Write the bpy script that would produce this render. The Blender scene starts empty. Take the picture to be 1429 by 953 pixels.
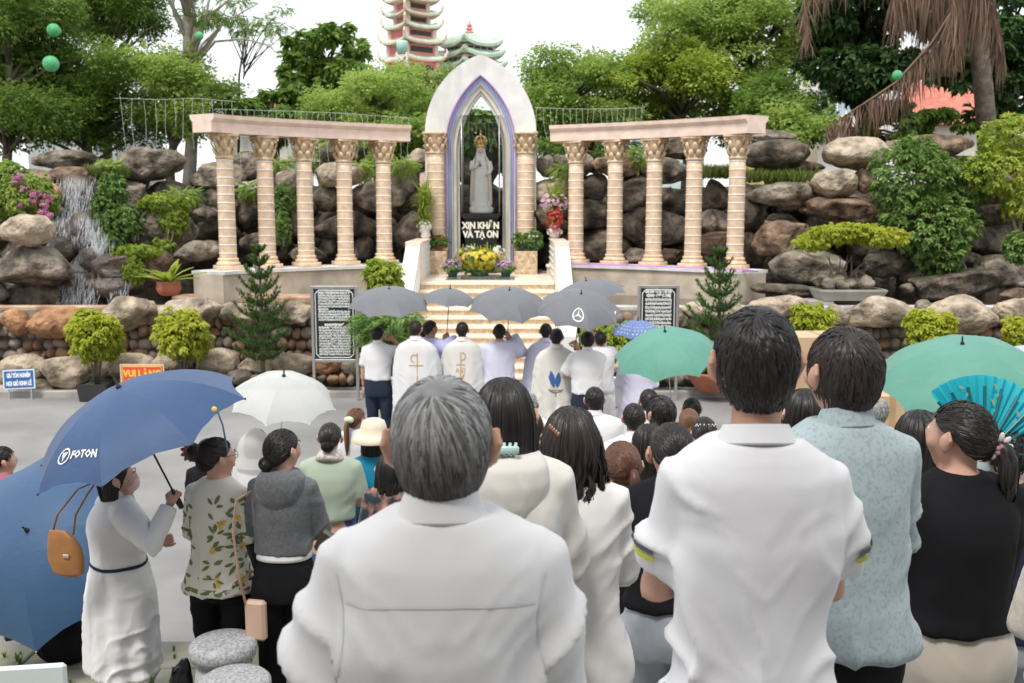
import bpy, bmesh, math, random
import numpy as np
from mathutils import Vector, Matrix, Euler
from mathutils.bvhtree import BVHTree

random.seed(7)
RNG = np.random.default_rng(7)
SC = bpy.context.scene
COL = SC.collection
PI = math.pi

# ------------------------------------------------------------------ camera
FPX, CZ, HZ = 1389.0, 3.3, 290.0           # focal length in photo pixels, eye height, horizon row
PITCH = math.atan((476.5 - HZ) / FPX)
cam_d = bpy.data.cameras.new('camera')
cam = bpy.data.objects.new('camera', cam_d)
COL.objects.link(cam)
cam.location = (0, 0, CZ)
cam.rotation_euler = (PI / 2 - PITCH, 0, 0)
cam_d.sensor_width = 36.0
cam_d.lens = 36.0 * FPX / 1429.0
cam_d.clip_start = 0.05
cam_d.clip_end = 3000
cam_d.dof.use_dof = True
cam_d.dof.focus_distance = 3.8
cam_d.dof.aperture_fstop = 6.3
SC.camera = cam

# ------------------------------------------------------------------ sky and sun: bright overcast
SUN_EL, SUN_AZ = math.radians(60), math.radians(205)     # azimuth measured from +Y towards +X
w = bpy.data.worlds.new('World')
SC.world = w
w.use_nodes = True
nt = w.node_tree
nt.nodes.clear()
out = nt.nodes.new('ShaderNodeOutputWorld')
bg = nt.nodes.new('ShaderNodeBackground')
sky = nt.nodes.new('ShaderNodeTexSky')
sky.sky_type = 'NISHITA'
sky.sun_disc = False
sky.sun_elevation = SUN_EL
sky.sun_rotation = SUN_AZ
sky.air_density = 1.0
sky.dust_density = 4.0
mixw = nt.nodes.new('ShaderNodeMix')
mixw.data_type = 'RGBA'
mixw.inputs['Factor'].default_value = 0.80
mixw.inputs['B'].default_value = (8.3, 8.5, 8.7, 1)       # even cloud cover
nt.links.new(sky.outputs[0], mixw.inputs['A'])
nt.links.new(mixw.outputs['Result'], bg.inputs['Color'])
bg.inputs['Strength'].default_value = 0.10
nt.links.new(bg.outputs[0], out.inputs['Surface'])
sd = bpy.data.lights.new('sun', 'SUN')
sd.energy = 1.5
sd.angle = math.radians(14)
sd.color = (1.0, 0.96, 0.90)
so = bpy.data.objects.new('sun', sd)
COL.objects.link(so)
sdir = Vector((math.sin(SUN_AZ) * math.cos(SUN_EL), math.cos(SUN_AZ) * math.cos(SUN_EL), math.sin(SUN_EL)))
so.rotation_euler = sdir.to_track_quat('Z', 'Y').to_euler()
so.location = sdir * 60
SC.view_settings.view_transform = 'Standard'
SC.view_settings.look = 'None'
SC.view_settings.gamma = 1.0
SC.view_settings.use_curve_mapping = False
SC.view_settings.exposure = 0.80
SC.render.engine = 'CYCLES'
SC.cycles.max_bounces = 6
SC.cycles.transparent_max_bounces = 12

# ------------------------------------------------------------------ helpers
def P(px, py, Y):
    """world point at forward distance Y seen at photo pixel (px, py)"""
    x = (px - 714.5) / FPX
    yd = (py - 476.5) / FPX
    f = math.cos(PITCH) - yd * math.sin(PITCH)
    d = math.sin(PITCH) + yd * math.cos(PITCH)
    return Vector((x / f * Y, Y, CZ - d / f * Y))

def sc_at(Y, py=400):
    yd = (py - 476.5) / FPX
    return FPX * (math.cos(PITCH) - yd * math.sin(PITCH)) / Y

def hashn(i, j, k, seed):
    h = (i * 374761393 + j * 668265263 + k * 2147483647 + seed * 974711) & 0x7fffffff
    h = (h ^ (h >> 13)) * 1274126177 & 0x7fffffff
    return ((h ^ (h >> 16)) & 0xffff) / 65535.0 * 2 - 1

def vnoise(p, seed=0):
    """value noise on an (n,3) array, range -1..1"""
    p = np.asarray(p, dtype=np.float64)
    i = np.floor(p).astype(np.int64)
    f = p - i
    f = f * f * (3 - 2 * f)
    r = 0
    for a in (0, 1):
        for b in (0, 1):
            for c in (0, 1):
                wgt = (f[:, 0] if a else 1 - f[:, 0]) * (f[:, 1] if b else 1 - f[:, 1]) * (f[:, 2] if c else 1 - f[:, 2])
                r = r + wgt * hashn(i[:, 0] + a, i[:, 1] + b, i[:, 2] + c, seed)
    return r

def fbm(p, oct=3, seed=0):
    r = 0; a = 1.0; p = np.asarray(p)
    for o in range(oct):
        r = r + a * vnoise(p * (2 ** o), seed + o * 17)
        a *= 0.5
    return r

class MB:
    """collects shapes for one mesh"""
    def __init__(s):
        s.v = []; s.f = []
    def add(s, vs, fs):
        o = len(s.v)
        s.v.extend([tuple(v) for v in vs])
        s.f.extend([tuple(i + o for i in f) for f in fs])
        return s
    def box(s, c, size, rot=None, bev=0.0):
        hx, hy, hz = size[0] / 2, size[1] / 2, size[2] / 2
        if bev > 0:
            b = min(bev, hx * .9, hy * .9, hz * .9)
            vs = []
            for z, q in ((-hz, b), (-hz + b, 0), (hz - b, 0), (hz, b)):
                x, y = hx - q, hy - q
                vs += [(-x + (b if q == 0 else 0), -y, z), (x - (b if q == 0 else 0), -y, z), (x, -y + (b if q == 0 else 0), z), (x, y - (b if q == 0 else 0), z),
                       (x - (b if q == 0 else 0), y, z), (-x + (b if q == 0 else 0), y, z), (-x, y - (b if q == 0 else 0), z), (-x, -y + (b if q == 0 else 0), z)]
            fs = [tuple(range(7, -1, -1)), tuple(range(24, 32))]
            for r in range(3):
                for k in range(8):
                    a, c2 = r * 8 + k, r * 8 + (k + 1) % 8
                    fs.append((a, c2, c2 + 8, a + 8))
        else:
            vs = [(x, y, z) for z in (-hz, hz) for x, y in ((-hx, -hy), (hx, -hy), (hx, hy), (-hx, hy))]
            fs = [(3, 2, 1, 0), (4, 5, 6, 7), (0, 1, 5, 4), (1, 2, 6, 5), (2, 3, 7, 6), (3, 0, 4, 7)]
        R = Euler(rot).to_matrix() if rot is not None else None
        c = Vector(c)
        return s.add([((R @ Vector(v)) if R else Vector(v)) + c for v in vs], fs)
    def tube(s, pts, rad, n=8, cap=True, flat=1.0):
        pts = [Vector(p) for p in pts]
        if not hasattr(rad, '__len__'): rad = [rad] * len(pts)
        vs = []; prev = None
        for i, p in enumerate(pts):
            t = (pts[min(i + 1, len(pts) - 1)] - pts[max(i - 1, 0)])
            if t.length < 1e-9: t = Vector((0, 0, 1))
            t.normalize()
            if prev is None:
                a = Vector((1, 0, 0)) if abs(t.x) < .8 else Vector((0, 1, 0))
                u = t.cross(a).normalized()
            else:
                u = (prev - t * prev.dot(t))
                if u.length < 1e-6: u = t.cross(Vector((1, 0, 0)))
                u.normalize()
            prev = u
            v = t.cross(u)
            for k in range(n):
                an = 2 * PI * k / n
                vs.append(p + u * math.cos(an) * rad[i] + v * math.sin(an) * rad[i] * flat)
        fs = []
        for i in range(len(pts) - 1):
            for k in range(n):
                a, b = i * n + k, i * n + (k + 1) % n
                fs.append((a, b, b + n, a + n))
        if cap:
            fs.append(tuple(range(n - 1, -1, -1)))
            fs.append(tuple(range((len(pts) - 1) * n, len(pts) * n)))
        return s.add(vs, fs)
    def lathe(s, prof, n=24, c=(0, 0, 0), sx=1, sy=1):
        vs = []; fs = []
        for r, z in prof:
            for k in range(n):
                an = 2 * PI * k / n
                vs.append((c[0] + r * math.cos(an) * sx, c[1] + r * math.sin(an) * sy, c[2] + z))
        m = len(prof)
        for i in range(m - 1):
            for k in range(n):
                a, b = i * n + k, i * n + (k + 1) % n
                fs.append((a, b, b + n, a + n))
        fs.append(tuple(range(n - 1, -1, -1)))
        fs.append(tuple(range((m - 1) * n, m * n)))
        return s.add(vs, fs)
    def loft(s, rings):
        """rings: list of (n,3) point lists"""
        n = len(rings[0]); vs = []; fs = []
        for r in rings: vs.extend(r)
        for i in range(len(rings) - 1):
            for k in range(n):
                a, b = i * n + k, i * n + (k + 1) % n
                fs.append((a, b, b + n, a + n))
        fs.append(tuple(range(n - 1, -1, -1)))
        fs.append(tuple(range((len(rings) - 1) * n, len(rings) * n)))
        return s.add(vs, fs)
    def ell(s, c, r, nu=16, nv=10, mat=None):
        vs = []; fs = []
        c = Vector(c)
        for i in range(nv + 1):
            th = PI * i / nv
            rr = max(math.sin(th), 1e-3)
            for k in range(nu):
                an = 2 * PI * k / nu
                q = Vector((r[0] * rr * math.cos(an), r[1] * rr * math.sin(an), -r[2] * math.cos(th)))
                vs.append((mat @ q if mat else q) + c)
        for i in range(nv):
            for k in range(nu):
                a, b = i * nu + k, i * nu + (k + 1) % nu
                fs.append((a, b, b + nu, a + nu))
        fs.append(tuple(range(nu - 1, -1, -1)))
        fs.append(tuple(range(nv * nu, (nv + 1) * nu)))
        return s.add(vs, fs)
    def prism(s, poly, h, frame):
        """poly: 2D points; frame(u,v,w)->3D; extruded w 0..h"""
        n = len(poly)
        vs = [frame(u, v, 0) for u, v in poly] + [frame(u, v, h) for u, v in poly]
        fs = [tuple(range(n - 1, -1, -1)), tuple(range(n, 2 * n))] + [(k, (k + 1) % n, (k + 1) % n + n, k + n) for k in range(n)]
        return s.add(vs, fs)

def setprops(o, label=None, cat=None, group=None, kind=None):
    if label: o['label'] = label
    if cat: o['category'] = cat
    if group: o['group'] = group
    if kind: o['kind'] = kind
    return o

def obj_from_mesh(name, me, parent=None, loc=None):
    o = bpy.data.objects.new(name, me)
    COL.objects.link(o)
    if parent is not None: o.parent = parent
    if loc is not None: o.location = loc
    return o

def to_mesh(name, v, f, mat=None, smooth=True):
    me = bpy.data.meshes.new(name)
    v = np.asarray(v, dtype=np.float32).reshape(-1, 3)
    if isinstance(f, np.ndarray):
        nf, k = f.shape
        me.vertices.add(len(v)); me.vertices.foreach_set('co', v.ravel())
        me.loops.add(nf * k); me.loops.foreach_set('vertex_index', f.astype(np.int32).ravel())
        me.polygons.add(nf)
        me.polygons.foreach_set('loop_start', np.arange(0, nf * k, k, dtype=np.int32))
        me.polygons.foreach_set('loop_total', np.full(nf, k, dtype=np.int32))
        me.update(calc_edges=True); me.validate()
    else:
        me.from_pydata([tuple(x) for x in v.tolist()], [], f); me.update()
    if smooth:
        me.polygons.foreach_set('use_smooth', np.ones(len(me.polygons), dtype=bool))
    if mat: me.materials.append(mat)
    return me

def part(name, mb, mat, parent=None, smooth=False, kind=None, off=None, label=None, loc=None):
    v = np.array(mb.v, dtype=np.float64).reshape(-1, 3)
    if off is not None: v = v - np.array(off)
    o = obj_from_mesh(name, to_mesh(name, v, mb.f, mat, smooth), parent, loc)
    if kind: o['kind'] = kind
    if label: o['label'] = label
    return o

def thing(name, label, cat, loc=(0, 0, 0), rotz=0, group=None):
    o = bpy.data.objects.new(name, None)
    o.empty_display_size = .1
    COL.objects.link(o)
    o.location = loc; o.rotation_euler = (0, 0, rotz)
    return setprops(o, label, cat, group)

def scatter(tv, tf, Ms, pos):
    """instance a template (m,3)/(k,q) with matrices (n,3,3) and positions (n,3) into arrays"""
    tv = np.asarray(tv, float); tf = np.asarray(tf)
    n = len(pos)
    V = np.einsum('nij,mj->nmi', Ms, tv) + np.asarray(pos)[:, None, :]
    F = tf[None] + (np.arange(n) * len(tv))[:, None, None]
    return V.reshape(-1, 3), F.reshape(-1, tf.shape[1])

def rotmats(n, yaw=None, pitch=None, roll=None, scale=None):
    """yaw about z, then pitch about local x (positive lifts +y), roll about local y"""
    z = RNG.uniform(0, 2 * PI, n) if yaw is None else yaw
    x = np.zeros(n) if pitch is None else pitch
    y = np.zeros(n) if roll is None else roll
    s = np.ones(n) if scale is None else scale
    cz, sz, cx, sx, cy, sy = np.cos(z), np.sin(z), np.cos(x), np.sin(x), np.cos(y), np.sin(y)
    O = np.zeros(n); I = np.ones(n)
    Rz = np.stack([np.stack([cz, -sz, O], -1), np.stack([sz, cz, O], -1), np.stack([O, O, I], -1)], 1)
    Rx = np.stack([np.stack([I, O, O], -1), np.stack([O, cx, -sx], -1), np.stack([O, sx, cx], -1)], 1)
    Ry = np.stack([np.stack([cy, O, sy], -1), np.stack([O, I, O], -1), np.stack([-sy, O, cy], -1)], 1)
    return (Rz @ Rx @ Ry) * s[:, None, None]

# ------------------------------------------------------------------ materials
MATS = {}
def M(name, col=(.5, .5, .5), rough=.6, var=.12, scale=4., bump=0., bscale=30., spec=.4, metal=0., col2=None, coords='obj',
      trans=0., sheen=0., sss=0., island=0., alpha=1., detail=5., bdist=.02, emit=None, coat=0., weave=0., moss=None, streak=0., mixbias=0.):
    if name in MATS: return MATS[name]
    m = bpy.data.materials.new(name); MATS[name] = m
    m.use_nodes = True
    t = m.node_tree; N = t.nodes; L = t.links
    b = N['Principled BSDF']; o = N['Material Output']
    if coords == 'obj':
        co = N.new('ShaderNodeTexCoord').outputs['Object']
    else:
        co = N.new('ShaderNodeNewGeometry').outputs['Position']
    nz = N.new('ShaderNodeTexNoise'); nz.inputs['Scale'].default_value = scale; nz.inputs['Detail'].default_value = detail
    L.new(co, nz.inputs['Vector'])
    mx = N.new('ShaderNodeMix'); mx.data_type = 'RGBA'
    c1 = [max(0, c * (1 - var)) for c in col]
    c2 = [min(1, c * (1 + var)) for c in col] if col2 is None else col2
    mx.inputs['A'].default_value = (*c1, 1); mx.inputs['B'].default_value = (*c2, 1)
    rp = N.new('ShaderNodeMapRange'); rp.inputs['From Min'].default_value = .35 + mixbias; rp.inputs['From Max'].default_value = .65 + mixbias
    L.new(nz.outputs['Fac'], rp.inputs['Value'])
    fac = rp.outputs['Result']
    if island > 0:
        g = N.new('ShaderNodeNewGeometry')
        mm = N.new('ShaderNodeMix'); mm.inputs['Factor'].default_value = island
        L.new(fac, mm.inputs['A']); L.new(g.outputs['Random Per Island'], mm.inputs['B'])
        fac = mm.outputs['Result']
    L.new(fac, mx.inputs['Factor'])
    cur = mx.outputs['Result']
    if streak > 0:      # dark weathering stains
        n2 = N.new('ShaderNodeTexNoise'); n2.inputs['Scale'].default_value = scale * .45; n2.inputs['Detail'].default_value = 8
        mp = N.new('ShaderNodeMapping'); mp.inputs['Scale'].default_value = (1.6, 1.6, .5)
        L.new(co, mp.inputs['Vector']); L.new(mp.outputs[0], n2.inputs['Vector'])
        r2 = N.new('ShaderNodeMapRange'); r2.inputs['From Min'].default_value = .48; r2.inputs['From Max'].default_value = .66
        r2.inputs['To Max'].default_value = streak
        L.new(n2.outputs['Fac'], r2.inputs['Value'])
        m3 = N.new('ShaderNodeMix'); m3.data_type = 'RGBA'
        m3.inputs['B'].default_value = (col[0] * .18, col[1] * .17, col[2] * .15, 1)
        L.new(r2.outputs[0], m3.inputs['Factor']); L.new(cur, m3.inputs['A']); cur = m3.outputs['Result']
    if moss:
        g = N.new('ShaderNodeNewGeometry'); sx = N.new('ShaderNodeSeparateXYZ'); L.new(g.outputs['Normal'], sx.inputs[0])
        n2 = N.new('ShaderNodeTexNoise'); n2.inputs['Scale'].default_value = 1.3; n2.inputs['Detail'].default_value = 6
        L.new(co, n2.inputs['Vector'])
        ad = N.new('ShaderNodeMath'); ad.operation = 'MULTIPLY'; L.new(sx.outputs['Z'], ad.inputs[0]); L.new(n2.outputs['Fac'], ad.inputs[1])
        r2 = N.new('ShaderNodeMapRange'); r2.inputs['From Min'].default_value = .40; r2.inputs['From Max'].default_value = .60; r2.inputs['To Max'].default_value = .7
        L.new(ad.outputs[0], r2.inputs['Value'])
        m3 = N.new('ShaderNodeMix'); m3.data_type = 'RGBA'; m3.inputs['B'].default_value = (*moss, 1)
        L.new(r2.outputs[0], m3.inputs['Factor']); L.new(cur, m3.inputs['A']); cur = m3.outputs['Result']
    L.new(cur, b.inputs['Base Color'])
    b.inputs['Roughness'].default_value = rough
    b.inputs['Specular IOR Level'].default_value = spec
    b.inputs['Metallic'].default_value = metal
    if sheen: b.inputs['Sheen Weight'].default_value = sheen
    if coat: b.inputs['Coat Weight'].default_value = coat
    if sss:
        b.inputs['Subsurface Weight'].default_value = sss; b.inputs['Subsurface Radius'].default_value = (.012, .005, .003)
        b.inputs['Subsurface Scale'].default_value = 1.0
    if bump > 0:
        n3 = N.new('ShaderNodeTexNoise'); n3.inputs['Scale'].default_value = bscale; n3.inputs['Detail'].default_value = 7
        L.new(co, n3.inputs['Vector'])
        bp = N.new('ShaderNodeBump'); bp.inputs['Strength'].default_value = bump; bp.inputs['Distance'].default_value = bdist
        L.new(n3.outputs['Fac'], bp.inputs['Height']); L.new(bp.outputs[0], b.inputs['Normal'])
    sh = b.outputs[0]
    if trans > 0:
        tr = N.new('ShaderNodeBsdfTranslucent'); L.new(cur, tr.inputs['Color'])
        ms = N.new('ShaderNodeMixShader'); ms.inputs[0].default_value = trans
        L.new(sh, ms.inputs[1]); L.new(tr.outputs[0], ms.inputs[2]); sh = ms.outputs[0]
    if alpha < 1:
        tp = N.new('ShaderNodeBsdfTransparent')
        ms = N.new('ShaderNodeMixShader'); ms.inputs[0].default_value = alpha
        L.new(tp.outputs[0], ms.inputs[1]); L.new(sh, ms.inputs[2]); sh = ms.outputs[0]
    L.new(sh, o.inputs['Surface'])
    return m

def flat(name, col, rough=.6, **k): return M(name, col, rough, var=k.pop('var', .04), **k)

asphalt = M('asphalt', (.25, .247, .24), .9, var=.16, scale=.9, bump=.35, bscale=220, coords='pos', bdist=.006, detail=9)
paving = M('paving_stone', (.36, .34, .30), .9, var=.25, scale=3, bump=.3, bscale=50, coords='pos', col2=(.26, .27, .17))
concrete = M('concrete', (.40, .38, .35), .9, var=.18, scale=2.5, bump=.25, bscale=60, coords='pos')
rock_grey = M('rock_grey', (.27, .225, .18), .9, var=.5, scale=3.2, bump=1., bscale=5, coords='pos', streak=.95, bdist=.22, moss=(.10, .12, .04), detail=9)
rock_brown = M('rock_brown', (.26, .175, .12), .9, var=.5, scale=3.0, bump=1., bscale=5, coords='pos', streak=.95, bdist=.22, detail=9)
rock_dark = M('rock_dark', (.155, .125, .095), .9, var=.55, scale=3.2, bump=1., bscale=5, coords='pos', streak=.95, bdist=.22, moss=(.05, .065, .02), detail=9)
rock_pale = M('rock_pale', (.47, .385, .29), .9, var=.32, scale=3.6, bump=1., bscale=7, coords='pos', streak=.7, bdist=.15, detail=9)
rock_rust = M('rock_rust', (.44, .235, .12), .85, var=.35, scale=3, bump=1., bscale=7, coords='pos', streak=.6, bdist=.15, detail=9)
rock_wet = M('rock_wet', (.085, .062, .05), .35, var=.45, scale=4, bump=.8, bscale=12, coords='pos', bdist=.05, spec=.6)
cobble_m = M('cobble', (.30, .25, .205), .9, var=.35, scale=2.2, bump=.5, bscale=16, coords='pos', bdist=.03, detail=8)
cobble_r = M('cobble_red', (.34, .205, .135), .9, var=.3, scale=2.2, bump=.5, bscale=16, coords='pos', bdist=.03)
mortar = M('mortar', (.12, .105, .09), .95, var=.3, scale=5, bump=.4, bscale=25, coords='pos')
earth = M('earth', (.09, .08, .055), .95, var=.4, scale=1.5, bump=.5, bscale=10, coords='pos', col2=(.07, .10, .03))
marble = M('peach_marble', (.74, .545, .375), .35, var=.14, scale=7, coords='pos', detail=9, spec=.4)
marble_p = M('pink_marble', (.80, .62, .52), .4, var=.10, scale=5, coords='pos', detail=9)
band_w = flat('white_band', (.82, .81, .78), .5)
ren_w = M('weathered_white', (.74, .74, .71), .7, var=.08, scale=2.5, coords='pos', streak=.28, detail=8)
ren_c = M('cream_render', (.72, .68, .58), .7, var=.1, scale=3, coords='pos', streak=.2)
granite_t = M('tan_granite', (.62, .44, .27), .3, var=.28, scale=14, coords='pos', detail=10, col2=(.72, .57, .40))
granite_b = flat('black_granite', (.018, .02, .022), .22, spec=.6)
white_p = M('white_paint', (.82, .81, .79), .5, var=.05, scale=3, coords='pos')
led_v = flat('violet_cable', (.50, .22, .62), .5)
led_b = flat('blue_cable', (.30, .33, .72), .5)
steel = flat('steel', (.55, .55, .54), .35, metal=.8)
gold = flat('gold', (.72, .50, .18), .35, metal=.6)
wire = flat('pale_wire', (.62, .66, .62), .6)
blackp = flat('black_plastic', (.02, .02, .02), .4)
terracotta = M('terracotta', (.42, .15, .085), .7, var=.12, scale=6)
pot_w = M('white_pot', (.74, .73, .69), .6, var=.08, scale=5)
card = M('cardboard', (.58, .41, .26), .85, var=.06, scale=4)
water_m = M('pond_water', (.035, .03, .02), .08, var=.3, scale=2, bump=.4, bscale=6, coords='pos', spec=.5)
foam = M('white_water', (.80, .83, .86), .3, var=.08, scale=20, alpha=.5)
granite_s = M('grey_granite', (.36, .36, .37), .75, var=.35, scale=70, detail=8)
SX0, SX1 = -1.98, .92                                   # inner faces of the stair parapets
# ------------------------------------------------------------------ ground, road, terrace
def sheet(name, x0, x1, y0, y1, z, mat, nx=2, ny=2):
    v = []; f = []
    for j in range(ny):
        for i in range(nx):
            v.append((x0 + (x1 - x0) * i / (nx - 1), y0 + (y1 - y0) * j / (ny - 1), z))
    for j in range(ny - 1):
        for i in range(nx - 1):
            a = j * nx + i
            f.append((a, a + 1, a + nx + 1, a + nx))
    o = obj_from_mesh(name, to_mesh(name, v, f, mat, False))
    o['kind'] = 'structure'
    return o

sheet('ground', -1500, 1500, -30, 2500, -.01, earth)
sheet('plaza', -40, 40, 3, 19.2, 0, asphalt)
STEPS = (4.4, 4.05, 3.65, 3.3, 2.9, 2.5)
def zg(Y):
    if Y > 6.3: return 0.0
    return .45 + .16 * sum(Y < t for t in STEPS)
mb = MB()
mb.box((0, 6.3 - 8, .2), (40, 16, .40))
terr = part('terrace', mb, concrete); terr['kind'] = 'structure'
# stone slabs along the terrace edge and its mossy surface, each slab a piece
slab_me = to_mesh('paving_slab', MB().box((0, 0, 0), (.58, .38, .05), bev=.008).v, MB().box((0, 0, 0), (.58, .38, .05), bev=.008).f, paving, False)
for j in range(6):
    for i in range(18):
        x = -5.2 + i * .6 + (j % 2) * .3
        o = obj_from_mesh('paving_slab', slab_me, terr, (x, 6.1 - j * .4, .425 + random.uniform(-.004, .004)))
        o.rotation_euler = (0, 0, random.uniform(-.01, .01))
for k, t in enumerate(STEPS):
    o = part('step', MB().box((0, t / 2 - 3, .45 + .16 * k + .08 - .005), (40, t + 6, .17 - .002 * k), bev=.01), concrete, terr)
# grass tufts in the cracks of the terrace edge, kerb of the pond wall
def tuft_template(nb=7, h=.1, w=.012):
    v = []; f = []
    for k in range(nb):
        a = 2 * PI * k / nb + .3 * k
        dx, dy = math.cos(a), math.sin(a)
        b = len(v)
        lean = .35 + .4 * ((k * 37) % 10) / 10
        px, py = -dy * w / 2, dx * w / 2
        hh = h * (.6 + .4 * ((k * 53) % 10) / 10)
        v += [(px, py, 0), (-px, -py, 0), (dx * lean * hh * .4 - px, dy * lean * hh * .4 - py, hh * .6), (dx * lean * hh * .4 + px, dy * lean * hh * .4 + py, hh * .6),
              (dx * lean * hh - px * .2, dy * lean * hh - py * .2, hh), (dx * lean * hh + px * .2, dy * lean * hh + py * .2, hh)]
        f += [(b, b + 1, b + 2, b + 3), (b + 3, b + 2, b + 4, b + 5)]
    return np.array(v), np.array(f)
grass_m = M('grass_blades', (.10, .19, .03), .7, var=.35, scale=1.5, coords='pos', trans=.3, island=.6, col2=(.30, .36, .09))
def grass(name, pts, h, label, seed=1, w=.014):
    pts = np.array(pts)
    n = len(pts)
    tv, tf = tuft_template(7, h, w)
    V, F = scatter(tv, tf, rotmats(n, scale=RNG.uniform(.5, 1.3, n)), pts)
    o = obj_from_mesh(name, to_mesh(name, V, F, grass_m, False))
    return setprops(o, label, 'grass', kind='stuff')
pts = [(random.uniform(-5.5, -1.0), 6.25 - abs(random.gauss(0, .5)), .445) for _ in range(160)]
grass('moss_grass', pts, .05, 'short grass tufts growing between the paving slabs of the terrace')

# kerb in front of the pond wall
mb = MB()
for sx0, sx1 in ((-14, -2.6), (1.6, 14)):
    mb.box(((sx0 + sx1) / 2, 17.25, .05), (sx1 - sx0, .18, .13), bev=.015)
k = part('kerb', mb, concrete); k['kind'] = 'structure'

# ------------------------------------------------------------------ boulders
def ico(sub):
    bm = bmesh.new(); bmesh.ops.create_icosphere(bm, subdivisions=sub, radius=1)
    v = np.array([x.co[:] for x in bm.verts]); f = np.array([[q.index for q in p.verts] for p in bm.faces])
    bm.free(); return v, f
ICO4, ICO3, ICO2 = ico(4), ico(3), ico(2)
def boulder_mesh(seed, base, boxy=.75, amp=.16, facets=5, mat=None):
    v, f = base
    v = v.copy()
    r = np.random.default_rng(seed)
    v = np.sign(v) * np.abs(v) ** boxy
    v /= np.linalg.norm(v, axis=1, keepdims=True) ** .55
    for k in range(facets):
        n = r.normal(size=3); n /= np.linalg.norm(n)
        d = v @ n
        lim = r.uniform(.62, .85)
        v -= np.outer(np.maximum(0, d - lim) * .88, n)
    v *= (1 + amp * fbm(v * 1.1, 2, seed) + .06 * fbm(v * 3.2, 3, seed + 5))[:, None]
    mn, mx = v.min(0), v.max(0)
    v = (v - (mn + mx) / 2) / ((mx - mn) / 2)
    return v, f
BV = [boulder_mesh(100 + i, ICO4, boxy=[.6, .72, .85, 1.0][i % 4], facets=[7, 5, 4, 3][i % 4]) for i in range(12)]
CV = [boulder_mesh(300 + i, ICO2, boxy=.85, amp=.12, facets=3) for i in range(6)]
_bm = {}
def bmesh_for(kind, idx, mat):
    k = (kind, idx)
    if k not in _bm:
        v, f = (BV if kind == 'b' else CV)[idx]
        _bm[k] = to_mesh('boulder' if kind == 'b' else 'cobble', v, f, mat, True)
    _bm['mat'] = mat
    return _bm[k]
def set_mat(o):
    o.material_slots[0].link = 'OBJECT'; o.material_slots[0].material = _bm['mat']
    return o
def boulder(parent, x0, y0, x1, y1, Y, mat, depth=.8, idx=None, name='boulder', grow=1.06, off=(0, 0, 0)):
    c = P((x0 + x1) / 2, (y0 + y1) / 2, Y); s = sc_at(Y, (y0 + y1) / 2)
    sx, sz = (x1 - x0) / s / 2 * grow, (y1 - y0) / s / 2 * grow
    i = random.randrange(12) if idx is None else idx
    o = set_mat(obj_from_mesh(name, bmesh_for('b', i, mat), parent, c - Vector(off)))
    o.scale = (sx * random.choice((-1, 1)), depth * (sx + sz) / 2 * 1.1 * random.choice((-1, 1)), sz)
    o.rotation_euler = (random.uniform(-.1, .1), random.uniform(-.07, .07), random.uniform(-.2, .2))
    return o
G, B, D, A, R, W = rock_grey, rock_brown, rock_dark, rock_pale, rock_rust, rock_wet

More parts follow.
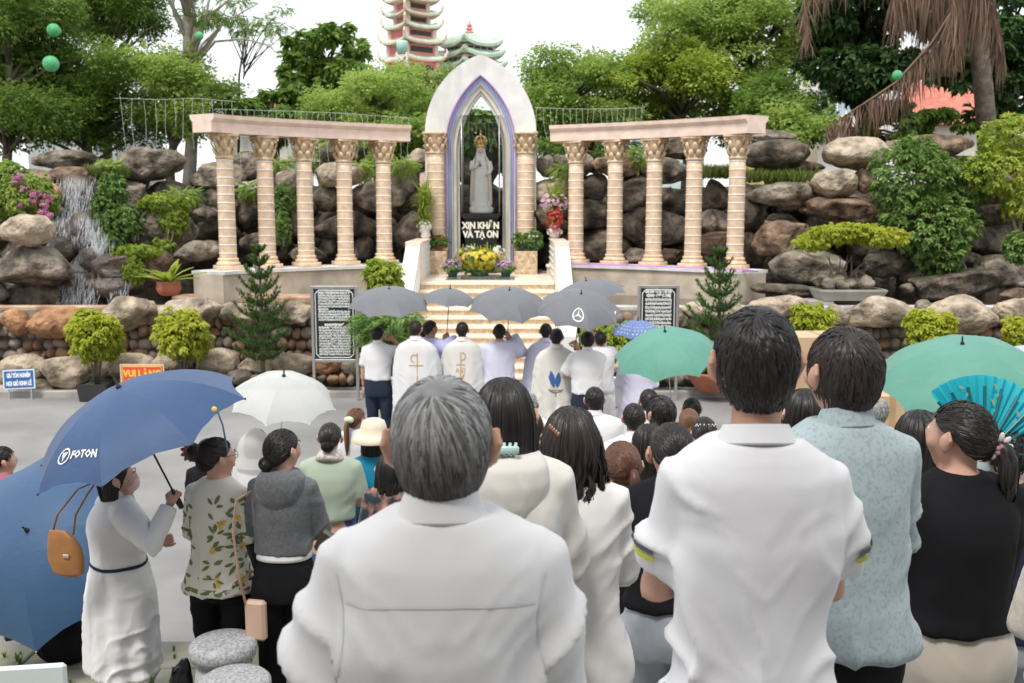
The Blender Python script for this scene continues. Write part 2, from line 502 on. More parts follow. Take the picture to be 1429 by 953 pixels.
rockery = thing('rockery', 'tall bank of stacked weathered boulders behind the colonnades', 'rockery', (0, 24, 1.2))
ro = (0, 24, 1.2)
rl = [  # photo rectangles, distance, material
 (50,210,132,236,25,G),(165,207,258,251,24.5,G),(112,232,205,275,25,B),(128,250,205,292,24.2,G),(205,252,272,280,25,G),
 (188,276,272,350,23,G),(0,300,74,344,19.9,A),(-12,342,100,402,20.2,G),(8,392,92,436,20.6,D),(-20,395,14,425,20.2,G),
 (133,352,204,394,21,W),(186,345,240,392,21.5,B),(240,336,308,364,22.2,G),(20,238,75,300,23,B),(60,232,120,262,23.6,B),(45,255,84,292,22.4,R),
 (150,290,200,350,22.6,D),(95,235,140,262,23.9,W),
 (270,226,347,270,25,G),(322,212,364,252,25.4,G),(276,261,336,303,24.8,D),(262,289,309,311,24,G),(268,307,335,338,24.6,D),(266,336,309,363,23.6,G),
 (328,272,366,320,25,D),(336,325,392,352,24.6,D),(383,238,422,279,25,G),(400,278,424,332,24.8,G),(364,300,404,332,25.6,D),(438,227,507,260,24.8,A),(446,201,512,230,25.4,D),
 (438,260,478,295,25,D),(492,254,566,295,24.9,G),(547,237,584,270,25.2,G),(438,296,533,331,24.8,D),(546,296,606,344,24.6,D),(494,328,520,363,24.8,G),(404,344,454,366,24.2,G),
 (448,328,470,358,25,G),(470,335,500,362,25.4,D),(520,325,552,365,25.6,D),(366,330,412,362,25,D),(565,208,604,240,25.6,A),(560,262,606,300,25.4,D),
 (640,215,700,260,27,D),(636,255,700,300,27,D),(640,300,705,345,27,D),(560,340,640,378,26.5,D),(700,330,780,372,26.5,D),
 (742,248,796,284,25.2,A),(748,217,774,247,25.5,G),(770,216,800,240,25.8,G),(785,211,828,246,25.2,G),(826,216,893,247,25,B),(810,243,850,280,25.2,D),(893,221,962,256,24.9,G),
 (923,192,985,222,25.3,D),(864,243,906,298,25,D),(742,280,852,322,24.8,D),(864,292,960,343,24.6,D),(958,285,985,320,25,D),(975,251,1020,294,24.8,D),(976,293,1018,327,24.5,G),
 (770,321,893,366,24.8,D),(975,323,1053,358,24,B),(870,346,904,368,24,G),(918,346,959,369,24.2,B),(900,300,960,330,26,D),(905,262,945,300,26.3,D),
 (1036,181,1110,199,24,G),(1036,197,1131,235,23.5,D),(1046,223,1147,247,24,B),(1144,190,1244,237,23.2,A),(1226,189,1358,222,23.8,B),(1128,237,1196,278,22.8,A),
 (1043,255,1132,289,23,G),(1192,236,1220,270,23,B),(1120,274,1236,310,22.8,B),(1018,279,1072,324,23.2,D),(1052,308,1132,358,22.4,B),(1034,325,1070,372,23,D),
 (1076,350,1176,396,21.8,G),(1205,350,1272,388,22,D),(1262,376,1402,418,21.4,D),(1363,354,1440,402,21.6,G),(1340,315,1412,358,22.4,D),(1358,286,1440,314,22.6,D),
 (1325,365,1348,389,21.5,G),(1300,358,1330,384,21.8,B),(1398,402,1440,424,20.6,B),(1220,268,1300,320,23.6,D),(1280,215,1370,262,24,D),(1350,225,1440,290,23.6,B),(1050,395,1140,412,21,D),
 (1400,190,1460,230,24.5,D),(1255,395,1275,412,21,D)]
for r in rl: boulder(rockery, *r, off=ro)
for row, z in enumerate((1.4, 2.1, 2.8, 3.4)):          # darker stones filling behind the front ones
    x = -15
    while x < 15:
        sx = random.uniform(.5, .95)
        o = set_mat(obj_from_mesh('boulder', bmesh_for('b', random.randrange(12), rock_dark), rockery, (x + sx - ro[0], 26.3 + random.uniform(-.3, .3) - ro[1], z + random.uniform(-.12, .12) - ro[2])))
        o.scale = (sx, .7, random.uniform(.36, .52)); o.rotation_euler = (0, random.uniform(-.1, .1), random.uniform(-.3, .3))
        x += sx * 1.85
# earth bank behind the stones
v = []; f = []
nx, ny = 60, 12
for j in range(ny):
    for i in range(nx):
        x = -30 + 60 * i / (nx - 1); t = j / (ny - 1)
        y = 26.4 + t * 14
        v.append((x, y, (.2 if j == 0 else 3.5 + .5 * min(1, t * 3) - .3 * t + .15 * math.sin(x * 1.3 + j))))
for j in range(ny - 1):
    for i in range(nx - 1):
        a = j * nx + i; f.append((a, a + 1, a + nx + 1, a + nx))
o = obj_from_mesh('hillside', to_mesh('hillside', v, f, earth)); o['kind'] = 'structure'

# ------------------------------------------------------------------ pond wall of boulders and cobbles
def pond_wall(label, xa, xb, rects):
    loc = ((xa + xb) / 2, 18.2, 0)
    t = thing('pond_wall', label, 'stone wall', loc)
    mbx = MB().box(((xa + xb) / 2, 18.75, .66), (xb - xa, 1.0, 1.32), bev=.03)
    part('mortar_core', mbx, mortar, t, off=loc)
    for r in rects: boulder(t, *r, off=loc)
    # cobble courses set in the mortar
    for row in range(6):
        x = xa + .05
        z = .16 + row * .215
        while x < xb - .1:
            wd = random.uniform(.12, .27)
            o = obj_from_mesh('cobble', bmesh_for('c', random.randrange(6), cobble_r if random.random() < .35 else cobble_m), t,
                              (x + wd / 2 - loc[0], 18.24 + random.uniform(-.03, .05) - loc[1], z + random.uniform(-.03, .03)))
            set_mat(o)
            o.scale = (wd / 2 * 1.08, .15, random.uniform(.095, .14)); o.rotation_euler = (random.uniform(-.2, .2), random.uniform(-.5, .5), random.uniform(-.2, .2))
            x += wd * .98
    return t
Lw = [(0,431,41,470,18,R),(-60,436,-2,474,18,G),(42,429,126,471,18,R),(143,413,221,463,18,A),(220,416,308,456,18,A),(308,422,371,453,18.1,A),(385,421,436,453,18.1,A),(436,420,500,452,18.2,A),(498,420,560,455,18.2,G),(366,426,392,448,18.2,G),
 (0,496,63,536,17.7,A),(-70,498,-2,540,17.7,A),(60,495,152,543,17.65,A),(146,493,216,529,17.7,A),(212,490,274,519,17.75,A),(279,486,334,528,17.7,A),(334,496,384,521,17.7,A),(381,493,438,523,17.7,A),(436,498,480,520,17.7,R),(478,500,520,522,17.7,A),(518,498,560,524,17.7,A),
 (30,530,78,557,17.5,G),(-40,534,22,560,17.5,A),(78,538,120,553,17.5,B),(150,528,180,546,17.5,G),(240,516,285,535,17.55,G),(318,515,352,536,17.5,G)]
Rw = [(952,420,1046,450,18.2,A),(1041,412,1121,444,18,A),(1118,420,1150,446,18.3,G),(1144,424,1184,453,18,A),(1175,413,1282,455,18,A),(1294,412,1394,463,18,A),(1386,416,1440,462,18,A),(1276,418,1300,440,18.3,G),(1438,414,1520,462,18,A),(900,425,956,455,18.3,G),
 (840,500,900,525,17.7,A),(900,498,960,524,17.7,A),(958,496,1020,522,17.7,A),(1018,494,1090,524,17.7,G),(1090,496,1170,526,17.7,A),(1168,492,1240,524,17.7,A),(1240,496,1310,528,17.7,G),(1308,494,1390,528,17.7,A),(1388,496,1450,528,17.7,A),(1448,494,1520,530,17.7,A)]
pond_wall('low pond wall of pale boulders over cobbles below the waterfall', -13, -2.35, Lw)
pond_wall('low pond wall of pale boulders over cobbles beneath the bonsai tray', 1.3, 13, Rw)
# pond water and its rusty rim
mbx = MB().box((0, -2.9, 5.2), (34, .8, 10.4))
for k_ in range(9): mbx.box((-14 + 3.5 * k_, -2.45, 5), (.5, .3, 10))
o = part('added_shade_wall', mbx, M('shade_wall_grey', (.33, .32, .31), .85, var=.15, scale=4, coords='pos')); o['kind'] = 'structure'      # unseen wall added behind the camera to darken the near figures' backs
sheet('pond', -14, SX0 - .3, 19.15, 26, 1.30, water_m); sheet('pond', SX1 + .3, 14, 19.15, 26, 1.30, water_m)
mb = MB()
mb.box((-7.7, 19.35, 1.36), (10.6, .28, .10), bev=.02)
mb.box((-4.6, 21.6, 1.34), (5.4, .7, .16), bev=.03)
o = part('pond_rim', mb, M('rusty_rim', (.46, .25, .14), .85, var=.3, scale=3, coords='pos', col2=(.55, .42, .30))); o['kind'] = 'structure'
mb = MB(); mb.box((7.6, 19.35, 1.36), (12, .28, .10), bev=.02)
o = part('pond_rim', mb, M('pale_rim', (.50, .49, .46), .85, var=.25, scale=3, coords='pos')); o['kind'] = 'structure'

# ------------------------------------------------------------------ waterfall
wf = thing('waterfall', 'white waterfall streaming over dark wet rocks at the pond', 'waterfall', (-10, 22, 1.3))
wo = (-10, 22, 1.3)
for r in [(78,244,134,300,23.4,W),(92,296,152,362,22.4,W),(104,345,160,400,21.6,W),(66,330,106,372,22,W),(60,380,150,424,20.9,W),(120,385,196,420,20.8,W)]:
    boulder(wf, *r, off=wo, name='wet_rock', idx=3)
def fall(pts, n, spread, ln):
    m = MB()
    for k in range(n):
        t = random.random() * (len(pts) - 1); i = int(t); u = t - i
        a, b = pts[i], pts[min(i + 1, len(pts) - 1)]
        px = a[0] + (b[0] - a[0]) * u + random.gauss(0, spread * (a[3] if len(a) > 3 else 1)); py = a[1] + (b[1] - a[1]) * u; Y = a[2] + (b[2] - a[2]) * u
        p = P(px, py, Y); l = ln * random.uniform(.5, 1.5)
        q = p + Vector((random.gauss(0, .03), -.08, -l))
        m.tube([p, (p + q) / 2 + Vector((random.gauss(0, .012), -.02, 0)), q], [.0015, random.uniform(.0025, .006), .0015], 5)
    return m
part('water_stream', fall([(106, 246, 22.75, 1.5), (106, 300, 22.5, 1.8), (118, 330, 22.0, .9)], 700, 12, .24), foam, wf, True, 'stuff', off=wo)
part('water_stream', fall([(120, 300, 21.9, 1), (138, 340, 21.4, .8), (112, 370, 21.3, .9), (102, 408, 20.5, 1.0)], 700, 10, .22), foam, wf, True, 'stuff', off=wo)
part('water_stream', fall([(108, 380, 20.6, 1.2), (112, 425, 20.3, 1.6)], 220, 13, .2), foam, wf, True, 'stuff', off=wo)
part('water_stream', fall([(160, 385, 20.7, .8), (168, 420, 20.3, 1)], 90, 10, .2), foam, wf, True, 'stuff', off=wo)

# ------------------------------------------------------------------ staircase with parapets
AX = -.765                                              # axis of the shrine
SX0, SX1 = -1.98, .92
st = thing('staircase', 'wide flight of tan stone steps between white parapets up to the shrine', 'staircase', ((SX0 + SX1) / 2, 18.5, 0))
so_ = ((SX0 + SX1) / 2, 18.5, 0)
NS, RH, TD = 11, .1545, .31
for k in range(NS):
    y0 = 18.45 + k * TD
    last = k == NS - 1
    dep = (27.2 - y0) if last else (TD + .25)
    part('riser', MB().box(((SX0 + SX1) / 2, y0 + dep / 2 + .03, (k + .5) * RH - .028), (SX1 - SX0, dep, RH - .058)), M('tan_riser', (.70, .52, .33), .4, var=.2, scale=12, coords='pos', col2=(.78, .63, .45)), st, off=so_)
    part('tread', MB().box(((SX0 + SX1) / 2, y0 + dep / 2, (k + 1) * RH - .0285), (SX1 - SX0 + .002, dep + .03, .057), bev=.008), M('cream_tread', (.82, .73, .60), .4, var=.1, scale=8, coords='pos'), st, off=so_)
PZ = NS * RH
part('dark_slab', MB().box((AX + .05, 22.75, PZ + .006), (1.55, 1.0, .008)), M('polished_dark', (.20, .21, .20), .12, var=.2, scale=9, coords='pos'), st, off=so_)
YT = 18.45 + (NS - 1) * TD
for sx, nm in ((SX0 - .16, 'l'), (SX1 + .16, 'r')):
    prof = [(18.2, 0), (18.2, .95), (18.55, .95), (YT + .1, PZ + .82), (24.9, PZ + .82), (24.9, 0)]
    wmb = MB().prism(prof, .30, lambda u, v, w_, sx=sx: (sx - .15 + w_, u, v))
    part('parapet', wmb, white_p, st, off=so_)
    # coping in tan stone on the level part and the post where it breaks
    part('coping', MB().box((sx, (YT + 24.9) / 2 + .1, PZ + .845), (.36, 24.9 - YT, .05), bev=.012), marble_p, st, off=so_)
    part('post', MB().box((sx, YT + .12, PZ + .40), (.335, .2, .83), bev=.01), marble, st, off=so_)
    for k in range(5):
        part('rail', MB().box((sx + (.16 if nm == 'l' else -.16), (YT + 24.8) / 2 + .25, PZ + .12 + k * .14), (.03, 24.4 - YT - .6, .05), bev=.012), ren_w, st, off=so_)

# ------------------------------------------------------------------ column
def acanthus(m, c, r0, r1, z0, z1, ang, w):
    pts = []
    for k in range(6):
        t = k / 5
        r = r0 + (r1 - r0) * t ** 1.6 + (.045 * math.sin(t * PI * .9)) - (.03 if k == 5 else 0)
        z = z0 + (z1 - z0) * (t if k < 5 else .93)
        pts.append((r, z, w * math.sin(PI * (.25 + .65 * t)) * (1 if k < 5 else .6)))
    vs = []; fs = []
    for r, z, ww in pts:
        for q in (-1, 0, 1):
            a = ang + q * ww / r
            rr = r - (.018 if q else -.012)
            vs.append((c[0] + rr * math.cos(a), c[1] + rr * math.sin(a), c[2] + z))
    for i in range(5):
        for q in (0, 1):
            a = i * 3 + q; fs.append((a, a + 1, a + 4, a + 3))
    n = len(vs)
    m.add(vs, fs)
def column_meshes(R, Hs, hcap=.52, hbase=.26, nb=12):
    out = {}
    m = MB(); m.lathe([(R * 1.0, hbase), (R * 1.0, hbase + .02)] + [(R * (1 - .06 * k / 8), hbase + .02 + (Hs - hbase - hcap - .02) * k / 8) for k in range(1, 9)], 28)
    out['shaft'] = (m, marble, True)
    m = MB(); m.box((0, 0, .05), (R * 2.75, R * 2.75, .10), bev=.012)
    m.lathe([(R * 1.34, .10), (R * 1.40, .125), (R * 1.34, .16), (R * 1.16, .18), (R * 1.14, .20), (R * 1.22, .225), (R * 1.18, .25), (R * 1.02, hbase + .005)], 28)
    out['base'] = (m, marble, True)
    z0 = Hs - hcap
    m = MB()
    m.lathe([(R * .94, z0 - .01), (R * 1.08, z0 + .01), (R * 1.08, z0 + .04), (R * .96, z0 + .06), (R * .98, z0 + .25), (R * 1.18, z0 + hcap - .07), (R * 1.22, z0 + hcap - .06)], 24)
    for k in range(8):
        acanthus(m, (0, 0, z0), R * .98, R * 1.28, .05, .25, 2 * PI * k / 8, .075)
        acanthus(m, (0, 0, z0), R * 1.0, R * 1.42, .16, .41, 2 * PI * (k + .5) / 8, .075)
    for k in range(4):
        a = PI / 4 + k * PI / 2
        cx, cy = R * 1.42 * math.cos(a), R * 1.42 * math.sin(a)
        sp = [(cx + math.cos(a) * .055 * math.cos(t) * (1 - t / 9), cy + math.sin(a) * .055 * math.cos(t) * (1 - t / 9), z0 + hcap - .115 + .055 * math.sin(t) * (1 - t / 9)) for t in np.linspace(0, 7, 14)]
        m.tube(sp, [.026] * 10 + [.022, .018, .014, .01], 6)
    m.box((0, 0, z0 + hcap - .03), (R * 2.7, R * 2.7, .06), bev=.015)
    out['capital'] = (m, M('capital_stone', (.66, .46, .28), .6, var=.22, scale=10, coords='pos', col2=(.80, .64, .44)), True)
    bands = []
    for k in range(nb):
        z = hbase + .1 + (Hs - hbase - hcap - .14) * k / (nb - 1)
        rr = R * (1 - .06 * (z - hbase) / (Hs - hbase - hcap)) + .006
        mm = MB(); mm.lathe([(rr - .01, z - .016), (rr, z - .012), (rr, z + .012), (rr - .01, z + .016)], 24)
        bands.append(mm)
    return out, bands
CH = 4.86 - 1.97
cm, bands = column_meshes(.185, CH)
cm_me = {k: to_mesh(k, m.v, m.f, mt, sm) for k, (m, mt, sm) in cm.items()}
bd_me = [to_mesh('band', m.v, m.f, band_w, True) for m in bands]
def sweep_xy(m, path, prof, closed_ends=True):
    """sweep a (offset, z) profile along a plan path"""
    rings = []
    for i, p in enumerate(path):
        t = Vector(path[min(i + 1, len(path) - 1)]) - Vector(path[max(i - 1, 0)]); t.normalize()
        n = Vector((-t.y, t.x))
        rings.append([(p[0] + n.x * o, p[1] + n.y * o, z) for o, z in prof])
    m.loft(rings)
ZB, ZT = 1.97, 4.86
def colonnade(label, pix, Ys, ends):
    pts = [P(px, 370, Y) for px, Y in zip(pix, Ys)]
    loc = (pts[2].x, pts[2].y, ZB)
    t = thing('colonnade', label, 'colonnade', loc)
    for p in pts:
        c = obj_from_mesh('column', cm_me['shaft'], t, (p.x - loc[0], p.y - loc[1], 0))
        d = pts[3] - pts[1]; c.rotation_euler = (0, 0, math.atan2(d.y, d.x))
        for k in ('base', 'capital'): obj_from_mesh(k, cm_me[k], c)
        for b in bd_me: obj_from_mesh('band', b, c)
    e0, e1 = P(ends[0][0], 180, ends[0][1]), P(ends[1][0], 180, ends[1][1])
    ctrl = [Vector((e0.x, e0.y))] + [Vector((p.x, p.y)) for p in pts] + [Vector((e1.x, e1.y))]
    # smooth the path
    path = []
    for i in range(len(ctrl) - 1):
        for u in (0, .25, .5, .75):
            a, b, c2, d2 = ctrl[max(i - 1, 0)], ctrl[i], ctrl[i + 1], ctrl[min(i + 2, len(ctrl) - 1)]
            q = .5 * ((2 * b) + (c2 - a) * u + (2 * a - 5 * b + 4 * c2 - d2) * u * u + (3 * b - a - 3 * c2 + d2) * u ** 3)
            path.append((q.x, q.y))
    path.append(tuple(ctrl[-1]))
    m = MB(); sweep_xy(m, path, [(-.26, ZT), (-.26, ZT + .22), (.26, ZT + .22), (.26, ZT)])
    part('architrave', m, marble_p, t, off=loc)
    m = MB(); sweep_xy(m, path, [(-.27, ZT + .221), (-.33, ZT + .29), (-.34, ZT + .37), (.34, ZT + .37), (.33, ZT + .29), (.27, ZT + .221)])
    part('cornice', m, marble_p, t, off=loc)
    m = MB(); sweep_xy(m, path, [(-.42, 1.0), (-.42, ZB - .07), (.42, ZB - .07), (.42, 1.0)])
    part('plinth', m, M('plinth_stone', (.58, .49, .39), .7, var=.16, scale=2.5, coords='pos', streak=.25), t, off=loc)
    m = MB(); sweep_xy(m, path, [(-.47, ZB - .069), (-.47, ZB - .001), (.47, ZB - .001), (.47, ZB - .069)])
    part('plinth_coping', m, ren_w, t, off=loc)
    return path
pathL = colonnade('left curved colonnade of five banded peach columns beside the waterfall', [319, 374, 428, 483, 537], [21.6, 22.25, 22.85, 23.4, 23.9], [(282, 21.1), (566, 24.2)])
pathR = colonnade('right curved colonnade of five banded peach columns by the bonsai tray', [803, 857, 911, 966, 1025], [24.0, 23.55, 23.05, 22.45, 21.8], [(774, 24.25), (1056, 21.4)])
# violet cable lying on the right plinth
m = MB(); m.tube([(x, y - .46, ZB + .012) for x, y in pathR], .02, 6)
o = part('light_cable', m, led_v); setprops(o, 'violet light cable running along the top of the right plinth', 'cable')

# ------------------------------------------------------------------ shrine arch
def pointed(cx, half, zs, za, n=14):
    h = za - zs; R_ = (half * half + h * h) / (2 * half)
    a_end = math.asin(min(1, h / R_))
    right = [(cx + half - R_ + R_ * math.cos(a_end * k / n), zs + R_ * math.sin(a_end * k / n)) for k in range(n + 1)]
    left = [(2 * cx - x, z) for x, z in reversed(right[:-1])]
    return right + left
def arch_ring(m, cx, ho, zao, zso, hi, zai, zsi, z0, y0, y1):
    oo = [(cx + ho, z0)] + pointed(cx, ho, zso, zao) + [(cx - ho, z0)]
    ii = [(cx + hi, z0)] + pointed(cx, hi, zsi, zai) + [(cx - hi, z0)]
    n = len(oo)
    vs = [(x, y0, z) for x, z in oo] + [(x, y0, z) for x, z in ii] + [(x, y1, z) for x, z in oo] + [(x, y1, z) for x, z in ii]
    fs = []
    for k in range(n - 1):
        fs += [(k, k + n, k + 1 + n, k + 1), (k + 2 * n, k + 1 + 2 * n, k + 1 + 3 * n, k + 3 * n), (k, k + 1, k + 1 + 2 * n, k + 2 * n), (k + n, k + 3 * n, k + 1 + 3 * n, k + 1 + n)]
    m.add(vs, fs)
YA = 24.75
sh = thing('shrine_arch', 'tall white pointed gothic arch framing the statue above the steps', 'arch', (AX, YA, PZ))
sof = (AX, YA, PZ)
m = MB(); arch_ring(m, AX, 1.36, 6.98, 5.10, .84, 6.46, 4.75, PZ, YA, YA + .55); part('outer_arch', m, ren_w, sh, off=sof)
m = MB(); arch_ring(m, AX, .838, 6.44, 4.75, .70, 6.27, 4.72, PZ, YA + .07, YA + .50); part('middle_moulding', m, ren_w, sh, off=sof)
m = MB(); arch_ring(m, AX, .698, 6.26, 4.72, .60, 6.13, 4.68, PZ, YA + .13, YA + .48); part('inner_moulding', m, ren_c, sh, off=sof)
m = MB(); arch_ring(m, AX, .598, 6.12, 4.68, .53, 6.03, 4.66, PZ, YA + .20, YA + .46); part('inner_moulding', m, ren_w, sh, off=sof)
for hw, zt, zs, mt, y in ((.86, 6.49, 4.76, led_v, YA - .015), (.79, 6.40, 4.75, led_b, YA + .05), (.74, 6.33, 4.74, led_b, YA + .055)):
    m = MB(); m.tube([(AX + hw, y, PZ + .1)] + [(x, y, z) for x, z in pointed(AX, hw, zs, zt)] + [(AX - hw, y, PZ + .1)], .016, 6)
    part('light_cable', m, mt, sh, True, off=sof)
cm2, bands2 = column_meshes(.215, 5.12 - PZ - .56, nb=11)
for s in (-1, 1):
    x = AX + s * 1.10
    for k, (mm, mt, sm) in cm2.items():
        o = part({'shaft': 'column_shaft', 'base': 'column_base'}.get(k, k), mm, mt, sh, sm, loc=(x - AX, -.07, .56))
        if k == 'shaft':
            for b in bands2: part('band', b, band_w, o, True)
    part('pedestal', MB().box((x, YA - .25, PZ + .28), (.56, .66, .559), bev=.012), granite_t, sh, off=sof)

# black pedestal with its inscription
def text_mesh(s, size=1., align='CENTER', res=2, bold=0., sx=1.):
    cu = bpy.data.curves.new('lettering', 'FONT'); cu.body = s; cu.size = size; cu.align_x = align; cu.resolution_u = res; cu.offset = bold; cu.fill_mode = 'FRONT'
    o = bpy.data.objects.new('lettering', cu); TMP.collection.objects.link(o)
    TMP.view_layers[0].update()
    dg = TMP.view_layers[0].depsgraph
    me = o.evaluated_get(dg).to_mesh()
    v = np.array([x.co[:] for x in me.vertices]).reshape(-1, 3); f = [tuple(p.vertices) for p in me.polygons]
    o.evaluated_get(dg).to_mesh_clear()
    bpy.data.objects.remove(o); bpy.data.curves.remove(cu)
    v[:, 0] *= sx
    return v, f
TMP = bpy.data.scenes.new('workbench')
def lettering(name, s, size, frame, mat, parent, align='CENTER', bold=0., sx=1., off=None):
    v, f = text_mesh(s, size, align, 2, bold, sx)
    m = MB(); m.add([frame(a, b) for a, b, _ in v], f)
    return part(name, m, mat, parent, off=off)
YS = YA - .22                                            # the statue stands in the mouth of the arch
pd = thing('pedestal', 'black granite pedestal carrying the white statue with raised cream lettering', 'pedestal', (AX, YS + .3, PZ))
pof = (AX, YS + .3, PZ)
PT = 3.17
part('block', MB().box((AX, YS + .32, (PZ + PT - .16) / 2), (.78, .62, PT - .16 - PZ), bev=.01), granite_b, pd, off=pof)
part('top_slab', MB().loft([[(AX + x * s_, YS + .32 + y * s_, z) for x, y in ((-.42, -.34), (.42, -.34), (.42, .34), (-.42, .34))] for s_, z in ((.94, PT - .16), (1.0, PT - .12), (1.13, PT - .06), (1.13, PT))]), granite_b, pd, off=pof)
cream = flat('cream_letters', (.82, .78, .66), .5)
for s, z in (('XIN KHẤN', 2.80), ('VÀ TẠ ƠN', 2.585)):
    lettering('lettering', s, .215, lambda a, b, z=z: (AX + a, YS + .32 - .31 - .006, z + b), cream, pd, bold=.012, sx=.86, off=pof)

# ------------------------------------------------------------------ white statue with gold crown
def remesh(m, voxel=.012, smooth=4, fac=.5):
    me = to_mesh('tmp', m.v, m.f, None)
    o = bpy.data.objects.new('tmp', me); TMP.collection.objects.link(o)
    r = o.modifiers.new('r', 'REMESH'); r.mode = 'VOXEL'; r.voxel_size = voxel
    if smooth:
        s = o.modifiers.new('s', 'SMOOTH'); s.iterations = smooth; s.factor = fac
    TMP.view_layers[0].update()
    dg = TMP.view_layers[0].depsgraph
    ev = o.evaluated_get(dg)
    em = ev.to_mesh()
    n = len(em.vertices)
    v = np.empty(n * 3); em.vertices.foreach_get('co', v); v = v.reshape(-1, 3)
    nm = np.empty(n * 3); em.vertices.foreach_get('normal', nm); nm = nm.reshape(-1, 3)
    lt = np.empty(len(em.polygons), dtype=np.int32); em.polygons.foreach_get('loop_total', lt)
    if len(lt) and (lt == 4).all():
        f = np.empty(len(em.loops), dtype=np.int32); em.loops.foreach_get('vertex_index', f); f = f.reshape(-1, 4)
    else:
        f = [tuple(p.vertices) for p in em.polygons]
    ev.to_mesh_clear()
    bpy.data.objects.remove(o); bpy.data.meshes.remove(me)
    return v, f, nm
def ring(a, b, z, cx=0, cy=0, n=32, e=2.4, fold=0, nf=8, ph=0.):
    out_ = []
    for k in range(n):
        t = 2 * PI * k / n
        c, s = math.cos(t), math.sin(t)
        m_ = 1 + fold * math.sin(nf * t + ph)
        out_.append((cx + a * m_ * math.copysign(abs(c) ** (2 / e), c), cy + b * m_ * math.copysign(abs(s) ** (2 / e), s), z))
    return out_
stt = thing('statue', 'white robed religious statue with gold crown standing inside a glass case', 'statue', (AX, YS + .3, PT))
m = MB()
m.loft([ring(a, b, z, 0, cy, 40, 2.1, fd, 11, ph) for a, b, z, cy, fd, ph in ((.24, .20, .16, 0, .05, 0), (.235, .195, .3, 0, .05, .3), (.22, .18, .6, 0, .045, .5), (.205, .165, .9, 0, .03, .6), (.20, .15, 1.05, 0, .02, .6), (.205, .14, 1.2, 0, .01, .6), (.17, .12, 1.31, 0, 0, 0), (.09, .09, 1.37, 0, 0, 0))])
m.loft([ring(a, b, z, 0, .05, 40, 2.2, fd, 9) for a, b, z, fd in ((.275, .16, .2, .05), (.27, .16, .5, .05), (.25, .15, .9, .04), (.235, .15, 1.15, .02), (.20, .14, 1.30, 0), (.13, .13, 1.40, 0), (.115, .125, 1.5, 0), (.095, .11, 1.6, 0), (.04, .05, 1.645, 0))])
m.ell((0, -.05, 1.505), (.072, .082, .10))
m.tube([(.2, -.02, 1.25), (.23, -.08, 1.08), (.20, -.16, .98), (.16, -.20, .94)], [.07, .075, .06, .04], 10)
m.tube([(-.2, -.02, 1.25), (-.22, -.10, 1.10), (-.12, -.19, 1.14), (-.05, -.21, 1.20)], [.07, .07, .055, .035], 10)
v, f, nm = remesh(m, .014, 3)
sw = M('statue_white', (.86, .85, .82), .3, var=.03, scale=3)
obj_from_mesh('robe', to_mesh('robe', v, f, sw), stt)
m = MB(); m.ell((0, -.075, 1.505), (.058, .064, .082)); m.ell((0, -.14, 1.50), (.010, .014, .016)); m.tube([(0, -.05, 1.44), (0, -.04, 1.36)], .04, 10)
m.ell((.14, -.22, .91), (.028, .03, .045)); m.ell((-.03, -.22, 1.23), (.026, .03, .045))
part('face', m, flat('statue_skin', (.72, .50, .38), .45), stt, True)
m = MB(); m.ell((-.01, -.205, 1.16), (.03, .03, .036)); part('heart', m, flat('heart_red', (.35, .04, .04), .4), stt, True)
m = MB(); 
for k in range(7): m.ell((.19 * math.cos(k * .9), .13 * math.sin(k * .9), .09 + .02 * (k % 2)), (.12, .11, .10))
m.lathe([(.27, 0), (.28, .03), (.25, .06)], 24)
v, f, nm = remesh(m, .016, 3); obj_from_mesh('cloud_base', to_mesh('cloud_base', v, f, sw), stt)
m = MB(); m.lathe([(.115, 1.60), (.12, 1.61), (.12, 1.66), (.11, 1.67)], 24, (0, .02, 0))
for k in range(8):
    a = 2 * PI * k / 8
    m.tube([(.115 * math.cos(a), .02 + .115 * math.sin(a), 1.66), (.15 * math.cos(a), .02 + .15 * math.sin(a), 1.74), (.12 * math.cos(a), .02 + .12 * math.sin(a), 1.84), (.02 * math.cos(a), .02 + .02 * math.sin(a), 1.89)], [.014, .016, .013, .01], 6)
    m.ell((.145 * math.cos(a), .02 + .145 * math.sin(a), 1.755), (.022, .022, .028), 8, 6)
m.ell((0, .02, 1.91), (.03, .03, .03), 10, 6); m.box((0, .02, 1.975), (.014, .014, .08)); m.box((0, .02, 1.98), (.05, .014, .014))
m.ell((0, .03, 1.70), (.09, .09, .09), 14, 8)
part('crown', m, gold, stt, True)
m = MB()
for s in (-1, 1):
    m.tube([(s * .12, -.115, 1.37), (s * .16, -.14, 1.1), (s * .19, -.17, .7), (s * .2, -.175, .3)], .010, 6)
part('gold_trim', m, gold, stt, True)
# glass case round the statue
gc = thing('glass_case', 'clear glass case with thin metal posts round the statue', 'display case', (AX, YS + .3, PT))
m = MB()
GT = 2.32
for sx in (-.455, .455):
    for sy in (-.30, .34):
        part('post', MB().tube([(sx, sy, .002), (sx, sy, GT)], .014, 8), steel, gc, True)
glass_m = bpy.data.materials.new('clear_glass'); glass_m.use_nodes = True
_t = glass_m.node_tree; _t.nodes.clear()
_o = _t.nodes.new('ShaderNodeOutputMaterial'); _g = _t.nodes.new('ShaderNodeBsdfGlossy'); _g.inputs['Roughness'].default_value = .02
_tr = _t.nodes.new('ShaderNodeBsdfTransparent'); _tr.inputs['Color'].default_value = (.985, .995, .99, 1)
_fr = _t.nodes.new('ShaderNodeFresnel'); _fr.inputs['IOR'].default_value = 1.35
_m = _t.nodes.new('ShaderNodeMixShader')
_t.links.new(_fr.outputs[0], _m.inputs[0]); _t.links.new(_tr.outputs[0], _m.inputs[1]); _t.links.new(_g.outputs[0], _m.inputs[2]); _t.links.new(_m.outputs[0], _o.inputs[0])
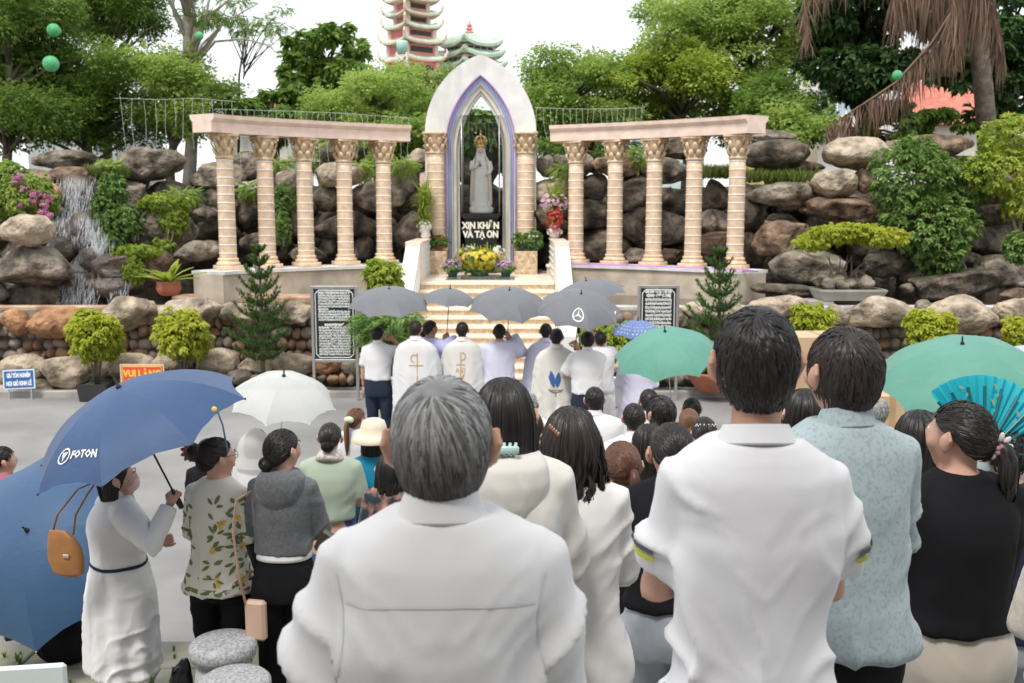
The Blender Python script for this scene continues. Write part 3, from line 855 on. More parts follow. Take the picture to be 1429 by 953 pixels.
for c, s in (((0, -.315, GT / 2 + .01), (.90, .006, GT - .03)), ((-.47, .02, GT / 2 + .01), (.006, .62, GT - .03)), ((.47, .02, GT / 2 + .01), (.006, .62, GT - .03)), ((0, .02, GT + .012), (1.0, .70, .02))):
    part('pane', MB().box(c, s), glass_m, gc)
# ------------------------------------------------------------------ foliage templates
def leaf_quad(l=1., w=.4, bend=.15):
    """one pointed leaf along +y"""
    v = [(0, 0, 0), (w / 2, l * .45, bend * .3), (0, l, -bend), (-w / 2, l * .45, bend * .3)]
    return np.array(v), np.array([(0, 1, 2), (0, 2, 3)])
def spray(nl=6, l=.16, w=.07, spread=.12):
    """a twig end with nl leaves"""
    V = []; F = []
    tv, tf = leaf_quad(l, w, .03)
    for k in range(nl):
        a = (k - (nl - 1) / 2) * (2.4 / nl); z = .5 * math.sin(k * 2.4)
        R_ = np.array(Euler((z * .7, 0, a)).to_matrix())
        V.append(tv @ R_.T + np.array([0, spread * (k % 3) / 3, 0])); F.append(tf + 4 * k)
    return np.concatenate(V), np.concatenate(F)
def pinnate(n=9, L=.5, l=.13, w=.05, droop=.25):
    """feathery frond: rachis with paired leaflets along +y"""
    V = []; F = []
    tv = np.array([(-w * .2, 0, 0), (w * .55, l * .4, .004), (0, l, -.02)]); tf = np.array([(0, 1, 2)])
    c = 0
    for k in range(n):
        t = (k + .6) / n
        y = L * t; z = -droop * L * t * t
        s = math.sin(PI * (.18 + .72 * t))
        for q in (-1, 1):
            R_ = np.array(Euler((-.25, 0, q * -1.15)).to_matrix())
            V.append((tv * s) @ R_.T + np.array([0, y, z])); F.append(tf + 3 * c); c += 1
    return np.concatenate(V), np.concatenate(F)
def fluff(n=16, r=.2, l=.075, w=.05, seed=1):
    g = np.random.default_rng(seed); V = []; F = []
    for k in range(n):
        a = g.uniform(0, 2 * PI); q = r * math.sqrt(g.random())
        tv = np.array([(-w / 2, 0, 0), (w / 2, 0, 0), (0, l, 0)])
        R_ = np.array(Euler((g.normal(0, .5), g.normal(0, .5), a - PI / 2 + g.normal(0, .5))).to_matrix())
        V.append(tv @ R_.T + np.array([q * math.cos(a), r * .7 + q * math.sin(a), g.normal(0, .03) - .12 * q])); F.append(np.array([(3 * k, 3 * k + 1, 3 * k + 2)]))
    return np.concatenate(V), np.concatenate(F)
PIN_OLD, PIN_S, SPR, SPR_S = pinnate(10, .42, .085, .075), pinnate(8, .26, .06, .05), spray(6, .14, .072), spray(6, .075, .045, .05)

PIN = fluff(15, .23, .10, .064)
def leafmat(name, c1, c2, trans=.35, rough=.55):
    return M(name, c1, rough, var=0., scale=.6, coords='pos', trans=trans, island=.55, col2=c2, spec=.3)
lf_mid = leafmat('leaf_mid_green', (.075, .15, .025), (.30, .45, .09), .5)
lf_dark = leafmat('leaf_dark_green', (.035, .082, .025), (.13, .24, .075), .35)
lf_light = leafmat('leaf_light_green', (.16, .29, .045), (.54, .66, .18), .55)
lf_yel = leafmat('leaf_yellow_green', (.33, .42, .035), (.66, .66, .10), .45)
lf_yel2 = leafmat('leaf_lime', (.24, .36, .04), (.52, .58, .11), .45)
lf_shrub = leafmat('leaf_shrub', (.075, .17, .035), (.30, .44, .12), .4)
lf_pine = leafmat('needle_green', (.045, .11, .028), (.15, .28, .055), .2)
bark = M('bark', (.16, .13, .10), .95, var=.35, scale=6, bump=.8, bscale=18, coords='pos', bdist=.03)
bark_p = M('bark_pale', (.34, .30, .25), .95, var=.3, scale=5, bump=.7, bscale=14, coords='pos', bdist=.03)

def blob_points(cs, n, shell=.55):
    """n points spread through ellipsoid clumps cs=(x,y,z,rx,ry,rz), denser near the surface"""
    w_ = np.array([c[3] * c[4] + c[3] * c[5] + c[4] * c[5] for c in cs]); w_ = w_ / w_.sum()
    idx = RNG.choice(len(cs), n, p=w_)
    d = RNG.normal(size=(n, 3)); d /= np.linalg.norm(d, axis=1, keepdims=True)
    r = shell + (1 - shell) * RNG.random(n) ** .7
    r *= 1 + .22 * vnoise(d * 2.3 + idx[:, None] * 7.1, 3)
    c = np.array(cs)[idx]
    return c[:, :3] + d * r[:, None] * c[:, 3:], d
def foliage_mesh(name, cs, n, tmpl, mat, smin=.7, smax=1.3, droop=.3, shell=.55):
    n = int(n * (1.25 if tmpl is PIN else 1.15))
    p, d = blob_points(cs, n, shell)
    yaw = np.arctan2(-d[:, 0], d[:, 1]) + RNG.normal(0, .7, n)
    pit = np.arcsin(np.clip(d[:, 2], -1, 1)) * .5 - droop + RNG.normal(0, .35, n)
    V, F = scatter(tmpl[0], tmpl[1], rotmats(n, yaw, pit, RNG.normal(0, .4, n), RNG.uniform(smin, smax, n)), p)
    return to_mesh(name, V, F, mat, False)
def tree(name, label, base, trunk_pts, tr, limbs, clumps, n, tmpl, mat, group=None, bk=None, **kw):
    base = Vector(base)
    t = thing(name, label, 'tree', base, 0, group)
    m = MB(); m.tube([Vector(p) - base for p in trunk_pts], [tr * (1 - .6 * k / (len(trunk_pts) - 1)) for k in range(len(trunk_pts))], 9)
    trk = part('trunk', m, bk or bark, t, True)
    for lb in limbs:
        m = MB(); m.tube([Vector(p) - base for p in lb[:-1]], [lb[-1] * (1 - .75 * k / max(1, len(lb) - 2)) for k in range(len(lb) - 1)], 6)
        part('branch', m, bk or bark, t, True)
    cs = [(c[0] - base.x, c[1] - base.y, c[2] - base.z, *c[3:]) for c in clumps]
    o = obj_from_mesh('crown', foliage_mesh('crown', cs, n, tmpl, mat, **kw), t)
    return t
def auto_tree(name, label, px, base_z, Y, crown, n, tmpl, mat, tr=.16, bk=None, nclump=14, group=None, seed=1, dy=1.6, csize=.42, extra_limbs=(), **kw):
    """crown: photo rectangle the foliage fills"""
    r = random.Random(seed)
    nclump = int(nclump * 1.7); csize *= .74
    x0, y0, x1, y1 = crown
    a, b = P(x0, y1, Y), P(x1, y0, Y)
    cx, cz = (a.x + b.x) / 2, (a.z + b.z) / 2
    hw, hh = (b.x - a.x) / 2, (b.z - a.z) / 2
    base = Vector((P(px, 300, Y).x, Y, base_z))
    cl = []
    lim = []
    top = Vector((cx + (base.x - cx) * .3, Y, cz + hh * .2))
    trunk = [base, base.lerp(top, .35) + Vector((r.uniform(-.15, .15), r.uniform(-.2, .2), 0)), base.lerp(top, .7) + Vector((r.uniform(-.2, .2), 0, 0)), top]
    for k in range(nclump):
        an = r.uniform(0, 2 * PI); rr = math.sqrt(r.random())
        u, w_ = rr * math.cos(an), rr * math.sin(an)
        s = csize * r.uniform(.6, 1.1) * min(hw, hh)
        c = Vector((cx + u * (hw - s * .7), Y + r.uniform(-1, 1) * dy, cz + w_ * (hh - s * .6)))
        cl.append((c.x, c.y, c.z, s * r.uniform(1.0, 1.8), s * 1.2, s * r.uniform(.42, .75)))
        st_ = trunk[1].lerp(top, max(0.0, min(1.0, (c.z - trunk[1].z) / max(.1, (top.z - trunk[1].z)) - .35)))
        mid = st_.lerp(c, .55) + Vector((r.uniform(-.2, .2), 0, r.uniform(-.1, .25)))
        lim.append((st_, mid, c, tr * .38))
    lim += list(extra_limbs)
    return tree(name, label, base, trunk, tr, lim, cl, n, tmpl, mat, group, bk, **kw)

# ------------------------------------------------------------------ trees behind the rockery
GT_ = 'trees behind the rockery'
auto_tree('feathery_tree', 'dense feathery green tree rising over the waterfall', 130, 3.2, 29, (0, 45, 250, 215), 2600, PIN, lf_mid, nclump=26, seed=3, group=GT_)
auto_tree('feathery_tree', 'dark shady tree at the far left edge above the bougainvillea', 20, 2.8, 27, (-80, -60, 120, 215), 2600, PIN, lf_mid, nclump=24, seed=4, group=GT_)
auto_tree('feathery_tree', 'tall tree with leafy top hanging over the waterfall tree', 150, 3.2, 32, (60, -90, 235, 70), 2000, PIN, lf_mid, nclump=18, seed=5, group=GT_)
auto_tree('slender_tree', 'slender pale trunk tree with long bare side branches against the sky', 262, 3.2, 28, (205, -80, 330, 45), 700, PIN_S, lf_mid, nclump=10, seed=6, bk=bark_p, tr=.2, group=GT_,
          extra_limbs=[(P(262, 105, 28), P(282, 62, 28), P(318, 28, 28), P(360, 5, 28), .05), (P(268, 95, 28), P(300, 58, 28), P(340, 54, 28), P(372, 62, 28), P(395, 80, 28), .045)])
auto_tree('light_tree', 'light feathery tree behind the start of the left colonnade', 240, 3.2, 28.5, (205, 60, 300, 210), 1300, PIN, lf_light, nclump=14, seed=7, group=GT_)
auto_tree('sparse_tree', 'sparse spray of leaves on thin twigs against the white sky', 330, 3.5, 30, (300, -5, 415, 75), 320, PIN_S, lf_mid, nclump=9, seed=8, tr=.05, csize=.34, group=GT_)
auto_tree('round_tree', 'round tree with open tufted crown left of the pagoda', 455, 3.3, 33, (390, 35, 525, 150), 1200, SPR, lf_mid, nclump=22, seed=9, csize=.30, group=GT_, smin=1.2, smax=2.2)
auto_tree('low_tree', 'low dark shrubby tree just over the left entablature', 385, 3.3, 29, (330, 118, 440, 200), 1100, SPR, lf_mid, nclump=12, seed=10, group=GT_, smin=1., smax=1.8)
auto_tree('feathery_tree', 'pale feathery tree spreading left of the arch', 530, 3.3, 28.5, (430, 100, 612, 215), 2000, PIN, lf_light, nclump=22, seed=11, csize=.34, group=GT_)
auto_tree('feathery_tree', 'bright feathery tree below the water tank behind the arch', 580, 3.3, 31, (500, 90, 660, 200), 1500, PIN, lf_light, nclump=16, seed=12, group=GT_)
auto_tree('feathery_tree', 'green foliage seen through the opening of the arch', 680, 3.3, 28, (625, 130, 735, 245), 1400, SPR, lf_shrub, nclump=14, seed=13, group=GT_, smin=1., smax=1.9)
auto_tree('feathery_tree', 'feathery light green tree on the right of the arch', 780, 3.3, 29, (715, 62, 890, 220), 2300, PIN, lf_light, nclump=24, seed=14, csize=.34, group=GT_)
auto_tree('feathery_tree', 'airy yellow tinged tree above the right entablature', 955, 3.3, 28.5, (860, 60, 1010, 170), 1500, PIN, lf_yel2, nclump=18, seed=15, csize=.34, group=GT_)
auto_tree('feathery_tree', 'tall airy feathery tree over the end of the right colonnade', 1080, 3.3, 29, (885, -50, 1140, 130), 2700, PIN, lf_light, nclump=30, seed=16, csize=.30, group=GT_)
auto_tree('feathery_tree', 'drooping feathery tree beside the white house', 1075, 3.3, 27, (1010, 90, 1150, 200), 1500, PIN, lf_mid, nclump=16, seed=17, csize=.34, group=GT_)
auto_tree('broadleaf_tree', 'dense dark broadleaf tree in front of the white house', 1215, 3.3, 27.5, (1105, -60, 1275, 140), 3300, SPR, lf_dark, nclump=26, seed=18, group=GT_, smin=1., smax=1.9)
auto_tree('broadleaf_tree', 'dark leafy tree at the right edge behind the dead palm', 1400, 3.3, 29, (1290, -40, 1480, 190), 2600, SPR, lf_dark, nclump=24, seed=19, group=GT_, smin=1., smax=1.9)
auto_tree('low_tree', 'small leafy tree below the dead fronds in front of the red roof', 1300, 3.6, 26.5, (1195, 130, 1350, 215), 1500, SPR_S, lf_mid, nclump=16, seed=20, group=GT_, smin=1.2, smax=2.2)
auto_tree('low_tree', 'low bright shrub tree behind the last right column', 1100, 3.4, 26, (1040, 140, 1135, 200), 600, PIN, lf_light, nclump=9, seed=21, group=GT_)
auto_tree('low_tree', 'bushy hedge tree behind the left colonnade gaps', 440, 3.2, 27.3, (360, 185, 580, 255), 1700, PIN_S, lf_light, nclump=18, seed=22, group=GT_, csize=.5)
auto_tree('low_tree', 'bushy hedge tree behind the inner right columns', 830, 3.2, 27.3, (740, 180, 900, 240), 1200, PIN_S, lf_mid, nclump=14, seed=23, group=GT_, csize=.5)

# ------------------------------------------------------------------ palm with dead hanging fronds
pb = P(1390, 210, 25.8)
palm = thing('dead_palm', 'palm tree with ragged brown dead fronds hanging over the rocks', 'palm tree', (pb.x, pb.y, 3.4))
po = Vector((pb.x, pb.y, 3.4))
m = MB(); m.tube([po * 0, P(1372, 120, 25.8) - po, P(1360, 0, 25.8) - po, P(1350, -120, 25.8) - po], [.27, .23, .20, .18], 12); part('trunk', m, bark, palm, True)
dead = M('dead_frond', (.105, .062, .045), .9, var=.3, scale=2, coords='pos', island=.7, col2=(.26, .165, .115))
def dead_frond(pts, Y, n, ln, dens=1.0):
    w3 = [P(x, y, Y + dy) - po for x, y, dy in pts]
    m = MB(); m.tube(w3, [.05 - .04 * k / (len(w3) - 1) for k in range(len(w3))], 6)
    fr = part('frond', m, dead, palm, True)
    m = MB()
    for k in range(n):
        t = random.random() * (len(w3) - 1); i = int(t); u = t - i
        p = w3[i].lerp(w3[i + 1], u)
        l = ln * random.uniform(.5, 1.15) * (1 - .45 * t / (len(w3) - 1))
        dx = random.gauss(0, .10); dy = random.gauss(0, .12)
        wd = random.uniform(.008, .019)
        q = p + Vector((dx * .6, dy * .6, -l * .5)); e = p + Vector((dx * 1.2 + random.gauss(0, .05), dy, -l))
        a = random.uniform(0, PI); ox = Vector((math.cos(a) * wd, math.sin(a) * wd, 0))
        m.add([p - ox * .5, p + ox * .5, q + ox, q - ox, e + ox * .15, e - ox * .15], [(0, 1, 2, 3), (3, 2, 4, 5)])
    part('leaflets', m, dead, fr, False, 'stuff')
dead_frond([(1350, -60, 0), (1342, -5, -.5), (1300, 60, -.9), (1250, 115, -1.2), (1200, 148, -1.4), (1152, 178, -1.5)], 25.4, 480, 1.5)
dead_frond([(1350, -60, 0), (1310, -40, -.4), (1270, -35, -.8), (1245, -10, -1.0)], 25.4, 300, 2.3)
dead_frond([(1350, -60, 0), (1330, -40, .4), (1300, -35, .3), (1285, 0, .2)], 25.4, 330, 2.6)
dead_frond([(1350, -60, 0), (1365, -40, -.6), (1385, -10, -.8), (1400, 60, -.8)], 25.2, 300, 2.1)
dead_frond([(1350, -60, 0), (1340, -30, -.9), (1330, 0, -1.2), (1340, 40, -1.3)], 25.2, 330, 2.2)
dead_frond([(1350, -70, 0), (1250, -60, -.5), (1160, -40, -.8), (1122, 0, -1.0), (1128, 55, -1.1)], 25.2, 260, 1.2)

# ------------------------------------------------------------------ shrubs on and before the rocks
def shrub(name, label, cat, base, clumps, n, tmpl, mat, stems=3, group=None, sr=.02, **kw):
    """clumps: photo rectangles"""
    base = Vector(base)
    t = thing(name, label, cat, base, 0, group)
    cs = []
    for x0, y0, x1, y1, Y, dr in clumps:
        a, b = P(x0, y1, Y), P(x1, y0, Y)
        c = (a + b) / 2 - base
        cs.append((c.x, c.y, c.z, (b.x - a.x) / 2, dr, (b.z - a.z) / 2))
    for k in range(stems):
        c = Vector(cs[k % len(cs)][:3])
        m = MB(); m.tube([(random.uniform(-.05, .05), random.uniform(-.05, .05), 0), c * .5 + Vector((random.uniform(-.1, .1), 0, 0)), c], [sr, sr * .8, sr * .4], 6)
        part('stem', m, bark, t, True)
    obj_from_mesh('foliage', foliage_mesh('foliage', cs, n, tmpl, mat, **kw), t)
    return t
shrub('bush', 'large rounded green bush growing over the right rocks', 'bush', P(1290, 380, 21.6), [(1215, 195, 1330, 300, 21.9, .9), (1225, 265, 1370, 360, 21.6, .8), (1255, 190, 1300, 230, 21.9, .5), (1280, 320, 1345, 385, 21.4, .5), (1310, 220, 1390, 290, 22, .6)], 2600, SPR, lf_shrub, 5, smin=.5, smax=1.0, sr=.04)
shrub('bush', 'light green bush spreading in from the right edge of the rocks', 'bush', P(1420, 330, 21), [(1370, 160, 1460, 230, 21.6, .7), (1345, 205, 1450, 270, 21.4, .7), (1400, 255, 1460, 310, 21.2, .6)], 1500, SPR, lf_yel2, 3, smin=.45, smax=.9, sr=.04)
shrub('bush', 'small low green bush at the right edge near the pond', 'bush', P(1425, 370, 20.4), [(1405, 325, 1450, 365, 20.4, .4)], 260, SPR, lf_shrub, 2, smin=.5, smax=.9)
bg_ = shrub('bougainvillea', 'green bush with pink blossom on the pale rock left of the waterfall', 'bush', P(25, 305, 20.6), [(-30, 225, 45, 300, 20.6, .6), (10, 245, 72, 305, 20.4, .5)], 1300, SPR_S, lf_light, 3, smin=.9, smax=1.6)
pinkm = M('pink_bract', (.66, .16, .40), .6, var=.2, scale=2, island=.7, col2=(.80, .42, .62), coords='pos', trans=.3)
bo = Vector(bg_.location)
cs = []
for x, y in ((22, 252), (35, 262), (50, 270), (62, 285), (58, 296), (18, 270), (30, 285), (66, 300), (44, 280), (25, 245), (68, 275)):
    c = P(x, y, 20.0) - bo; cs.append((c.x, c.y, c.z, .08, .08, .06))
obj_from_mesh('blossom', foliage_mesh('blossom', cs, 170, spray(5, .045, .04, .02), pinkm), bg_)['kind'] = 'stuff'
shrub('climber', 'broad leaved climbing plant beside the waterfall', 'plant', P(165, 350, 22), [(132, 265, 170, 330, 22.2, .3), (150, 285, 196, 330, 22.1, .3), (140, 240, 175, 285, 22.4, .3), (145, 320, 175, 350, 22, .2)], 800, SPR, lf_shrub, 3, smin=.5, smax=.85, droop=.8)
shrub('hanging_plant', 'golden trailing plant draped over the mossy boulder', 'plant', P(230, 360, 22), [(196, 268, 262, 300, 22.6, .35), (225, 285, 262, 330, 22.5, .2), (215, 330, 240, 352, 22.2, .2)], 900, SPR_S, lf_yel2, 2, smin=.7, smax=1.3, droop=1.2)
shrub('hanging_plant', 'trailing weeds over the dark ledge by the pond', 'plant', P(190, 395, 20.8), [(160, 340, 225, 360, 20.9, .25), (172, 355, 200, 398, 20.7, .12)], 480, SPR_S, lf_yel2, 2, smin=.7, smax=1.2, droop=1.2)
shrub('hanging_plant', 'green creeper hanging down between the second and third left columns', 'plant', P(398, 345, 24), [(384, 255, 412, 300, 24.4, .25), (386, 290, 404, 345, 24.2, .15)], 620, SPR_S, lf_shrub, 2, smin=.8, smax=1.4, droop=1.3)
for lab, rr, n in (('low ferns on the rocks behind the first left column', (338, 255, 370, 272, 24.6, .3), 200), ('grassy shrub on top of the waterfall rocks', (135, 222, 178, 250, 24.2, .4), 260),
                   ('weeds over the rocks right of the round boulder', (232, 262, 275, 290, 24, .35), 240), ('fern clump behind the inner left column', (490, 222, 512, 245, 25, .3), 160), ('ferny plant on the rocks left of the arch', (548, 222, 580, 240, 25, .3), 160),
                   ('weeds on the boulders behind the second right column', (880, 205, 898, 232, 24.8, .25), 130), ('green weeds on the rock behind the inner right column', (770, 230, 800, 245, 25, .3), 130)):
    shrub('fern', lab, 'plant', P((rr[0] + rr[2]) / 2, rr[3], rr[4]), [rr], n, PIN_S, lf_light, 1, smin=.6, smax=1.1)
for (x0, x1, y, Y), lab in (((1040, 1145, 252, 23.2), 'long grass growing on the rock ledge right of the right colonnade'), ((975, 1030, 246, 24.4), 'grass behind the last two right columns'), ((120, 180, 246, 24), 'grass on the ledge above the waterfall')):
    pts = []
    for k in range(420):
        q = P(random.uniform(x0, x1), y + random.uniform(-4, 4), Y + random.uniform(-.3, .5)); pts.append(q[:])
    grass('grass', pts, .24, lab, w=.018)
# bird's nest fern in an orange pot on the pond edge
fp = P(236, 412, 19.5)
fern = thing('fern', 'broad leaved fern in a terracotta pot on the pond edge', 'potted plant', fp)
part('pot', MB().lathe([(.14, 0), (.20, .04), (.24, .14), (.22, .26), (.23, .28), (.19, .27), (.18, .22)], 20), terracotta, fern, True)
for k in range(16):
    a = 2 * PI * k / 16 + random.uniform(-.15, .15); el = random.uniform(.35, 1.2); l = random.uniform(.5, .75)
    vs = []; fs = []
    for j in range(6):
        t = j / 5; r = l * t * math.cos(el) * (1 + .3 * t); z = .25 + l * t * math.sin(el) - .25 * l * t * t
        wv = .075 * math.sin(PI * (.1 + .88 * t)) + .003
        for q in (-1, 0, 1):
            vs.append((r * math.cos(a) - q * wv * math.sin(a), r * math.sin(a) + q * wv * math.cos(a), z - (.02 if q == 0 else 0)))
        if j:
            b = 3 * j; fs += [(b - 3, b - 2, b + 1, b), (b - 2, b - 1, b + 2, b + 1)]
    m = MB(); m.add(vs, fs); part('leaf', m, lf_yel2, fern, True)
# potted round shrubs along the kerb
def potted(label, px, top, bot, pot_top, wpx, Y, potkind, mat=lf_yel, n=900, tm=SPR_S, cat='potted plant', shape=1.0):
    b = P(px, bot, Y); b.z = 0 if potkind in ('box', 'white') else b.z
    s = sc_at(Y, bot)
    t = thing('potted_shrub', label, cat, b)
    pt = P(px, pot_top, Y).z - b.z
    if potkind == 'box':
        hw = .26
        part('pot', MB().loft([[(x * k, y * k, z) for x, y in ((-hw, -hw), (hw, -hw), (hw, hw), (-hw, hw))] for k, z in ((.86, 0), (1, pt), (.9, pt), (.88, pt - .05))]), M('dark_pot', (.045, .04, .045), .5, var=.1), t)
        part('soil', MB().box((0, 0, pt - .045), (hw * 1.74, hw * 1.74, .02)), earth, t)
    elif potkind == 'white':
        part('pot', MB().lathe([(.33, 0), (.36, .03), (.40, pt - .06), (.44, pt - .05), (.44, pt), (.40, pt), (.39, pt - .06)], 28), pot_w, t, True)
        part('soil', MB().lathe([(.37, pt - .05), (.37, pt - .04)], 20), earth, t)
    elif potkind == 'bowl':
        part('pot', MB().lathe([(.24, 0), (.30, .03), (.46, pt * .7), (.52, pt - .03), (.52, pt), (.47, pt), (.45, pt - .05)], 28), terracotta, t, True)
        part('soil', MB().lathe([(.44, pt - .05), (.44, pt - .04)], 20), earth, t)
    tp = P(px, top, Y).z - b.z
    hw = wpx / s / 2
    zc0 = pt + (tp - pt) * .62
    cs = [(0, 0, zc0, hw * .8, hw * .8, (tp - pt) * .34)]
    for k in range(7):
        a = k * 2.4
        cs.append((hw * .5 * math.cos(a), hw * .5 * math.sin(a), zc0 + (tp - pt) * .2 * math.sin(k * 1.7), hw * .5, hw * .5, hw * .42))
    for k in range(6):
        a = k * 1.05
        m = MB(); m.tube([(.03 * math.cos(a), .03 * math.sin(a), pt - .05), (.08 * math.cos(a), .08 * math.sin(a), pt + (tp - pt) * .25), (hw * .5 * math.cos(a), hw * .5 * math.sin(a), zc0)], [.016, .013, .006], 6)
        part('stem', m, bark, t, True)
    obj_from_mesh('foliage', foliage_mesh('foliage', cs, n, tm, mat, smin=.7, smax=1.5, shell=.15), t)
    return t
potted('yellow green round shrub in a square dark pot beside the orange sign', 137, 430, 560, 533, 74, 17.0, 'box', n=1100)
potted('yellow green round shrub in a dark pot right of the orange sign', 258, 430, 560, 528, 76, 17.0, 'box', n=1100)
potted('bushy yellow shrub in a white pot right of the staircase', 846, 448, 553, 520, 76, 16.6, 'white', lf_yel2, 800)
potted('lime green shrub behind the cardboard boxes', 1130, 418, 560, 520, 56, 17, 'box', lf_yel, 800)
potted('lime green shrub rising behind the large green umbrella', 1292, 430, 560, 520, 64, 17, 'box', lf_yel, 900)
potted('lime green shrub at the right edge behind the umbrella', 1424, 440, 560, 520, 60, 17, 'box', lf_yel, 700)
potted('wide terracotta bowl with trailing plant beside the right notice board', 996, 500, 545, 517, 50, 17.0, 'bowl', lf_shrub, 300)
potted('small bright shrub between the left board and the staircase', 536, 358, 470, 440, 58, 18.9, 'none', lf_yel2, 600)
potted('leafy green shrub below the left grey umbrella', 545, 425, 560, 520, 90, 16.6, 'white', lf_shrub, 700, PIN_S)

# two tiered pines in front of the pond wall
def araucaria(label, px, top, bot, wpx, Y, tiers):
    b = P(px, bot, Y); b.z = max(b.z, 0); s = sc_at(Y)
    t = thing('tiered_pine', label, 'pine tree', b)
    Hh = P(px, top, Y).z - b.z; hw = wpx / s / 2
    part('trunk', MB().tube([(0, 0, 0), (.02, 0, Hh * .5), (0, 0, Hh)], [.045, .03, .01], 8), bark, t, True)
    needle = np.array([(-.008, 0, 0), (.008, 0, 0), (.003, .062, .01), (-.003, .062, .01)]); nf = np.array([(0, 1, 2, 3)])
    for k in range(tiers):
        f_ = k / (tiers - 1)
        z = Hh * (.16 + .80 * f_); L = hw * (1.0 - .80 * f_ ** 1.3) * (.75 if k == 0 else 1)
        for q in range(6):
            a = 2 * PI * q / 6 + k * .5 + random.uniform(-.15, .15)
            l = L * random.uniform(.8, 1.1)
            up = .18 + .5 * f_
            path = [Vector((math.cos(a) * l * u, math.sin(a) * l * u, z + l * (up * u + .35 * u * u - .12 * math.sin(u * PI)))) for u in (0, .35, .7, 1)]
            br = part('branch', MB().tube(path, [.014, .011, .008, .004], 5), bark, t, True)
            pos = []; dirs = []
            segs = [(path, 1.0)]
            for sd in range(5):
                u0 = .25 + .16 * sd
                i = min(2, int(u0 * 3)); p0 = path[i].lerp(path[i + 1], u0 * 3 - i)
                for sg in (-1, 1):
                    aa = a + sg * .8; ll = l * .38 * (1.1 - u0 * .6)
                    segs.append(([p0, p0 + Vector((math.cos(aa) * ll * .5, math.sin(aa) * ll * .5, ll * .15)), p0 + Vector((math.cos(aa) * ll, math.sin(aa) * ll, ll * .45))], .8))
            Ms = []; ps = []
            for pth, _ in segs:
                ln = sum((pth[i + 1] - pth[i]).length for i in range(len(pth) - 1))
                nn = max(10, int(ln * 150))
                for j in range(nn):
                    u = random.random() * (len(pth) - 1); i = int(u)
                    ps.append(pth[i].lerp(pth[i + 1], u - i)[:])
                    d = (pth[i + 1] - pth[i]).normalized()
                    rd = Vector((random.gauss(0, 1), random.gauss(0, 1), random.gauss(0, 1))).normalized()
                    dd = (d * .8 + rd * .75).normalized()
                    Ms.append(np.array(dd.to_track_quat('Y', 'Z').to_matrix()))
            V, F = scatter(needle, nf, np.array(Ms), np.array(ps))
            obj_from_mesh('needles', to_mesh('needles', V, F, lf_pine, False), br)['kind'] = 'stuff'
    return t
araucaria('tall tiered pine in front of the left colonnade', 367, 345, 530, 92, 17.1, 9)
araucaria('tiered pine in front of the last right column', 1000, 350, 520, 96, 16.8, 8)

# bonsai in a concrete tray
bp = P(1182, 414, 19.7); bp.z = 1.42
bon = thing('bonsai', 'spreading bonsai tree in a shallow concrete tray on the pond wall', 'bonsai', bp)
def tray(z0, z1, a, b, fl):
    return [[(x * (a + fl * k), y * (b + fl * k), z) for x, y in ((-1, -1), (1, -1), (1, 1), (-1, 1))] for k, z in ((0, z0), (1, z1), (1, z1 + .04))] + [[(x * (a + fl - .05), y * (b + fl - .05), z) for x, y in ((-1, -1), (1, -1), (1, 1), (-1, 1))] for z in (z1 + .04, z1 - .03)]
part('tray', MB().loft(tray(.08, .26, .56, .32, .09)), concrete, bon)
for x in (-.6, .62): part('foot_block', MB().box((x, 0, .035), (.5, .6, .085), bev=.01), concrete, bon)
for k in range(26):
    o = obj_from_mesh('rock', bmesh_for('c', k % 6, rock_grey), bon, (random.uniform(-.55, .55), random.uniform(-.3, .3), .33 + random.uniform(0, .12))); set_mat(o)
    s_ = random.uniform(.06, .15); o.scale = (s_ * 1.3, s_, s_); o.rotation_euler = (random.uniform(-.5, .5), random.uniform(-.5, .5), random.uniform(0, 6))
for k in range(14):
    x0 = random.uniform(-.4, .5)
    m = MB(); m.tube([(x0, random.uniform(-.15, .2), .3), (x0 * .8 + random.uniform(-.1, .1), .05, .6), (x0 * 1.1 + random.uniform(-.2, .2), .05, .95 if k % 2 == 0 else .7)], [random.uniform(.012, .04), .016, .008], 6); part('root' if k % 2 else 'trunk', m, bark, bon, True)
cs = [(-.75 + 1.5 * (k_ % 8) / 7, -.25 if k_ < 8 else .2, 0, .30, .34, .16) for k_ in range(16)]
cs = [(x, y, 1.18 + .26 * (1 - (x / .95) ** 2) + random.uniform(-.12, .06), a, b_, c) for x, y, _, a, b_, c in cs]
obj_from_mesh('foliage', foliage_mesh('foliage', cs, 1900, SPR_S, lf_yel, smin=.7, smax=1.1, shell=.3), bon)

# ------------------------------------------------------------------ flowers at the shrine
def blossom_t(r, np_=6):
    v = [(0, 0, r * .25)]; f = []
    for k in range(np_):
        a = 2 * PI * k / np_
        v += [(r * math.cos(a - .4) * .8, r * math.sin(a - .4) * .8, r * .1), (r * math.cos(a) * 1.0, r * math.sin(a), 0), (r * math.cos(a + .4) * .8, r * math.sin(a + .4) * .8, r * .1)]
        b = 1 + 3 * k; f += [(0, b, b + 1), (0, b + 1, b + 2)]
    return np.array(v), np.array(f)
def petal(name, c1, c2): return M(name, c1, .6, var=0, island=.8, col2=c2, coords='pos', trans=.25)
yel = petal('yellow_petal', (.70, .50, .02), (.85, .74, .10)); red = petal('red_petal', (.55, .03, .03), (.72, .10, .12)); pk = petal('violet_petal', (.42, .20, .42), (.72, .52, .70)); wht = petal('white_petal', (.75, .72, .68), (.85, .84, .8)); pkl = petal('orchid_petal', (.70, .35, .55), (.85, .66, .80))
greenpot = flat('green_pot', (.06, .16, .13), .45)
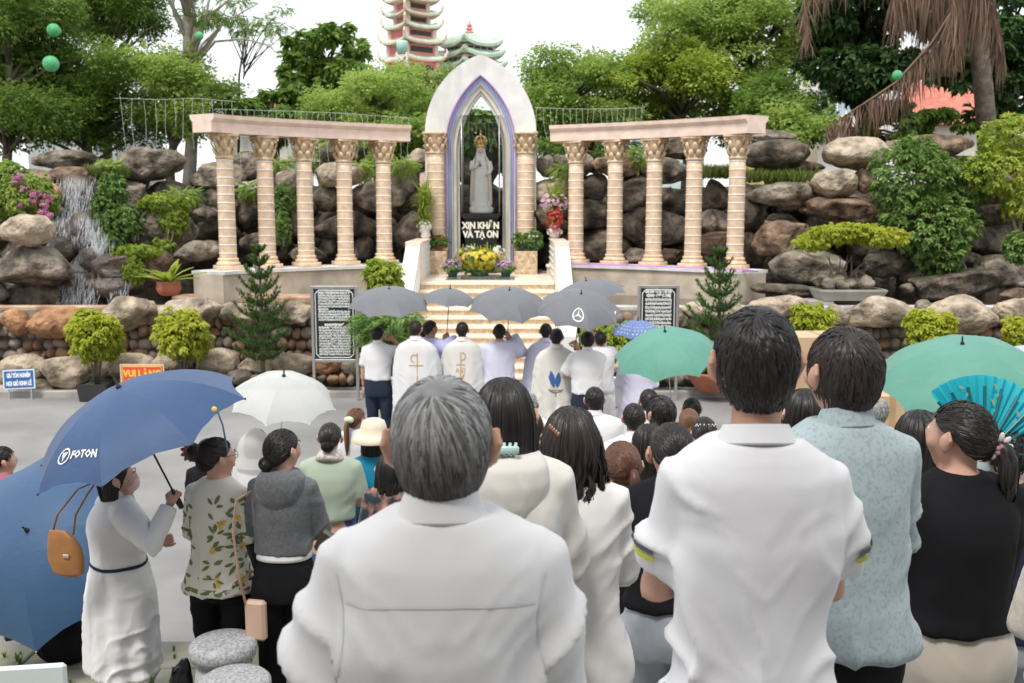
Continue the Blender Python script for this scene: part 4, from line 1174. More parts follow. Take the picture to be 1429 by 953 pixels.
def blossoms(parent, cs, n, r, mat):
    p, d = blob_points(cs, n, .8)
    tv, tf = blossom_t(r)
    yaw = np.arctan2(-d[:, 0], d[:, 1]); pit = -(PI / 2 - np.arcsin(np.clip(d[:, 2], -1, 1)))
    V, F = scatter(tv, tf, rotmats(n, yaw, pit, None, RNG.uniform(.8, 1.2, n)), p)
    o = obj_from_mesh('blossom', to_mesh('blossom', V, F, mat, False), parent); o['kind'] = 'stuff'
def bouquet(label, x, y, z, pot, leaf_cs, nl, sets, pm=greenpot, lm=lf_shrub, tm=SPR_S, cat='flowers', **kw):
    t = thing('flower_pot', label, cat, (x, y, z))
    if pot: part('pot', MB().lathe([(pot[0] * .75, 0), (pot[0], pot[1]), (pot[0] * 1.08, pot[1]), (pot[0] * 1.08, pot[1] + .02), (pot[0] * .9, pot[1])], 18), pm, t, True)
    if nl: obj_from_mesh('foliage', foliage_mesh('foliage', leaf_cs, nl, tm, lm, **kw), t)['kind'] = 'stuff'
    for cs_, n, r, mt in sets: blossoms(t, cs_, n, r, mt)
    return t
def bouquet_y():
    t = bouquet('big arrangement of yellow chrysanthemums before the pedestal', AX, 23.6, PZ, (.26, .22), [(0, 0, .36, .66, .4, .26)], 170, [([(0, -.05, .38, .58, .42, .27)], 170, .062, yel), ([(-.3, .05, .52, .3, .25, .2), (.42, .05, .52, .3, .25, .2)], 36, .06, wht), ([(.45, -.05, .42, .22, .3, .2), (-.4, -.05, .5, .2, .3, .16)], 26, .055, pkl)], lm=lf_light)
    tv = np.array([(-.018, 0, 0), (.018, 0, 0), (.012, .3, .01), (-.012, .3, .01), (0, .5, -.02)]); 
    n = 60
    V, F = scatter(tv, np.array([(0, 1, 2, 3), (3, 2, 4, 4)])[:1], rotmats(n, RNG.uniform(0, 2 * PI, n), RNG.uniform(.9, 1.5, n), None, RNG.uniform(.7, 1.1, n)), np.stack([RNG.uniform(-.5, .5, n), RNG.uniform(-.1, .2, n), RNG.uniform(.38, .5, n)], 1))
    obj_from_mesh('spear_leaf', to_mesh('spear_leaf', V, F, lf_yel2, False), t)['kind'] = 'stuff'
bouquet_y()
for dx, l in ((-.62, 'left'), (.62, 'right')):
    bouquet('small green pot of violet daisies on the %s of the yellow arrangement' % l, AX + dx, 23.2, PZ, (.13, .16), [(0, 0, .24, .2, .2, .1)], 50, [([(0, 0, .26, .25, .22, .16)], 190, .025, pk)])
for k, (dx, lab, mt) in enumerate(((-1.30, 'potted red flowers on the left granite pedestal by the parapet', red), (-1.0, 'potted red flowers on the left granite pedestal by the arch opening', red))):
    bouquet(lab, AX + dx, YA - .40, PZ + .56, (.09, .13), [(0, 0, .24, .2, .16, .16)], 70, [([(0, 0, .28, .18, .15, .14)], 22, .035, mt)], pm=terracotta)
for k, (dx, lab, mt) in enumerate(((1.0, 'leafy potted plant on the right granite pedestal', yel), (1.30, 'potted white flowers on the right granite pedestal', wht))):
    bouquet(lab, AX + dx, YA - .40, PZ + .56, (.09, .13), [(0, 0, .26, .2, .16, .2)], 110, [([(0, 0, .3, .18, .15, .14)], 12 if k == 0 else 40, .03, mt)])
# palm leaf arrangements on the parapet ends
def spiky(label, x, y, z, flowers):
    t = thing('flower_stand', label, 'flowers', (x, y, z))
    part('vase', MB().lathe([(.09, 0), (.12, .05), (.10, .2), (.13, .32), (.11, .32)], 16), white_p, t, True)
    blade = np.array([(-.016, 0, 0), (.016, 0, 0), (.014, .26, .03), (-.014, .26, .03), (.002, .46, -.03), (-.002, .46, -.03)]); bf = np.array([(0, 1, 2, 3), (3, 2, 4, 5)])
    n = 230
    V, F = scatter(blade, bf, rotmats(n, None, RNG.uniform(-.5, 1.4, n), None, RNG.uniform(.7, 1.1, n)), np.stack([RNG.normal(0, .07, n), RNG.normal(0, .06, n), RNG.choice([.45, .8, 1.0], n) + RNG.normal(0, .05, n)], 1))
    obj_from_mesh('spear_leaf', to_mesh('spear_leaf', V, F, lf_yel2, False), t)['kind'] = 'stuff'
    for cs_, nn, r, mt in flowers: blossoms(t, cs_, nn, r, mt)
spiky('tall palm leaf bouquet with white flowers on the left parapet', SX0 - .16 + .05, 24.2, PZ + .87, [([(0, -.12, .28, .18, .14, .16)], 40, .04, wht)])
spiky('tall bouquet of pink orchids and red flowers on the right parapet', SX1 + .16 - .05, 24.2, PZ + .87, [([(-.12, -.2, .85, .24, .16, .26), (.18, -.2, .85, .14, .14, .2)], 90, .05, pkl), ([(0, -.22, .45, .2, .15, .28)], 110, .045, red), ([(0, -.2, .16, .2, .15, .1)], 40, .045, wht)])

# ------------------------------------------------------------------ notice boards and signs
ink = flat('white_print', (.80, .82, .80), .6)
KDM = ['KINH ĐỨC MẸ HẰNG CỨU GIÚP', 'Lạy Mẹ Hằng Cứu Giúp, / xin cho con biết kêu cầu', 'thánh danh Mẹ, / vì tên Mẹ là sức mạnh, / là phần', 'thưởng cho kẻ sống, / và là ơn cứu rỗi cho người', 'lâm chung. Lạy Mẹ Maria, / xin Mẹ cứu giúp con', 'mỗi khi con kêu cầu, / trong mọi cơn cám dỗ', 'luôn luôn.', 'Thánh Maria, lạy Mẹ Hằng Cứu Giúp, / xin cầu', 'bầu cho con. / Con muốn luôn kêu cầu Mẹ,', 'hằng ngày con xin phó thác trong tay Mẹ, và', 'xin Mẹ nhận lấy con trong lòng Mẹ từ nay. Amen.', '', 'KINH HÃY NHỚ', 'Lạy Thánh Nữ Đồng Trinh Maria, là Mẹ rất', 'nhân từ, xin hãy nhớ xưa nay chưa từng nghe', 'có người nào chạy đến cùng Đức Mẹ, xin bầu', 'chữa cứu giúp mà Đức Mẹ từ bỏ chẳng nhậm', 'lời. Nhân vì sự ấy, con lấy lòng trông cậy', 'than van chạy đến cùng Đức Mẹ xin thương', 'xem con. Lạy Mẹ là Đồng Trinh trên hết kẻ', 'đồng trinh, xin Đức Mẹ chớ bỏ lời con kêu', 'xin. Lạy Mẹ là Mẹ Chúa Cứu Thế, xin chớ', 'bỏ lời con kêu xin, một dạ lắng nghe và', 'nhậm lời con cùng. Amen.']
KDN = ['KINH DÂNG ĐẤT NƯỚC VIỆT NAM', 'CHO ĐỨC MẸ', 'Lạy Mẹ Maria, Mẹ là Mẹ Thiên Chúa và là Mẹ chúng', 'con, xin Mẹ thương đến quê hương Việt Nam. Mẹ đã', 'hiện ra, an ủi chúng con trong cơn gian nan và thử', 'thách. Xin Mẹ nhận lấy đất nước này, xin Mẹ gìn giữ', 'chúng con luôn sống trong hòa bình, yêu thương và', 'tha thứ. Xin Mẹ dìu dắt chúng con đến cùng Chúa', 'Giêsu, Con Mẹ, là Chúa chúng con. Amen.'] 
KDN = KDN + [KDN[k] for k in (2, 3, 4, 5, 6, 7, 8)]
def notice(label, x0, y0, x1, y1, Y, lines, heads):
    a, b = P(x0, y1, Y), P(x1, y0, Y)
    W_, H_ = b.x - a.x, b.z - a.z
    cx = (a.x + b.x) / 2
    t = thing('notice_board', label, 'notice board', (cx, Y, 0))
    z0, z1 = a.z, b.z
    part('panel', MB().box((0, .02, (z0 + z1) / 2), (W_ - .06, .03, H_ - .06)), granite_b, t)
    for s in (-1, 1):
        part('post', MB().box((s * (W_ / 2 - .02), .02, (z1) / 2), (.05, .05, z1), bev=.006), steel, t)
    for z in (z0 + .02, z1 - .026): part('frame_bar', MB().box((0, .02, z), (W_ - .092, .046, .05), bev=.006), steel, t)
    m = MB(); ww, hh = W_ / 2 - .075, H_ / 2 - .075; zc = (z0 + z1) / 2; q = .06
    ol = [(-ww + q, -hh), (ww - q, -hh), (ww, -hh + q), (ww, hh - q), (ww - q, hh), (-ww + q, hh), (-ww, hh - q), (-ww, -hh + q)]
    for i in range(8):
        c, d = ol[i], ol[(i + 1) % 8]; m.tube([(c[0], .002, zc + c[1]), (d[0], .002, zc + d[1])], .008, 4)
    part('border_line', m, ink, t)
    n = len(lines); top = z1 - .13; dz = (H_ - .22) / (n - .3)
    V, F = [], []
    for i, s in enumerate(lines):
        if not s: continue
        hd = i in heads
        v, f = text_mesh(s, dz * (1.0 if hd else .92), 'CENTER' if hd else 'LEFT', 1, .006)
        wd = v[:, 0].max() - v[:, 0].min(); lim = 2 * ww - .10
        k = lim / wd if (not hd and wd > lim * .6) else min(1., lim / wd)
        v[:, 0] *= k
        if not hd: v[:, 0] -= v[:, 0].min() + lim / 2
        o_ = len(V)
        V += [(p[0], .0015, top - i * dz + p[1]) for p in v]; F += [tuple(j + o_ for j in q_) for q_ in f]
    m = MB(); m.add(V, F); part('lettering', m, ink, t)
notice('black board with two white printed prayers left of the staircase', 436, 399, 498, 505, 16.9, KDM, (0, 12))
notice('black board with white printed prayer right of the staircase', 889, 398, 948, 500, 16.9, KDN, (0, 1))
# orange sign
a = P(170, 560, 16.9); b = P(229, 508, 16.9)
cx, W_, z1 = (a.x + b.x) / 2, b.x - a.x, b.z
sg = thing('warning_sign', 'orange sign with yellow heading standing before the pond wall', 'sign', (cx, 16.9, 0))
H_ = .80
part('panel', MB().box((0, 0, z1 - H_ / 2), (W_, .02, H_)), flat('sign_cream', (.80, .62, .45), .5), sg)
part('face', MB().box((0, -.012, z1 - H_ / 2), (W_ - .05, .006, H_ - .05)), M('sign_orange', (.78, .10, .04), .5, var=.05), sg)
m = MB()
for i in range(4):
    c = [(-W_ / 2 + .045, z1 - .045), (W_ / 2 - .045, z1 - .045), (W_ / 2 - .045, z1 - H_ + .045), (-W_ / 2 + .045, z1 - H_ + .045)]
    m.tube([(c[i][0], -.017, c[i][1]), (c[(i + 1) % 4][0], -.017, c[(i + 1) % 4][1])], .008, 4)
ysn = flat('sign_yellow', (.85, .62, .10), .5)
part('border_line', m, ysn, sg)
lettering('lettering', 'VUI LÒNG', .15, lambda u, v: (u, -.0165, z1 - .21 + v), ysn, sg, bold=.008, sx=.92)
for i, s in enumerate(('- Không cho cá ăn', '- Không thả cá', '- Không xả rác')):
    lettering('lettering', s, .095, lambda u, v, i=i: (u - W_ / 2 + .09, -.0165, z1 - .32 - i * .115 + v), ink, sg, 'LEFT', bold=.004, sx=.8)
for s in (-1, 1): part('leg', MB().box((s * W_ * .36, .025, (z1 - H_) / 2 + .1), (.03, .03, z1 - H_ + .2)), steel, sg)
# blue sign leaning on the boulders
a = P(5, 543, 17.0); b = P(48, 516, 17.0)
bs = thing('blue_sign', 'small blue sign with white capitals leaning on the boulders', 'sign', ((a.x + b.x) / 2, 17.0, 0))
bs.rotation_euler = (-.12, -.05, 0)
W_, H_ = b.x - a.x, b.z - a.z; zc = (a.z + b.z) / 2
part('panel', MB().box((0, 0, zc), (W_, .02, H_)), flat('sign_pale', (.62, .70, .82), .5), bs)
part('face', MB().box((0, -.012, zc), (W_ - .05, .006, H_ - .05)), M('sign_blue', (.025, .12, .36), .5, var=.05), bs)
lettering('lettering', 'GIỮ TÔN NGHIÊM', .10, lambda u, v: (u, -.0165, zc + .035 + v), ink, bs, bold=.006, sx=.50)
lettering('lettering', 'NƠI GIỜ KINH LỄ', .10, lambda u, v: (u, -.0165, zc - .105 + v), ink, bs, bold=.006, sx=.56)
for s in (-1, 1): part('leg', MB().box((s * W_ * .35, .02, (zc - H_ / 2) / 2 + .02), (.025, .025, zc - H_ / 2 + .06)), steel, bs)

# ------------------------------------------------------------------ pagoda, temple, tank, houses
redw = M('hazed_red', (.66, .27, .25), .8, var=.12, scale=.6, coords='pos')  # pagoda colours lightened to imitate haze and overexposure
roofg = M('green_tile', (.45, .56, .44), .7, var=.15, scale=1, coords='pos')
eavep = M('eave_cream', (.80, .62, .50), .8, var=.12, scale=1, coords='pos')
pinkw = M('pink_wall', (.80, .56, .48), .85, var=.08, scale=.6, coords='pos')
dkw = flat('dark_opening', (.05, .045, .04), .6)
YP = 120
pc = P(577, 200, YP)
pag = thing('pagoda', 'tall haze-paled red pagoda tower with green tiled eaves in the distance', 'pagoda', (pc.x, YP, 0), math.radians(45 - 7))
sP = sc_at(YP, 40)
def zpx(y): return P(577, y, YP).z
def sq(h, z): return [(-h, -h, z), (h, -h, z), (h, h, z), (-h, h, z)]
r2 = 2 ** .5
lev = [(-54, 60, 36), (-35, 64, 38), (-16, 68, 39), (2.5, 71, 40), (22, 72, 41), (40, 73, 56), (61, 80, 60), (85, 82, 62)]
for i, (y, we, ww) in enumerate(lev):
    z = zpx(y); he = we / sP / 2 / 1.25; hw = ww / sP / 2 / 1.25
    zb = zpx(lev[i + 1][0]) if i + 1 < len(lev) else zpx(112)
    part('storey', MB().loft([sq(hw, zb + .2), sq(hw, z - .3)]), redw, pag)
    # railing band and corner posts, openings
    for k in range(4):
        a = k * PI / 2
        cxk, cyk = math.cos(a), math.sin(a)
        part('window', MB().box((cxk * hw, cyk * hw, (z + zb) / 2 + .1), (.12 if abs(cxk) > .5 else hw * 1.5, .12 if abs(cyk) > .5 else hw * 1.5, (z - zb) * .3)), dkw if k % 2 else M('red_panel', (.55, .17, .17), .7, coords='pos'), pag)
        q = a + PI / 4
        part('corner_post', MB().tube([(hw * r2 * math.cos(q), hw * r2 * math.sin(q), zb + .2), (hw * r2 * math.cos(q), hw * r2 * math.sin(q), z - .2)], .28, 6), pinkw, pag)
    m = MB(); rg = []
    for s_, dz in ((he, -.25), (he * 1.0, -.05), (hw * 1.08, .28)):
        rgk = []
        for k in range(4):
            c0 = Vector(sq(s_, z + dz)[k]); c1 = Vector(sq(s_, z + dz)[(k + 1) % 4])
            for u in (0, .12, .3, .5, .7, .88):
                p = c0.lerp(c1, u); lift = (2 * abs(u - .5)) ** 3 * .38 * (1 if dz < .5 else 0); 
                rgk.append((p.x, p.y, p.z + lift))
        rg.append(rgk)
    part('roof', MB().loft(rg), roofg, pag)
    m = MB(); 
    lo = [(x * 1.02, y_ * 1.02, zz - .02) for x, y_, zz in rg[0]]; hi = [(x * 1.03, y_ * 1.03, zz + .16) for x, y_, zz in rg[0]]
    part('eave', MB().loft([[(x * .8, y_ * .8, zz - .1) for x, y_, zz in rg[0]], lo, hi]), eavep, pag)
    for k in range(4):
        q = PI / 4 + k * PI / 2; R_ = he * r2
        part('corner_ornament', MB().tube([(R_ * math.cos(q), R_ * math.sin(q), z + .3), (R_ * 1.08 * math.cos(q), R_ * 1.08 * math.sin(q), z + .9), (R_ * 1.04 * math.cos(q), R_ * 1.04 * math.sin(q), z + 1.3)], [.22, .15, .06], 5), eavep, pag)
part('base', MB().loft([sq(4.3, -3), sq(3.3, zpx(104))]), pinkw, pag)
# temple hall right of it
YM = 125
tc = P(656, 200, YM)
tem = thing('temple', 'temple hall with green tiled roofs and a tiered red spire behind the arch', 'temple', (tc.x, YM, 0), math.radians(38))
sM = sc_at(YM, 70)
def zt(y): return P(656, y, YM).z
for i, (y, we, ww, yb) in enumerate(((66, 88, 66, 80), (81, 94, 72, 96), (97, 100, 78, 125))):
    he = we / sM / 2 / 1.3; hw = ww / sM / 2 / 1.3
    part('storey', MB().loft([sq(hw, zt(yb) - .3), sq(hw, zt(y))]), pinkw, tem)
    for k in range(4):
        for u in (-.66, -.22, .22, .66):
            x, y_ = (hw, u * hw) if k == 0 else (-hw, u * hw) if k == 1 else (u * hw, hw) if k == 2 else (u * hw, -hw)
            part('window', MB().box((x, y_, (zt(yb) + zt(y)) / 2), (.25, .7, .8) if k < 2 else (.7, .25, .8)), dkw, tem)
    rg = []
    for s_, dz in ((he, -.2), (he, .15), (hw * (.9 if i else .25), .9 if i else 1.6)):
        rgk = []
        for k in range(4):
            c0 = Vector(sq(s_, zt(y) + dz)[k]); c1 = Vector(sq(s_, zt(y) + dz)[(k + 1) % 4])
            for u in (0, .12, .3, .5, .7, .88):
                p = c0.lerp(c1, u); rgk.append((p.x, p.y, p.z + (2 * abs(u - .5)) ** 3 * .8 * (1 if dz < .5 else 0)))
        rg.append(rgk)
    part('roof', MB().loft(rg), roofg, tem)
for k in range(6):
    z = zt(62 - k * 4.6); h = .62 - k * .075
    part('spire_tier', MB().loft([sq(h * .7, z - .05), sq(h * .7, z + .2), sq(h * 1.15, z + .22), sq(h * .85, z + .42)]), redw, tem)
part('spire_tip', MB().tube([(0, 0, zt(35)), (0, 0, zt(28))], [.15, .03], 6), redw, tem)
# green water tank on a white stand
YW = 80
wc = P(563, 200, YW); sW = sc_at(YW, 70)
tk = thing('water_tank', 'pale green water tank on a white lattice stand', 'water tank', (wc.x, YW, 0))
zt0, zt1 = P(563, 74, YW).z, P(563, 57, YW).z; rr = 15.5 / sW / 2
part('tank', MB().lathe([(rr, zt0), (rr, zt1 - .15), (rr * .9, zt1), (rr * .3, zt1 + .05)], 20), M('tank_green', (.42, .66, .58), .6, var=.06), tk, True)
for sx in (-1, 1):
    for sy in (-1, 1):
        part('leg', MB().tube([(sx * rr * 1.1, sy * rr, 0), (sx * rr * .9, sy * rr * .9, zt0)], .07, 6), white_p, tk)
for k in range(5):
    z = zt0 - .1 - k * .8
    part('brace', MB().tube([(-rr, -rr * .95, z), (rr, -rr * .95, z - .8)], .05, 5), white_p, tk)
    part('brace', MB().tube([(rr, -rr * .97, z), (-rr, -rr * .97, z - .8)], .05, 5), white_p, tk)
# houses
def house(name, label, x0, y0, x1, y1, Y, wall, depth=6, rz=0):
    a, b = P(x0, y1, Y), P(x1, y0, Y)
    t = thing(name, label, 'house', ((a.x + b.x) / 2, Y, 0), rz)
    part('wall', MB().box((0, depth / 2, b.z / 2), (b.x - a.x, depth, b.z)), wall, t)
    return t, (b.x - a.x), b.z
t, W_, H_ = house('house', 'white house with a barred balcony window behind the dark tree', 1140, 95, 1260, 230, 45, white_p)
lx = P(1168, 140, 45).x - t.location.x
zc = P(1168, 138, 45).z
wn = part('window', MB().box((lx, -.03, zc), (1.6, .08, 1.5)), M('window_glass', (.30, .38, .44), .15, var=.2, scale=1), t)
for k in range(5): part('bar', MB().box((lx - .8 + k * .4, -.09, zc), (.05, .05, 1.5)), white_p, wn)
for k in range(3): part('bar', MB().box((lx, -.1, zc - .75 + k * .75), (1.66, .05, .05)), white_p, wn)
part('balcony', MB().box((lx, -.5, zc - 1.1), (3.2, 1.0, .35)), ren_c, t)
part('pillar', MB().box((lx - 1.5, -.5, zc + 1), (.35, .35, 4)), ren_c, t)
t, W_, H_ = house('house', 'house with a red tiled roof glimpsed behind the dead palm', 1190, 175, 1420, 240, 48, ren_c)
part('roof', MB().loft([[(-W_ / 2 - .5, -.6, H_), (W_ / 2 + .5, -.6, H_), (W_ / 2 + .5, 6.6, H_), (-W_ / 2 - .5, 6.6, H_)], [(-W_ / 2 + 1, 2.9, H_ + 2.4), (W_ / 2 - 1, 2.9, H_ + 2.4), (W_ / 2 - 1, 3.1, H_ + 2.4), (-W_ / 2 + 1, 3.1, H_ + 2.4)]]), M('red_tile', (.50, .17, .12), .8, var=.2, scale=3, coords='pos'), t)
t, W_, H_ = house('house', 'pale blue roofed shed seen above the right entablature', 865, 150, 985, 200, 50, M('shed_blue', (.55, .68, .72), .6, coords='pos'))
t, W_, H_ = house('house', 'white wall glimpsed between the left trees', 40, 175, 160, 230, 44, M('grey_wall', (.45, .46, .47), .8, coords='pos'))
t, W_, H_ = house('house', 'yellow wall seen beside the drooping feathery tree', 1085, 150, 1125, 200, 42, M('yellow_wall', (.70, .52, .16), .8, coords='pos'))
t, W_, H_ = house('house', 'tiled house roof seen between the left columns', 305, 178, 400, 215, 46, ren_c)
part('roof', MB().loft([[(-W_ / 2, -.6, H_), (W_ / 2, -.6, H_), (W_ / 2, 6.6, H_), (-W_ / 2, 6.6, H_)], [(-W_ / 2 + 1, 2.9, H_ + 1.6), (W_ / 2 - 1, 2.9, H_ + 1.6), (W_ / 2 - 1, 3.1, H_ + 1.6), (-W_ / 2 + 1, 3.1, H_ + 1.6)]]), MATS['red_tile'], t)

# ------------------------------------------------------------------ string lights and paper lanterns
def lights(label, path, n, ln, Yd):
    pts = [P(x, y, Y) for x, y, Y in path]
    t = thing('string_lights', label, 'string lights', pts[0])
    part('cable', MB().tube([p - pts[0] for p in pts], .004, 5), wire, t)
    for k in range(n):
        u = (k + .5) / n * (len(pts) - 1); i = int(u)
        p = pts[i].lerp(pts[i + 1], u - i) - pts[0]; l = ln * random.uniform(.55, 1.1)
        part('strand', MB().tube([p, p + Vector((random.uniform(-.04, .04), 0, -l * .5)), p + Vector((random.uniform(-.08, .08), random.uniform(-.04, .04), -l))], .0035, 4), wire, t)
lights('pale icicle light strands hanging left of the left colonnade', [(160, 137, 24), (225, 139, 23.5), (275, 137, 23), (330, 142, 23)], 12, 1.15, 0)
lights('pale icicle light strands strung along the left entablature', [(300, 152, 23.6), (400, 155, 24), (480, 158, 24.4), (575, 165, 24.8)], 30, .45, 0)
lights('pale icicle light strands behind the left columns', [(330, 190, 23.6), (420, 192, 24.2), (500, 193, 24.8), (575, 194, 25)], 22, .75, 0)
lights('pale icicle light strands strung right of the arch', [(745, 150, 25), (800, 152, 25), (850, 152, 25), (900, 150, 25)], 18, .7, 0)
lights('pale icicle light strands hanging inside the arch', [(650, 170, 25.35), (668, 172, 25.35), (685, 171, 25.35), (699, 170, 25.35)], 9, .7, 0)
paper = M('green_paper', (.16, .55, .26), .7, var=.15, scale=9, trans=.35)
for px, py, Y, rpx, lab in ((71, 89, 20, 11, 'round green paper lantern hanging before the left tree'), (75, 42, 22, 9, 'smaller green paper lantern above another lantern'), (278, 50, 24, 6, 'faint green paper lantern by the slender trunk'), (1252, 105, 22, 7, 'green paper lantern hanging beside the dead fronds')):
    c = P(px, py, Y); r = rpx / sc_at(Y, py)
    t = thing('paper_lantern', lab, 'lantern', c, 0, 'green paper lanterns')
    m = MB()
    n1 = 12
    m.lathe([(max(.01, r * math.sin(PI * k / 18)) * (1 + .02 * (k % 2)), -r * math.cos(PI * k / 18)) for k in range(19)], 22)
    part('shade', m, paper, t, True)
    part('cord', MB().tube([(0, 0, r), (.01, 0, r + 1.6)], .002, 4), lf_dark, t)
# ------------------------------------------------------------------ people
skin = M('skin', (.57, .335, .245), .5, var=.10, scale=6, sss=.12, spec=.35)
skin_d = M('skin_tan', (.44, .245, .16), .5, var=.10, scale=6, sss=.1, spec=.35)
def hairmat(name, a, b, rough=.42): return M(name, a, rough, var=0., island=.85, col2=b, scale=40, spec=.32)
h_black = hairmat('hair_black', (.007, .006, .006), (.040, .036, .034))
h_soft = hairmat('hair_soft_black', (.014, .011, .010), (.055, .043, .038))
h_brown = hairmat('hair_brown', (.065, .028, .018), (.19, .088, .055))
h_red = hairmat('hair_auburn', (.10, .045, .022), (.22, .11, .06))
h_grey = hairmat('hair_grey', (.06, .06, .06), (.50, .50, .50), .5)
h_salt = hairmat('hair_salt', (.10, .10, .10), (.55, .55, .55), .5)
def cloth(name, c, var=.05, scale=3, rough=.85, **k):
    return M('cloth_' + name, c, rough, var=var, scale=scale, bump=k.pop('bump', .12), bscale=k.pop('bscale', 260), bdist=.002, sheen=(.25 if max(c or (1,)) > .12 else 0.), spec=.15, **k)
c_white = cloth('white', (.73, .73, .735), .02)
c_white2 = cloth('white_polo', (.73, .73, .75), .02)
c_cream = cloth('cream', (.67, .65, .60), .03)
c_offw = cloth('off_white', (.70, .69, .67), .03)
c_lilac = cloth('lilac_white', (.66, .66, .80), .03)
c_bluew = cloth('pale_lilac', (.50, .52, .80), .04)
c_navy = cloth('navy', (.025, .035, .062), .15)
c_black = cloth('black', (.010, .010, .012), .2)
c_char = cloth('charcoal', (.03, .03, .034), .15)
c_grey = cloth('grey_melange', (.115, .12, .128), .16, 60)
c_jean = cloth('faded_jeans', (.33, .36, .40), .18, 7)
c_denim = cloth('blue_denim', (.035, .06, .16), .4, 30)
c_beige = cloth('beige', (.56, .51, .44), .05)
c_green = cloth('sage', (.36, .43, .34), .05)
c_teal = cloth('blue_teal', (.01, .21, .36), .08)
c_pink = cloth('plum', (.36, .10, .17), .12)
c_red = cloth('red', (.58, .02, .04), .08)
c_check = cloth('check', (.55, .50, .46), .35, 40)
c_ivory = cloth('ivory', (.74, .71, .62), .03)
def patterned(name, base, c2, scale, thr=.1):
    return M('cloth_' + name, base, .85, var=0., col2=c2, scale=scale, bump=.1, bscale=200, bdist=.002, mixbias=thr, detail=2, sheen=.2, spec=.2)
c_bluegrey = patterned('blue_grey_print', (.37, .45, .475), (.24, .31, .34), 95, .12)
c_flowerd = patterned('dark_floral', (.02, .035, .045), (.50, .26, .20), 16, .10)
c_net = flat('headband', (.06, .06, .06), .6)

def lerp1(x, xs, ys): return float(np.interp(x, xs, ys))
TD_ = [.195, .225, .25, .28, .33, .42, .52, .64, .74, .82, .90]
TA = {'m': [.062, .105, .146, .170, .174, .164, .154, .150, .160, .168, .160], 'f': [.052, .085, .122, .146, .152, .146, .134, .130, .154, .170, .162]}
TB = {'m': [.060, .076, .090, .104, .116, .126, .120, .116, .124, .130, .120], 'f': [.052, .066, .080, .094, .112, .122, .108, .104, .120, .130, .120]}
def torso(m, H, s, sex, bulk, infl, d0, d1, nring=16, hem=0., fold=0., nf=9):
    rings = []
    for k in range(nring):
        d = d0 + (d1 - d0) * k / (nring - 1)
        dc = min(d, .90)
        a = lerp1(dc, TD_, TA[sex]) * s; b = lerp1(dc, TD_, TB[sex]) * s
        w_ = min(1, max(0, (d - .24) / .12))
        bk = 1 + (bulk - 1) * w_
        a = a * bk + infl; b = b * bk + infl
        if d > .55: a += hem * (d - .55); b += hem * (d - .55)
        cy = -.012 + .01 * math.sin(min(d, .9) * 6)
        rings.append(ring(a, b, H - d * s, 0, cy * s, 36, 2.25, fold * min(1, max(0, (d - .4) / .4)), nf))
    m.loft(rings)
def armpts(H, s, sex, side, spec, bulk=1.):
    sw_ = (.156 if sex == 'm' else .132) * s * (1 + (bulk - 1) * .8)
    sh_ = Vector((side * sw_, -.005, H - .292 * s))
    U, Fo = .275 * s, .245 * s
    if spec == 'down': e = sh_ + Vector((side * .045 * s, -.015, -U)); w_ = e + Vector((side * .012, .055 * s, -Fo))
    elif spec == 'fold': e = sh_ + Vector((side * .045 * s, .06 * s, -U * .95)); w_ = Vector((side * -.02, .21 * s, e.z + .035 * s))
    elif spec == 'front': e = sh_ + Vector((side * .05 * s, .03 * s, -U * .97)); w_ = Vector((side * .045, .24 * s, e.z + .08 * s))
    elif spec == 'raise': e = sh_ + Vector((side * .10 * s, .10 * s, -U * .82)); w_ = e + Vector((side * .01, .15 * s, Fo * .80))
    else:
        e = sh_ + Vector(spec[0]) * s; w_ = e + Vector(spec[1]) * s
    return sh_, e, w_
def hand(m, w_, d, nrm, side, curl=.5, sc=1.):
    """palm and five fingers; d = direction of the hand, nrm = palm normal (fingers curl towards it)"""
    d = Vector(d).normalized(); nrm = Vector(nrm); nrm = (nrm - d * nrm.dot(d)).normalized(); ac = d.cross(nrm) * side
    rings = []
    for t, hw, th in ((-.02, .026, .020), (.02, .034, .018), (.055, .040, .016), (.085, .040, .014)):
        c = w_ + d * t * sc
        rings.append([c + ac * (hw * math.cos(a)) * sc + nrm * (th * math.sin(a)) * sc for a in np.linspace(0, 2 * PI, 12, endpoint=False)])
    m.loft(rings)
    for k, (o, l) in enumerate(((.030, .068), (.010, .078), (-.010, .072), (-.029, .056))):
        p = w_ + (d * .078 + ac * o) * sc; pts = [p]; an = 0.
        for q in range(3):
            an += curl * (1.0 + .15 * q + .06 * k); l_ = l * (.42, .32, .26)[q] * sc
            p = p + (d * math.cos(an) + nrm * math.sin(an)) * l_; pts.append(p)
        m.tube(pts, [.0095 * sc, .0092 * sc, .0082 * sc, .006 * sc], 8)
    p = w_ + (d * .02 + ac * .030) * sc
    m.tube([p, p + (d * .025 + ac * .022 + nrm * .012) * sc, p + (d * .055 + ac * .022 + nrm * (.02 + .02 * curl)) * sc, p + (d * .075 + ac * .010 + nrm * (.025 + .03 * curl)) * sc], [.012 * sc, .0115 * sc, .0095 * sc, .007 * sc], 8)

